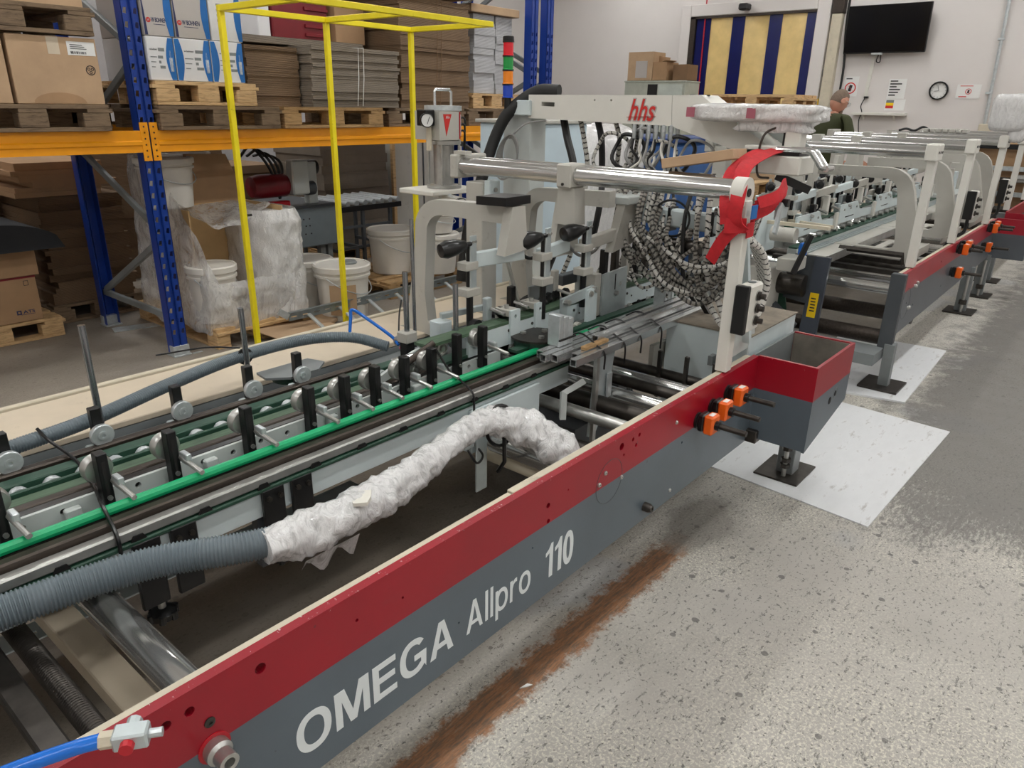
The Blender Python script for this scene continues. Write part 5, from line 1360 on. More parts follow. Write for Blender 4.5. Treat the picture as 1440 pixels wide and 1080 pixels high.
# blue air hose with fitting
t = thing('air_hose', 'blue air hose with metal fitting on the side frame edge', 'hose', (.2, .98, .74))
MB().tube(smooth_path([(-.25, 1.10, .72), (.02, 1.05, .755), (.12, 1.01, .775), (.20, .972, .785), (.236, .955, .785)]), .011, 12).build('hose', m_bluehose, t)
d_ = Vector((.8, -.6, 0)); c = Vector((.236, .955, .785))
MB().cyl(c, c + d_ * .018, .013, 6).build('nut', m_cream, t)
MB().obox(c + d_ * .042, (.048, .03, .028), rz(math.atan2(-.6, .8)), .003).build('fitting_body', m_zinc, t)
MB().cyl(c + d_ * .066, c + d_ * .084, .007, 10).build('nozzle', m_galv, t)
MB().cyl(c + d_ * .04 + Vector((.6, .8, 0)) * .012, c + d_ * .04 + Vector((.6, .8, 0)) * .030, .011, 10).build('valve_cap', m_zinc, t)
MB().cyl(c + d_ * .04 - Vector((.6, .8, 0)) * .012, c + d_ * .04 - Vector((.6, .8, 0)) * .026, .010, 10).build('valve_cap', m_redplast, t)
MB().prism(circ(1.03, .765, .018, 14), 'x', .085, .093).build('cable_tie', m_bplast, t)
# small blue hose and coloured leads by the rear frame
t = thing('pneumatic_lead', 'kinked blue pneumatic lead above the rear frame', 'hose', (1.68, 2.0, .80))
MB().tube(smooth_path([(1.60, 2.12, .82), (1.62, 2.13, .90), (1.63, 2.13, .93), (1.66, 2.09, .90), (1.70, 2.0, .84), (1.70, 1.96, .815)]), .006, 8).build('lead', m_bluehose, t)
MB().tube(smooth_path([(1.70, 1.96, .82), (1.76, 2.02, .90), (1.80, 2.05, .95)]), .003, 6).build('lead', m_bcable, t)
MB().tube([(1.68, 1.93, .81), (1.73, 1.92, .85)], .006, 6).build('lead', M('pink_plastic', (214, 60, 110), .4), t)
MB().obox((1.74, 1.98, .825), (.08, .05, .03), rz(.4), .008).build('connector', m_mgrey, t)

# ================================================================ floor sheets
o = MB().prism([(3.10, 1.31), (3.03, .545), (4.375, .49), (4.43, 1.28)], 'z', .0005, .006).build('floor_sheet', m_board); tag(o, 'white scuffed board lying on floor under the hopper leg', 'sheet')
o.location.z = 0.0
o = MB().prism([(4.52, 1.42), (4.66, .788), (5.98, .82), (5.95, 1.55)], 'z', .0005, .012).build('floor_sheet', m_board); tag(o, 'white board on floor under the far section leg', 'sheet')
tag(MB().prism([(1.355, 1.075), (1.385, 1.07), (1.392, 1.055), (1.375, 1.062)], 'z', .001, .004).build('paper_scrap', m_paper), 'tiny white paper scrap lying on the rusty floor streak', 'scrap')

# ================================================================ glue system gantry
G = thing('glue_gantry', 'off white glue system gantry with red script logo', 'gantry', (3.0, 2.45, 0))
XG = 3.0
MB().prism([(2.42, 1.696), (1.635, 1.698), (1.625, 1.574), (2.42, 1.588)], 'x', XG, XG + .16, [[(2.34, 1.645), (2.26, 1.643), (2.26, 1.662), (2.34, 1.664)], circ(2.03, 1.675, .005, 8), circ(1.94, 1.675, .005, 8)]).build('gantry_beam', m_offwhite, G)
MB().prism([(1.633, 1.698), (1.50, 1.70), (1.435, 1.658), (1.149, 1.490), (1.239, 1.464), (1.604, 1.567), (1.623, 1.574)], 'x', XG, XG + .16).build('gantry_arm', m_offwhite, G)
MB().prism([(1.435, 1.655), (1.149, 1.488), (1.05, 1.49), (1.30, 1.655)], 'x', XG + .17, XG + .18).build('arm_side', m_lgrey, G)
for y in (1.57, 1.50): MB().cyl((XG + .06, y, 1.698), (XG + .06, y, 1.7015), .012, 10).build('arm_bore', m_hole, G)
# logo: script hhs, red with pale outline
text('hhs', (XG - .0006, 1.848, 1.586), .12, G, m_gcart, face='-x', width=.146, height=.100, shear=.32, offset=.006, depth=.0004)
text('hhs', (XG - .0022, 1.842, 1.591), .12, G, m_redink, face='-x', width=.134, height=.091, shear=.32, offset=.0012)
MB().bar((XG - .003, 1.850, 1.606), (XG - .003, 1.705, 1.612), .001, .006, up=(1, 0, 0)).build('logo_stroke', m_redink, G)
MB().box(XG + .02, XG + .15, 2.42, 2.60, .0, 1.66, .006).build('gantry_column', m_lgrey, G)
MB().box(XG - .02, XG + .02, 2.40, 2.50, 1.60, 1.67, .004).build('column_bracket', m_bluish, G)
for z in (1.42, 1.34, 1.30): MB().cyl((XG + .02, 2.50, z), (XG + .016, 2.50, z), .006, 8).build('column_bore', m_hole, G)
MB().box(XG - .05, XG + .3, 2.36, 2.72, .0, .03).build('base_plate', m_dgrey, G)
cabn = MB().box(3.33, 3.84, 2.64, 3.05, .02, 1.55, .008).build('control_cabinet', M('pale_blue_cabinet', (206, 224, 234), .4, var=.02), G)
MB().box(3.31, 3.86, 2.62, 3.07, 1.55, 1.57, .004).build('cabinet_top', m_wgrey, cabn)
MB().box(3.22, 3.33, 2.60, 2.66, .02, 1.55, .004).build('cabinet_post', m_mgrey, G)
# signal light
t = thing('signal_light', 'stacked red green orange and blue signal light', 'signal light', (2.96, 2.52, 1.66))
z = 1.68
MB().cyl((2.97, 2.53, 1.60), (2.97, 2.53, z), .018, 12).build('stem', m_bplast, t)
for nm, c in (('blue', (24, 70, 190)), ('orange', (246, 140, 20)), ('green', (20, 150, 66)), ('red', (222, 26, 44))):
    s_ = NT(nm + '_lens'); s_.base(lin(c)); s_.set(Roughness=.2); s_.b.inputs['Coat Weight'].default_value = .5
    MB().lathe([(.0, 0), (.028, 0), (.028, .004), (.025, .006), (.025, .056), (.028, .058), (.028, .062), (0, .062)], (2.97, 2.53, z), n=20).build('lens', s_.m, t, label=nm + ' lens')
    MB().lathe([(.0285, .058), (.0285, .064), (0, .064)], (2.97, 2.53, z), n=20).build('ring', m_bplast, t)
    z += .064
MB().lathe([(.028, 0), (.027, .02), (.02, .024), (0, .024)], (2.97, 2.53, z + .001), n=20).build('cap', m_bplast, t)
# black cable sleeve up the column, grey coil
t = thing('cable_sleeve', 'black cable sleeve running up beside the gantry column', 'cable', (2.9, 2.55, .8))
MB().tube(smooth_path([(2.72, 2.62, .78), (2.78, 2.62, 1.05), (2.86, 2.60, 1.30), (2.94, 2.58, 1.50), (2.98, 2.52, 1.62), (3.06, 2.42, 1.71), (3.09, 2.30, 1.715)]), .030, 12).build('sleeve', m_rubber, t)
t = thing('cable_coil', 'coil of thin grey cable hanging on the gantry column', 'cable', (2.94, 2.5, 1.3))
for k_ in range(5):
    a0 = .1 * k_
    MB().tube([(2.955 - .006 * k_, 2.50 + (.050 + .006 * k_) * math.cos(q + a0), 1.40 + (.095 + .004 * k_) * math.sin(q)) for q in [2 * PI * i / 28 for i in range(28)]], .0045, 6, closed=True).build('loop', m_gcable, t)
MB().tube(smooth_path([(2.95, 2.50, 1.49), (2.98, 2.42, 1.56), (2.99, 2.30, 1.58)]), .0045, 6).build('lead', m_gcable, t)
# plugs and cables below the beam
for i in range(12):
    y = 1.81 - .0185 * i
    p = thing('cable_plug', 'metal cable plug with lead under the gantry beam', 'plug', (3.05, y, 1.50), 'plugs under the gantry beam')
    MB().lathe([(.007, 0), (.010, .002), (.010, .03), (.0085, .032), (.0085, .058), (.006, .062), (0, .062)], (3.005 + .022 * (i % 2), y, 1.577), (0, 0, -1), 10).build('plug', m_galv, p)
    q = random.uniform
    x_ = 3.005 + .022 * (i % 2)
    MB().tube(smooth_path([(x_, y, 1.52), (x_ - .01, y, 1.47), (x_ - .02 + q(-.03, .02), y + q(-.03, .03), 1.42), (x_ + q(-.06, .05), y + q(-.06, .06), 1.34), (3.0 + q(-.08, .08), 1.66 + q(-.1, .1), 1.24)]), .0065, 6).build('lead', [m_bcable, m_gcable, m_wcable][i % 3], p)
# long cable loops round the gantry and the glue heads
def loop_cable(pts, r, mat, label, group=None, n=8):
    o = MB().tube(smooth_path(pts, 8), r, n).build('cable', mat); tag(o, label, 'cable', group); return o
random.seed(21)
U = random.uniform
for i in range(5):   # behind the beam, left: thick dark hoses
    y = 2.26 - .10 * i
    loop_cable([(3.08, y, 1.585), (3.06, y - .04, 1.50), (3.04 + .02 * i, y - .10 + .03 * i, 1.36), (3.02, y - .08, 1.22), (3.0, y - .05, 1.0), (2.98, y, .84)], [.019, .012, .016, .011, .014][i], [m_bcable, m_cable, m_bcable, m_cable, m_cable2][i], ['thick black hose looping down beside the gantry column', 'thin ringed cable between the two black hoses behind chrome bar', 'second black hose hanging behind the chrome bar clamp', 'thin ringed cable beside the second black hose', 'braided grey cable hanging behind the chrome bar'][i])
for i in range(6):   # round loops behind the bar
    cy_, cz_, r_ = 1.93 - .085 * i, 1.45 + U(-.02, .03), U(.07, .11)
    o = MB().tube([(3.02 + .02 * math.sin(3 * q), cy_ + r_ * math.cos(q), cz_ + r_ * math.sin(q)) for q in [2 * PI * k_ / 30 for k_ in range(30)]], U(.006, .010), 7, closed=True).build('cable', [m_cable, m_bcable, m_gcable][i % 3]); tag(o, ['round ringed cable loop behind the high chrome bar', 'round black cable loop behind the high chrome bar', 'round plain grey cable loop behind the high chrome bar'][i % 3], 'cable', ['round ringed cable loops', 'round black cable loops', 'round plain grey cable loops'][i % 3])
for i in range(26):  # bundle sagging below the cross beam
    long_ = i % 3 != 2
    wdt = U(.32, .58) if long_ else U(.08, .2); dep = U(.13, .30) if long_ else U(.12, .24)
    y0 = min(1.76, max(1.16 + wdt, U(1.45, 1.80))); y1 = y0 - wdt
    x0 = 2.83 + U(-.04, .06); sk = U(.25, .75)
    pts = [(x0 + .07, y0 + .02, 1.28 + U(-.04, .08)), (x0 - .01, y0, 1.17 + U(-.03, .03))]
    for q in (.2, .45, .7, .9):
        zz = 1.17 - dep * math.sin(PI * q ** (1.0 + sk)) ** .7
        pts.append((x0 - .03 * math.sin(PI * q) + U(-.025, .025), y0 - wdt * q + U(-.02, .02), zz + U(-.015, .015)))
    pts += [(x0 + .01, y1, 1.13 + U(-.04, .03)), (x0 + .07, y1 - .01, 1.24 + U(0, .05))]
    loop_cable(pts, U(.0065, .0105), [m_cable, m_cable2, m_cableb, m_cable3][i % 4], ['grey spiral ringed cable sagging below the glue cross beam', 'finely braided grey cable sagging below the glue cross beam', 'white ringed conduit sagging below the glue cross beam', 'dark spiral cable sagging below the glue cross beam'][i % 4], ['sagging grey ringed cables', 'sagging braided cables', 'sagging white ringed conduits', 'sagging dark spiral cables'][i % 4])
for i in range(4):
    y = 1.58 - .11 * i + U(-.03, .03)
    loop_cable([(2.93, y + .02, 1.32), (2.85, y, 1.22), (2.82, y - .02, 1.08), (2.82 + U(-.03, .03), y - .05, .96), (2.84, y - .09, .87)], .009, [m_cable, m_bcable, m_cable2, m_cable3][i], ['light ringed', 'plain black', 'braided grey', 'dark spiral'][i] + ' cable dropping from the cross beam to the carrier')
for i in range(3):
    o = [0, .05, .1][i]
    loop_cable([(2.88, 1.40 - o, 1.40), (2.86, 1.39 - o, 1.20), (2.84, 1.36 - o, 1.0), (2.84, 1.30 - o, .90), (2.78, 1.20 - o * .8, .82 - .02 * i), (2.70, 1.09, .80 - .03 * i)], .012, m_cableb, 'long wrapped cable running down to the button box post', 'long wrapped cables to the post')
for i in range(5):  # loops to the right of the post
    q_ = .012 * i
    loop_cable([(2.64, 1.08 + q_, 1.20), (2.72, 1.05 + q_, 1.15 + .01 * i), (2.80 + q_, 1.04 + q_, 1.04), (2.82 + q_, 1.05 + q_, .94), (2.78 + q_, 1.06 + q_, .865), (2.74, 1.07 + q_, .83)], .014, m_cableb, 'wrapped cable looping beside the white post', 'cable loops beside the white post')
o = MB().tube([(2.84, 1.50 + .085 * math.cos(q), 1.21 + .075 * math.sin(q)) for q in [2 * PI * k_ / 30 for k_ in range(30)]], .005, 6, closed=True).build('cable', m_bcable); tag(o, 'thin black cable ring hanging on the glue cross beam', 'cable')

# swing panel: arm box, stem, wrapped screen, handle
t = thing('operator_panel', 'film wrapped operator panel with chrome handle on the gantry arm', 'panel', (2.95, 1.15, 1.42))
MB().box(2.86, 3.02, 1.00, 1.24, 1.415, 1.485, .006).build('arm_box', m_offwhite, t)
MB().box(2.865, 3.0, 1.01, 1.235, 1.486, 1.50).build('arm_seal', m_bplast, t)
MB().box(2.87, 2.99, 1.06, 1.23, 1.501, 1.518, .004).build('arm_lid', m_offwhite, t)
MB().box(2.92, 2.99, 1.035, 1.095, 1.50, 1.60, .004).build('stem', m_offwhite, t)
MB().box(2.94, 2.98, 1.0955, 1.11, 1.50, 1.60, .003).build('stem_cover', m_bplast, t)
for s_ in (0, .05):
    MB().tube([(2.87 + s_, 1.10, 1.507), (2.87 + s_, .985, 1.507), (2.87 + s_, .965, 1.50), (2.87 + s_, .925, 1.452), (2.87 + s_, .905, 1.447)], .011, 10).build('chrome_handle', m_chrome, t)
MB().tube([(2.862, .905, 1.447), (2.928, .905, 1.447)], .011, 10).build('chrome_handle', m_chrome, t)
def wrapbox(x0, x1, y0, y1, z0, z1, seed, amp, q=6.0, nu=56, nv=24):
    b = MB(); cx, cy, cz = (x0 + x1) / 2, (y0 + y1) / 2, (z0 + z1) / 2; hx, hy, hz = (x1 - x0) / 2, (y1 - y0) / 2, (z1 - z0) / 2
    def f(u, v):
        a = 2 * PI * u; e = PI * (v - .5)
        d = Vector((math.cos(e) * math.cos(a), math.cos(e) * math.sin(a), math.sin(e)))
        r_ = (abs(d.x) ** q + abs(d.y) ** q + abs(d.z) ** q) ** (-1 / q)
        p = Vector((d.x * r_ * hx, d.y * r_ * hy, d.z * r_ * hz))
        n_ = noise.noise((p.x * 25 + seed, p.y * 25, p.z * 25)) * amp + noise.noise((p.x * 70 + seed, p.y * 70, p.z * 70)) * amp * .5
        return Vector((cx, cy, cz)) + p * (1 + n_ / max(hz, .05))
    b.grid(f, nu, nv); return b
wrapbox(2.88, 3.12, .99, 1.50, 1.60, 1.668, 2, .004).build('wrapped_screen', m_wrapw, t, angle=70)
wrapbox(2.91, 3.02, 1.02, 1.30, 1.565, 1.612, 5, .010).build('film_bag', m_wrap, t, angle=70)
for y in (1.46, 1.205): MB().box(2.874, 2.879, y, y + .035, 1.615, 1.652).build('print_patch', M('faded_red_print', (170, 96, 110), .4), t)
MB().tube(smooth_path([(2.93, 1.12, 1.59), (2.86, 1.15, 1.56), (2.845, 1.16, 1.48), (2.845, 1.15, 1.41), (2.88, 1.12, 1.40)]), .0045, 6).build('cable', m_brownrail, t)
MB().bar((2.90, 1.10, 1.41), (2.95, .98, 1.36), .02, .03).build('lever', m_bplast, t)
tag(MB().obox((2.62, 1.27, 1.475), (.22, .26, .035), rx(-.18) @ rz(.2), .002).build('cardboard_pad', m_cardl), 'folded brown cardboard pad between arm and chrome bar', 'cardboard')
# red lashing strap
t = thing('lashing_strap', 'red lashing strap tying the panel arm to the post', 'strap', (2.5, 1.05, 1.2))
def ribbon(P, w_, par, side=(0, 0, 1), name='strap_band', th=.003):
    P = smooth_path(P, 8); b = MB(); vs = []
    sd0 = Vector(side)
    for i, p in enumerate(P):
        tg = (P[min(i + 1, len(P) - 1)] - P[max(i - 1, 0)]).normalized(); s_ = (sd0 - tg * sd0.dot(tg)).normalized(); nn = tg.cross(s_)
        for a in (-w_ / 2, w_ / 2):
            for c_ in (-th / 2, th / 2): vs.append(p + s_ * a + nn * c_)
    fs = []
    for i in range(len(P) - 1):
        o_ = 4 * i
        for a, c_ in ((0, 1), (1, 3), (3, 2), (2, 0)): fs.append((o_ + a, o_ + c_, o_ + 4 + c_, o_ + 4 + a))
    b._add(vs, fs); return b.build(name, m_strap, par)
ribbon([(2.86, 1.14, 1.50), (2.70, 1.12, 1.49), (2.52, 1.11, 1.44), (2.42, 1.075, 1.36), (2.41, 1.06, 1.28)], .05, t, (0, 1, .3))
ribbon([(2.88, 1.10, 1.505), (2.70, 1.08, 1.495), (2.50, 1.06, 1.46), (2.405, 1.03, 1.38), (2.40, 1.03, 1.30), (2.42, 1.0, 1.26)], .05, t, (0, 1, .2))
ribbon([(2.42, .995, 1.28), (2.40, 1.06, 1.275), (2.44, 1.06, 1.27), (2.49, 1.04, 1.265), (2.485, .995, 1.265), (2.42, .992, 1.262)], .05, t, (0, 0, 1))
ribbon([(2.415, 1.0, 1.29), (2.41, 1.04, 1.26), (2.42, 1.08, 1.21), (2.44, 1.12, 1.14)], .045, t, (0, .7, .7))
for k_ in range(5): ribbon([(2.50, 1.02 - .006 * k_, 1.30 + .012 * k_), (2.58, .985 - .006 * k_, 1.33 + .010 * k_), (2.66, .975, 1.375 + .006 * k_), (2.72, .99, 1.40)], .04, t, (0, .3, 1))
MB().obox((2.44, .982, 1.325), (.045, .004, .045), rz(.0)).build('label_tag', m_blueink, t)
rt = MB().box(2.60, 2.68, .955, .975, 1.285, 1.335, .004).build('ratchet', m_zinc, t)
MB().bar((2.62, .96, 1.34), (2.58, .955, 1.24), .012, .03).build('ratchet_lever', m_zinc, t)
MB().cyl((2.65, .945, 1.34), (2.65, .985, 1.34), .014, 12).build('ratchet_spool', m_bplast, t)

# glue pump on its stand
t = thing('glue_pump', 'grey glue pump with red triangle badge and pressure gauge', 'pump', (2.645, 2.66, 1.2))
cx, cy = 2.645, 2.66
MB().box(2.47, 2.80, 2.56, 2.80, 1.235, 1.258, .004).build('foot_shelf', m_offwhite, t)
MB().lathe([(.085, 0), (.085, .012), (.05, .016), (.05, .20), (.085, .204), (.085, .222), (0, .222)], (cx, cy, 1.26), n=24).build('cylinder', m_steel, t)
for a in (0.6, 2.2, 3.8, 5.4): MB().cyl((cx + .075 * math.cos(a), cy + .075 * math.sin(a), 1.262), (cx + .075 * math.cos(a), cy + .075 * math.sin(a), 1.64), .006, 8).build('tie_rod', m_steel, t)
MB().prism([(cx - .11, cy - .085), (cx + .02, cy - .085), (cx + .05, cy - .06), (cx + .05, cy + .08), (cx - .11, cy + .08)], 'z', 1.486, 1.615).build('pump_head', m_wgrey, t)
MB().lathe([(.09, 0), (.09, .022), (0, .024)], (cx, cy, 1.617), n=24).build('head_plate', m_galv, t)
MB().prism([(cx - .085, 1.602), (cx - .03, 1.602), (cx - .065, 1.505)], 'y', cy - .0865, cy - .085).build('red_badge', m_redink, t)
text('hhs', (cx - .068, cy - .0867, 1.583), .014, t, m_white, width=.025, height=.012, shear=.3)
MB().box(cx + .03, cx + .036, cy - .08, cy - .06, 1.49, 1.612).build('red_edge', m_redplast, t)
MB().box(cx + .052, cx + .075, cy - .05, cy + .05, 1.50, 1.60, .003).build('terminal_block', m_galv, t)
for z in (1.52, 1.55, 1.58): MB().tube(smooth_path([(cx + .075, cy - .03, z), (cx + .10, cy - .04, z + .005), (cx + .12, cy - .03, z - .03), (cx + .12, cy - .02, 1.40)]), .005, 6).build('lead', m_bcable, t)
MB().tube([(cx - .055, cy, 1.64), (cx - .055, cy, 1.70), (cx - .045, cy, 1.71), (cx + .045, cy, 1.71), (cx + .055, cy, 1.70), (cx + .055, cy, 1.64)], .007, 10).build('carry_handle', m_alu, t)
def gauge(c, r, par):
    MB().lathe([(0, 0), (r, 0), (r, .022), (r * .88, .025), (r * .88, .019), (0, .019)], c, (-.5, -.85, 0), 22).build('gauge_case', m_bplast, par)
    d_ = Vector((-.5, -.85, 0)).normalized()
    MB().cyl(Vector(c) + d_ * .0195, Vector(c) + d_ * .021, r * .87, 22).build('gauge_face', m_paper, par)
    MB().bar(Vector(c) + d_ * .0225 + Vector((0, 0, -r * .5)), Vector(c) + d_ * .0225 + Vector((.3 * r, -.18 * r, r * .5)), .0015, r * .12, up=d_).build('gauge_needle', m_ink, par)
gauge((cx - .165, cy - .055, 1.575), .032, t)
MB().box(cx - .175, cx - .112, cy - .06, cy, 1.55, 1.62, .004).build('valve_block', m_bplast, t)
MB().cyl((cx - .125, cy - .03, 1.44), (cx - .125, cy - .03, 1.55), .014, 12).build('filter', m_cream, t)
MB().cyl((cx, cy, 1.15), (cx, cy, 1.235), .03, 12).build('suction_pipe', m_galv, t)
gauge((2.49, 2.40, 1.215), .030, t)
MB().tube(smooth_path([(2.50, 2.42, 1.215), (2.53, 2.47, 1.22), (2.58, 2.56, 1.23)]), .012, 8).build('gauge_pipe', m_galv, t)
MB().bar((2.60, 2.60, 1.222), (2.47, 2.285, 1.222), .05, .022).build('shelf_arm', m_wgrey, t)
# ================================================================ folder gluer, far section
random.seed(5)
S2 = thing('folder_gluer_section', 'far folder gluer section with light arched arms and plain side frame', 'machine', (6.5, 1.6, 0))
Y2 = .97
fr2 = MB().prism([(4.87, .34), (8.16, .376), (8.16, .735), (4.87, .735)], 'y', Y2, Y2 + .022, [circ(a, b, .008, 10) for a, b in ((5.05, .52), (5.25, .47), (5.9, .66), (6.1, .45), (7.2, .62))]).build('side_frame', m_red_grey3, S2, smooth=False, label='red over grey painted side frame without lettering')
MB().box(4.87, 8.16, Y2 + .022, Y2 + .045, .70, .735, .002).build('frame_lip', m_cream, fr2)
for x, z in ((5.18, .61), (5.24, .62), (5.22, .60), (5.1, .48), (5.14, .475), (6.85, .66), (6.95, .68), (7.0, .67)): screw(x, z, .012, m_steel, .012, Y2, fr2)
MB().prism(circ(5.03, .52, .10, 30), 'y', Y2 - .0008, Y2, [circ(5.03, .52, .098, 30)]).build('cover_seam', m_dgrey, fr2)
for x, z, L in ((6.42, .685, .10), (6.50, .70, .10), (6.35, .52, .14), (7.72, .70, .12), (7.80, .715, .12), (7.60, .55, .14)): counter(x, z, Y2, fr2, L, 1.15)
MB().box(4.82, 4.87, .955, 1.04, .25, .735, .004).build('end_plate', m_dgrey, S2)
def leg2(x, y=.97, h=.40):
    lg = MB().box(x, x + .055, y - .03, y + .06, .012, h, .003).build('leg', m_mgrey, S2)
    MB().box(x - .10, x + .16, y - .10, y + .13, .002, .014).build('foot_plate', m_dsteel, lg)
    MB().cyl((x - .03, y, .014), (x - .03, y, h - .05), .012, 8).build('jack_screw', m_steel, lg)
    MB().cyl((x - .03, y, .08), (x - .03, y, .12), .03, 6).build('nut', m_dsteel, lg)
lg = MB().bar((4.86, .965, .014), (4.84, .965, .30), .06, .06).build('leg', m_mgrey, S2)
MB().box(4.74, 5.0, .86, 1.09, .013, .026).build('foot_plate', m_dsteel, lg)
leg2(7.35); leg2(8.16)
MB().box(4.62, 4.84, 1.0, 1.9, .20, .27).build('tie_beam', m_mgrey, S2)
# box at its far end
hp = MB(); hp.prism([(8.17, .376), (8.70, .376), (8.70, .74), (8.17, .74)], 'y', .69, .705); hp.prism([(.705, .376), (.97, .376), (.97, .74), (.705, .74)], 'x', 8.17, 8.19); hp.box(8.69, 8.70, .705, .97, .376, .74); hp.box(8.19, 8.69, .705, .97, .376, .39)
hp.build('hopper_box', m_red_grey3, S2, smooth=False)
# dark end post with yellow label
ep = MB().prism([(1.40, 0.02), (1.52, 0.02), (1.50, .30), (1.47, .79), (1.38, .79)], 'x', 4.73, 4.76).build('end_post', M('dark_slate_paint', (70, 76, 86), .4, var=.05), S2)
MB().prism([(1.401, .16), (1.511, .16), (1.519, .02), (1.401, .02)], 'x', 4.7285, 4.73).build('red_foot', m_redplast, ep)
MB().prism([(1.415, .40), (1.47, .40), (1.465, .56), (1.41, .56)], 'x', 4.7285, 4.73).build('yellow_label', m_ylabel, ep)
b = MB()
for i in range(5): b.box(4.727, 4.7285, 1.425, 1.455, .44 + .02 * i, .448 + .02 * i)
b.build('label_text', m_ink, ep)
MB().prism([(1.47, .48), (1.64, .50), (1.64, .70), (1.60, .79), (1.47, .79)], 'x', 4.74, 4.75).build('end_plate', m_dgrey, S2)
MB().prism([(1.52, .02), (1.58, .02), (1.70, .55), (1.64, .55)], 'x', 4.75, 4.76).build('green_strut', m_belt, S2)
# rear frame
MB().box(4.7, 8.7, 2.20, 2.22, .30, .735).build('rear_frame', m_lgrey, S2)
MB().box(4.7, 8.7, 2.22, 2.45, .72, .74, .003).build('rear_cover', m_beige, S2)
for x in (4.8, 6.6, 8.4): MB().box(x, x + .09, 2.28, 2.37, .0, .72).build('leg', m_dgrey, S2)
# inspection table: light plate along the carriers
tb = MB().box(4.74, 8.68, 1.41, 1.53, .785, .797, .002).build('side_table', m_wgrey, S2)
for y in (1.535, 1.555, 1.575): MB().box(4.74, 8.68, y, y + .010, .79, .805).build('slide_strip', m_zinc, tb)
MB().box(4.74, 8.68, 1.40, 1.41, .75, .80).build('table_edge', m_steel, tb)
MB().box(4.75, 8.7, 1.60, 1.66, .74, .815).build('carrier_beam', m_lgrey, S2)
MB().box(4.75, 8.7, 1.600, 1.655, .816, .826).build('carrier_belt', m_belt, S2)
for i in range(22):
    x = 4.95 + .17 * i
    MB().cyl((x, 1.63, .842), (x, 1.665, .842), .017, 12).build('belt_roller', m_steel, S2)
for x0, x1 in ((4.85, 5.65), (5.72, 6.6), (6.68, 7.6), (7.7, 8.7)):
    p = MB().prism([(x0, .865), (x1, .865), (x1, .915), (x0 + .5, .93), (x0 + .42, 1.0), (x0, 1.0)], 'y', 1.66, 1.672).build('carrier_plate', m_bluish, S2)
    MB().box(x0 + .15, x0 + .35, 1.658, 1.66, .90, .905).build('plate_slot', m_hole, p)
    for k_ in range(3): MB().cyl((x0 + .1 + .15 * k_, 1.66, .96), (x0 + .1 + .15 * k_, 1.652, .96), .008, 8).build('bolt', m_steel, p)
    MB().box(x1 - .05, x1, 1.64, 1.66, .84, .96, .003).build('carrier_tab', m_offwhite, p)
    MB().box(x0, x1, 1.68, 1.74, .93, .94).build('upper_belt', m_belt, p)
i = 0
for row_y in (1.74, 1.98):
    for x in [4.95 + .40 * k_ + (.15 if row_y > 1.8 else 0) for k_ in range(9)]:
        handle_unit(x, row_y, S2, z_top=1.19 + random.uniform(-.03, .04), knob_dir=(-.8, -.4), z_shaft=.90, big=1.1)
        MB().box(x - .08, x + .02, row_y + .02, row_y + .05, .92, 1.02 + random.uniform(0, .08), .004).build('bearing_block', random.choice((m_wgrey, m_black, m_zinc, m_bluish)), S2)
        MB().lathe([(0, 0), (.032, .002), (.032, .02), (.012, .022), (0, .03)], (x + .12, row_y, .95), (0, -1, 0), 14).build('pressure_roller', random.choice((m_bplast, m_steel, m_wgrey)), S2)
        MB().bar((x, row_y, 1.10), (x + .24, row_y - .05, 1.13), .03, .05, .003).build('link_bar', random.choice((m_bluish, m_wgrey)), S2)
for i, x in enumerate((4.98, 5.45, 5.95, 6.5, 7.1, 7.7)):
    MB().prism([(x, 1.05), (x + .22, 1.07), (x + .15, 1.33), (x + .06, 1.33)], 'y', 1.82, 1.85).build('hanger_shield', m_wgrey, S2)
# arched arms on the front side
def arch(x, dy=0.0, low=True, th=.045):
    o_ = [(1.70, 1.245), (1.72, 1.305), (1.30 + dy, 1.31)] + arc_pts(1.26 + dy, 1.155, .155, 85, 10, 8)[::1]
    o_ = [(1.72, 1.245), (1.72, 1.308), (1.30 + dy, 1.312)] + [(1.27 + dy - .165 * math.sin(math.radians(a)), 1.15 + .162 * math.cos(math.radians(a))) for a in (0, 20, 40, 60, 80)] + [(1.03 + dy, .90), (1.02 + dy, .83)]
    o_ += [(1.05 + dy + .07 * (1 - math.cos(math.radians(a))) - .02, .83 - .085 * math.sin(math.radians(a))) for a in (20, 45, 70, 90)]
    o_ += [(1.55 + dy, .745), (1.55 + dy, .80), (1.24 + dy, .80)]
    i_ = [(1.20 + dy - .04 * math.sin(math.radians(a)), .84 - .04 * math.cos(math.radians(a))) for a in (0, 45, 90)] + [(1.165 + dy, .90), (1.20 + dy, 1.16)] + [(1.29 + dy - .085 * math.cos(math.radians(a)), 1.165 + .08 * math.sin(math.radians(a))) for a in (20, 50, 80)]
    MB().prism(o_ + i_, 'x', x, x + th).build('arched_arm', m_wgrey, S2)
arch(5.28, .0, th=.06); arch(6.42, .0, th=.06); arch(7.55, .0, th=.06); arch(8.3, .02)
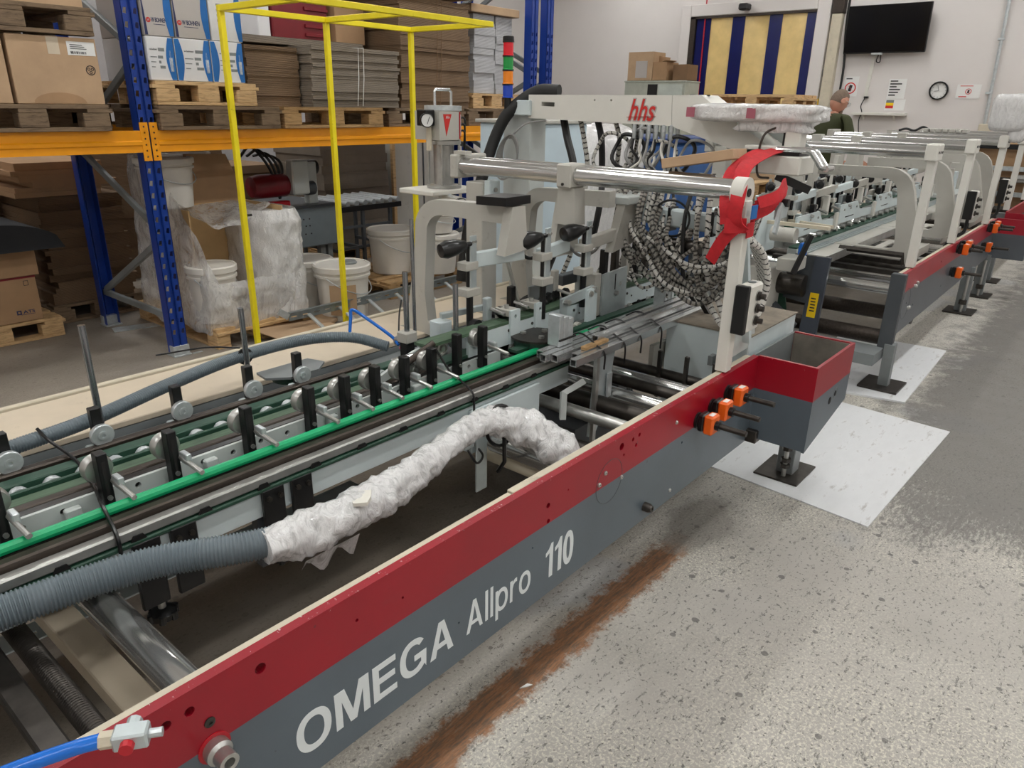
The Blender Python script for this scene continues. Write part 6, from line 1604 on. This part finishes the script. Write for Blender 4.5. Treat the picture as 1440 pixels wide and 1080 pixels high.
for x, y in ((5.06, 1.0), (6.27, 1.0), (7.62, .99)):
    MB().box(x, x + .055, y - .025, y + .025, .74, 1.375, .003).build('bar_post', m_offwhite, S2)
    hd = MB().box(x - .03, x + .12, y - .03, y + .04, 1.375, 1.475, .008).build('post_head', m_offwhite, S2)
    for k_ in range(3): MB().cyl((x + .0 + .045 * k_, y - .03, 1.425), (x + .045 * k_, y - .033, 1.425), .008, 8).build('head_slot', m_hole, hd)
    MB().cyl((x + .01, y + .04, 1.425), (x + .01, 2.40, 1.425), .033, 24).build('high_chrome_bar', m_chrome, S2)
    MB().cyl((x + .13, y + .10, 1.43), (x + .13, 2.40, 1.43), .027, 20).build('high_chrome_bar', m_chrome, S2)
    MB().box(x - .05, x + .20, 2.39, 2.44, 1.36, 1.48, .006).build('bar_end_holder', m_wgrey, S2)
    MB().box(x - .02, x + .08, 2.28, 2.38, .742, 1.40, .004).build('bar_column', m_wgrey, S2)
    for y2 in (1.75, 2.05): MB().box(x - .04, x + .06, y2, y2 + .07, 1.375, 1.47, .005).build('bar_clamp', m_wgrey, S2)
    MB().prism([(1.73, 1.20), (1.84, 1.20), (1.83, 1.376), (1.75, 1.376)], 'x', x - .02, x + .03).build('clamp_hanger', m_wgrey, S2)
for x, y in ((6.29, .965), (7.66, .955)):
    bx = MB().box(x + .01, x + .11, y - .06, y, .92, 1.12, .008).build('button_box', m_offwhite, S2)
    MB().box(x - .02, x + .009, y - .06, y, .92, 1.12, .003).build('box_back', m_bplast, bx)
    for z in (.96, 1.01, 1.06): MB().lathe([(.018, 0), (.018, .01), (.010, .012), (.010, .03), (0, .031)], (x + .06, y - .06, z), (0, -1, 0), 12).build('push_button', m_dsteel, bx)
    MB().tube(smooth_path([(x + .05, y - .03, .92), (x + .06, y - .02, .82), (x + .02, y + .05, .76), (x, y + .1, .60)]), .012, 8).build('cable', m_bcable, bx)
for x in (5.0, 5.35, 5.75, 6.2, 6.7, 7.3, 7.9):
    MB().cyl((x, 1.0, .60), (x, 2.19, .60), .034, 16).build('cross_bar', m_chrome if x != 5.75 else m_dsteel, S2)
for x, z in ((4.95, .30), (5.5, .33)): MB().cyl((x, 1.0, z), (x, 2.19, z), .05, 18).build('drive_roller', m_brownrail, S2)
for x in (5.15, 5.55, 6.0): MB().box(x, x + .06, 1.03, 1.9, .66, .69).build('cover_strip', m_dsteel, S2)
MB().tube([(5.12, 1.06, .74), (5.12, 1.06, .80), (5.12, 1.45, .80)], .018, 4).build('square_hoop', m_dsteel, S2)
for x in (5.28, 6.42, 7.55):
    MB().prism([(x + .05, 1.10), (x + .75, 1.10), (x + .75, 1.36), (x + .05, 1.36)], 'z', .742, .752, [[(x + .18, 1.16), (x + .62, 1.16), (x + .66, 1.20), (x + .66, 1.28), (x + .62, 1.31), (x + .18, 1.31)]]).build('slotted_foot', m_wgrey, S2)
    MB().box(x + .05, x + .75, 1.09, 1.10, .70, .757).build('foot_edge', m_wgrey, S2)
for i in range(14):
    x = 5.0 + .27 * i
    MB().box(x, x + .05, 1.70, 1.735, .94, 1.0 + .04 * (i % 3), .003).build('bearing_block', (m_zinc, m_black, m_offwhite)[i % 3], S2)
    MB().cyl((x + .1, 1.70, 1.0), (x + .1, 1.64, .98), .010, 8).build('lever_pin', m_steel, S2)
    MB().cyl((x + .16, 1.90, .90), (x + .16, 1.90, 1.10 + .05 * (i % 2)), .012, 8).build('adjusting_shaft', m_black, S2)
# near end greebles of the far section seen past the gantry
MB().cyl((4.55, 1.55, .93), (4.55, 1.70, .93), .045, 20).build('end_roller', m_wgrey, S2)
MB().bar((4.55, 1.36, .995), (4.62, 2.1, .985), .03, .02).build('end_bar', m_cream, S2)
MB().bar((4.80, 1.42, .97), (4.95, 1.75, .96), .02, .02).build('end_bar', m_cream, S2)
MB().box(4.48, 4.66, 1.50, 1.62, .72, .80, .006).build('end_block', m_wgrey, S2)
MB().cyl((4.70, 1.50, .60), (4.70, 1.70, .60), .07, 16).build('end_roller', m_dsteel, S2)
MB().box(4.50, 4.72, 1.66, 1.95, .45, .72, .006).build('end_block', m_wgrey, S2)
MB().box(4.45, 4.75, 1.75, 2.1, .80, 1.05, .006).build('end_block', m_bluish, S2)
MB().bar((4.45, 1.50, .72), (4.52, 1.45, .95), .018, .03).build('lever', m_bplast, S2)
MB().lathe([(0, 0), (.025, .01), (.028, .05), (.02, .08), (0, .085)], (4.62, 1.52, .80), (0, 0, 1), 14).build('oil_cup', m_bluehose, S2)
MB().bar((4.60, 1.5, .35), (4.75, 1.95, .62), .05, .05).build('brace', m_dgrey, S2)
MB().box(4.62, 4.90, 1.95, 2.15, .70, .80).build('end_block', m_dgrey, S2)
# wrapped control head on the last post
t = thing('wrapped_terminal', 'film wrapped control terminal on the tall post', 'terminal', (7.66, .98, 1.50))
wrapbox(7.56, 7.80, .86, 1.14, 1.505, 1.80, 9, .008, nu=40, nv=20).build('film', m_wrapw, t, angle=70)
wrapbox(7.60, 7.72, .86, .98, 1.42, 1.70, 12, .006, nu=24, nv=16).build('film_tail', m_wrapw, t, angle=70)
o = MB().tube(smooth_path([(8.98, 2.15, 1.46), (8.98, 2.08, 1.48), (8.98, 2.0, 1.462), (8.98, 1.92, 1.50), (8.98, 1.84, 1.46)]), .012, 8).build('cable', m_bcable); tag(o, 'black cable humps lying on the far chrome bars', 'cable')

# ================================================================ third section at the end of the line
S3 = thing('folder_gluer_section', 'last folder gluer section with dark end leg before far wall', 'machine', (10.2, 1.6, 0))
MB().prism([(8.85, .376), (11.6, .376), (11.6, .735), (8.85, .735)], 'y', .97, .992).build('side_frame', m_red_grey3, S3, smooth=False)
MB().box(8.85, 11.6, 2.20, 2.22, .30, .735).build('rear_frame', m_lgrey, S3)
for x in (9.0, 11.3):
    for y in (1.0, 2.25): 
        lg = MB().box(x, x + .08, y, y + .08, .012, .70).build('leg', m_mgrey, S3)
        MB().box(x - .1, x + .18, y - .08, y + .16, 0, .012).build('foot_plate', m_dsteel, lg)
for x in (8.95, 10.2):
    MB().box(x, x + .055, .985, 1.035, .74, 1.37).build('bar_post', m_offwhite, S3)
    MB().box(x - .03, x + .12, .98, 1.05, 1.37, 1.47, .008).build('post_head', m_offwhite, S3)
    MB().cyl((x, .60, 1.42), (x, 2.2, 1.42), .034, 20).build('high_chrome_bar', m_chrome, S3)
    MB().cyl((x + .13, .60, 1.425), (x + .13, 2.2, 1.425), .028, 20).build('high_chrome_bar', m_chrome, S3)
    MB().box(x, x + .08, 2.18, 2.26, .74, 1.46).build('bar_column', m_wgrey, S3)
MB().box(8.9, 11.5, 1.5, 1.9, .70, .84).build('carrier_beam', m_lgrey, S3)
for i in range(10):
    x = 9.0 + .25 * i
    MB().box(x, x + .08, 1.6, 1.75, .84, 1.0 + .2 * random.random(), .004).build('bearing_block', random.choice((m_wgrey, m_black, m_bluish)), S3)
for i in range(7): MB().box(8.93 + .0 * i, 9.06, 1.50 + .06 * i, 1.545 + .06 * i, 1.455, 1.49, .006).build('terminal_block', m_wgrey, S3)
for x in (9.0, 9.9, 10.8): MB().cyl((x, 1.0, .55), (x, 2.19, .55), .04, 12).build('cross_bar', m_dsteel, S3)

# racking with brown blanks at the end of the line
for i, (y0, y1) in enumerate(((.55, 1.15), (1.2, 1.9), (-.2, .5))):
    stack('blank_stack', ['brown carton blanks in the steel stand behind the last section', 'brown carton blanks beside the stand upright near far wall', 'brown carton blanks at the outer end of the steel stand'][i], 11.9, 12.6, y0, y1, .02, 1.28, 14, m_card, .008, strings=0, part='blank_bundle')
t = thing('steel_stand', 'grey steel stand with rails in front of the brown blanks', 'stand', (11.8, .9, 0))
for z, mt in ((1.30, m_offwhite), (1.21, m_black), (.94, m_galv), (.80, m_dsteel), (.62, m_galv), (.40, m_black)): MB().box(11.78, 11.84, -.3, 2.0, z, z + .06, .005).build('rail', mt, t)
for y in (-.3, 1.95): MB().box(11.72, 11.78, y, y + .06, 0, 1.42).build('upright', m_mgrey, t)
MB().cyl((11.70, 1.35, .86), (11.70, 1.05, .86), .05, 14).build('hydraulic_cylinder', m_chrome, t)
tag(MB().box(11.765, 11.772, .70, 1.15, .98, 1.18).build('paper_tag', m_paper), 'white paper tag hanging on the steel stand', 'tag')

# ================================================================ things by the far wall
t = thing('filing_cabinet', 'low grey green roller door cabinet carrying open cartons', 'cabinet', (11.75, 6.6, 0))
MB().box(11.5, 12.0, 6.05, 7.18, .02, 2.03, .006).build('body', m_gpanel, t)
MB().box(11.49, 12.01, 6.04, 7.19, 2.03, 2.055, .004).build('top_plate', m_gpanel, t)
MB().box(11.492, 11.5, 6.55, 6.73, .1, 2.0).build('open_front', m_hole, t)
MB().box(11.488, 11.498, 6.09, 6.53, .1, 2.0).build('roller_door', M('pale_door', (196, 204, 196), .45), t)
def open_box(x0, x1, y0, y1, z0, z1, label, mat, flaps=True):
    t = thing('open_carton', label, 'box', ((x0 + x1) / 2, (y0 + y1) / 2, z0))
    b = MB(); b.box(x0, x1, y0, y0 + .01, z0, z1); b.box(x0, x1, y1 - .01, y1, z0, z1); b.box(x0, x0 + .01, y0 + .01, y1 - .01, z0, z1); b.box(x1 - .01, x1, y0 + .01, y1 - .01, z0, z1); b.box(x0, x1, y0, y1, z0, z0 + .008); b.build('body', mat, t)
    if flaps:
        MB().bar((x0 + .02, y0, z1), (x0 + .02, y0 - .07, z1 + .02), (x1 - x0) * .9, .006).build('flap', mat, t)
        MB().bar(((x0 + x1) / 2, y1 - .005, z1), ((x0 + x1) / 2, y1 - .02, z1 + .10), (x1 - x0) * .9, .006).build('flap', mat, t)
    return t
tb_ = open_box(11.55, 11.95, 6.70, 7.17, 2.057, 2.50, 'tall brown carton with grey label on the filing cabinet', m_cardl, False)
MB().box(11.546, 11.55, 6.80, 7.02, 2.10, 2.36).build('grey_label', m_gcart, tb_)
open_box(11.55, 11.95, 6.44, 6.69, 2.057, 2.34, 'open brown carton with raised flaps on the filing cabinet', m_card)
open_box(11.60, 11.95, 6.08, 6.34, 2.057, 2.30, 'dark open carton at the filing cabinet edge beside the doorway', m_cardd, False)
pallet(9.5, 10.3, 3.52, 4.60, 1.45, m_woodl, 'second fresh pallet on the board load before the doorway', along='y')
t = thing('packed_load', 'board load carrying the fresh pallets before the doorway', 'load', (9.9, 4.05, 0))
MB().box(9.55, 10.25, 3.56, 4.56, .15, 1.445, .01).build('board_block', m_cardl, t)
pallet(9.5, 10.3, 3.52, 4.60, 0, m_wood, 'floor pallet under the board load before the doorway', along='y')
pallet(9.5, 10.3, 3.52, 4.60, 1.60, m_woodl, 'topmost fresh pallet on the board load before the doorway', h=.22, along='y')
pallet(6.4, 7.2, 2.75, 3.6, 0.86, m_wood, 'brown pallet on a board stack beside the blue bin', along='x')
t = thing('blue_bin', 'blue plastic bin behind the cable tangle', 'bin', (5.9, 3.3, 0))
MB().box(5.50, 6.30, 2.95, 3.6, .12, 1.38, .03).build('body', M('blue_bin_plastic', (58, 100, 160), .45), t)
MB().box(5.47, 6.33, 2.92, 3.63, 1.381, 1.42, .01).build('rim', M('dark_blue_plastic', (36, 64, 120), .45), t)
for x in (5.55, 6.1): MB().box(x, x + .1, 3.0, 3.5, 0, .12).build('skid', m_bplast, t)
o = wrapbox(4.42, 5.25, 2.98, 3.75, .0, 1.52, 4, .012, nu=48, nv=30).build('wrapped_pallet_load', m_wrapw, None, angle=70); tag(o, 'tall white film wrapped load behind the gantry beam', 'load')
stack('board_stack', 'grey board stack under the brown pallet beside the blue bin', 6.4, 7.2, 2.75, 3.6, .0, .858, 10, m_cardgrey, .02, strings=0)

# ================================================================ person
def person():
    t = thing('person', 'person in olive T-shirt with cropped hair and glasses behind the machine', 'person', (8.6, 2.80, 0))
    bx, by = 8.6, 2.80
    def skin(name, verts, edges, mat, root=0, sub=2):
        me = bpy.data.meshes.new(name)
        me.from_pydata([(v[0] - bx, v[1] - by, v[2]) for v, r in verts], edges, [])
        o = bpy.data.objects.new(name, me); COL.objects.link(o); o.parent = t; WL[o.name] = (bx, by, 0)
        md = o.modifiers.new('skin', 'SKIN'); md.use_smooth_shade = True
        for i, (v, r) in enumerate(verts):
            sv = me.skin_vertices[0].data[i]; sv.radius = r if isinstance(r, tuple) else (r, r); sv.use_root = (i == root)
        sb = o.modifiers.new('sub', 'SUBSURF'); sb.levels = sub; sb.render_levels = sub
        me.materials.append(mat); return o
    # facing +x -y, bending slightly forward; right hand on the machine
    f = Vector((.80, -.60, 0)); l = Vector((.60, .80, 0))
    def P(a, b, z): q = Vector((bx, by, 0)) + f * a + l * b; return (q.x, q.y, z * 1.035)
    V = [(P(0, 0, .95), (.15, .12)), (P(.01, 0, 1.12), (.145, .11)), (P(.04, 0, 1.32), (.195, .13)), (P(.06, 0, 1.46), (.17, .115)), (P(.08, 0, 1.535), .06), (P(.105, 0, 1.585), .056),
         (P(.06, .21, 1.47), .085), (P(.10, .30, 1.28), .062), (P(.16, .31, 1.20), .048), (P(.36, .22, 1.08), .034), (P(.43, .20, 1.06), .028),
         (P(.06, -.21, 1.47), .085), (P(.10, -.30, 1.28), .062), (P(.16, -.31, 1.20), .048), (P(.36, -.22, 1.08), .034), (P(.43, -.20, 1.06), .028),
         (P(0, .10, .88), .095), (P(.02, .11, .50), .062), (P(-.02, .11, .10), .045), (P(.0, -.10, .88), .095), (P(.02, -.11, .50), .062), (P(-.02, -.11, .10), .045)]
    E = [(0, 1), (1, 2), (2, 3), (3, 4), (4, 5), (3, 6), (6, 7), (7, 8), (8, 9), (9, 10), (3, 11), (11, 12), (12, 13), (13, 14), (14, 15), (0, 16), (16, 17), (17, 18), (0, 19), (19, 20), (20, 21)]
    body = skin('body', V, E, m_skin)
    # clothes are offset shells of the body surface
    bpy.context.view_layer.update()
    em = bpy.data.meshes.new_from_object(body.evaluated_get(bpy.context.evaluated_depsgraph_get()))
    def shell(name, keep, off, mat):
        bm = bmesh.new(); bm.from_mesh(em); bm.normal_update()
        bad = []
        for fc in bm.faces:
            c = fc.calc_center_median(); lat = c.x * l.x + c.y * l.y; fw = c.x * f.x + c.y * f.y
            if not keep(lat, fw, c.z): bad.append(fc)
        bmesh.ops.delete(bm, geom=bad, context='FACES')
        for v in bm.verts: v.co += v.normal * off
        me = bpy.data.meshes.new(name); bm.to_mesh(me); bm.free(); me.materials.clear(); me.materials.append(mat); me.shade_smooth()
        o = bpy.data.objects.new(name, me); COL.objects.link(o); o.parent = t; WL[o.name] = (bx, by, 0)
        sd = o.modifiers.new('thickness', 'SOLIDIFY'); sd.thickness = .006; sd.offset = -1
        return o
    k_shirt = lambda la, fw, z: (.93 < z < 1.585 and abs(la) < .23 and fw < .2) or (1.25 < z < 1.62 and abs(la) >= .07)
    k_trou = lambda la, fw, z: .12 < z < 1.08 and fw < .25 and abs(la) < .24
    fixed = em.copy(); fixed.materials.clear()
    for mm in (m_skin, m_olive, m_trouser): fixed.materials.append(mm)
    for pg in fixed.polygons:
        c = pg.center; la = c.x * l.x + c.y * l.y; fw = c.x * f.x + c.y * f.y
        pg.material_index = 1 if k_shirt(la, fw, c.z) else (2 if k_trou(la, fw, c.z) else 0)
    body.modifiers.clear(); body.data = fixed
    shell('t_shirt', lambda la, fw, z: (.93 < z < 1.585 and abs(la) < .23 and fw < .2) or (1.25 < z < 1.62 and abs(la) >= .07), .016, m_olive)
    shell('trousers', lambda la, fw, z: .12 < z < 1.08 and fw < .25 and abs(la) < .24, .018, m_trouser)
    for s_ in (-.11, .11): 
        c = Vector(P(.05, s_, .045)); MB().obox(c, (.27, .10, .09), rz(math.atan2(-.6, .8)), .03).build('shoe', m_bplast, t)
    # hands with five fingers
    for s_ in (1, -1):
        w_ = Vector(P(.43, .20 * s_, 1.06)); b0 = f
        vv = [(w_, .026), (w_ + f * .05 + Vector((0, 0, -.012)), (.030, .018))]; ee = [(0, 1)]
        for k_, (off, L) in enumerate(((-.030, .055), (-.010, .065), (.010, .062), (.028, .048))):
            a = w_ + f * .085 + l * off + Vector((0, 0, -.018)); i0 = len(vv)
            vv += [(a, .010), (a + f * L * .5 + Vector((0, 0, -.012)), .009), (a + f * L * .8 + Vector((0, 0, -.035)), .007)]
            ee += [(1, i0), (i0, i0 + 1), (i0 + 1, i0 + 2)]
        i0 = len(vv); a = w_ + f * .03 - l * .035 * s_
        vv += [(a, .011), (a + f * .035 - l * .02 * s_ + Vector((0, 0, -.01)), .009)]; ee += [(0, i0), (i0, i0 + 1)]
        skin('hand', [(tuple(v), r) for v, r in vv], ee, m_skin)
    # head: looks down to its front
    hc = Vector(P(.125, 0, 1.685)); hf = (f * .92 + Vector((0, 0, -.39))).normalized(); hu = (Vector((0, 0, 1)) - hf * hf.z).normalized(); hl = hu.cross(hf)
    R_ = Matrix((hf, hl, hu)).transposed()
    def sph(fn, nu=32, nv=20):
        b = MB(); b.grid(lambda u, v: fn(2 * PI * u, PI * (v - .5)), nu, nv); return b
    def headf(a, e):
        d = Vector((math.cos(e) * math.cos(a), math.cos(e) * math.sin(a), math.sin(e)))
        p = Vector((d.x * .098, d.y * .076, d.z * .118))
        if d.z < 0: p.x += -.012 * d.z * (1 if d.x > 0 else -1) * abs(d.x); p.y *= 1 + .22 * d.z
        if d.x > .80 and abs(d.z + .12) < .30: p.x += .022 * max(0, (d.x - .80) / .2) * (1 - abs(d.z + .12) / .30) * max(0, 1 - abs(d.y) * 4)
        if d.x > 0 and abs(d.z - .05) < .12: p.x -= .006 * (1 - abs(d.z - .05) / .12) * max(0, 1 - abs(abs(d.y) - .38) * 5)
        return hc + R_ @ p
    hd = sph(headf).build('head', m_skin, t, angle=80)
    def hairf(a, e):
        d = Vector((math.cos(e) * math.cos(a), math.cos(e) * math.sin(a), math.sin(e)))
        p = headf(a, e) - hc; q = R_.transposed() @ p
        cover = d.z > .32 + .25 * max(0, d.x) or (d.x < -.1 and d.z > -.35)
        return hc + p * (1.035 if cover else .96)
    sph(hairf, 40, 26).build('hair', m_hair, hd, angle=80)
    for s_ in (1, -1):
        c = hc + R_ @ Vector((-.005, .078 * s_, -.005))
        MB().lathe([(0, -.006), (.024, -.004), (.030, .004), (.020, .010), (0, .006)], c, R_ @ Vector((-.3, s_, 0)), 14).build('ear', m_skin, hd)
        c = hc + R_ @ Vector((.088, .031 * s_, .008))
        MB().lathe([(0, -.006), (.011, 0), (0, .008)], c, hf, 12).build('eye', m_ink, hd)
        g = MB().tube([hc + R_ @ Vector((.108, .034 * s_ + .024 * math.cos(q), .004 + .019 * math.sin(q))) for q in [2 * PI * i / 16 for i in range(16)]], .0025, 6, closed=True); g.build('glasses', m_galv, hd)
        MB().tube([hc + R_ @ Vector((.108, .058 * s_, .010)), hc + R_ @ Vector((.06, .078 * s_, .012)), hc + R_ @ Vector((-.01, .082 * s_, .010))], .0022, 6).build('glasses', m_galv, hd)
    c = hc + R_ @ Vector((.086, 0, -.062)); MB().obox(c, (.01, .045, .008), R_, .003).build('mouth', M('lips', (172, 100, 92), .5), hd)
    c = hc + R_ @ Vector((.074, 0, -.095)); MB().lathe([(0, -.02), (.03, -.012), (.036, 0), (.02, .014), (0, .018)], c, hf, 14).build('chin', m_hair, hd)
    return t
person()
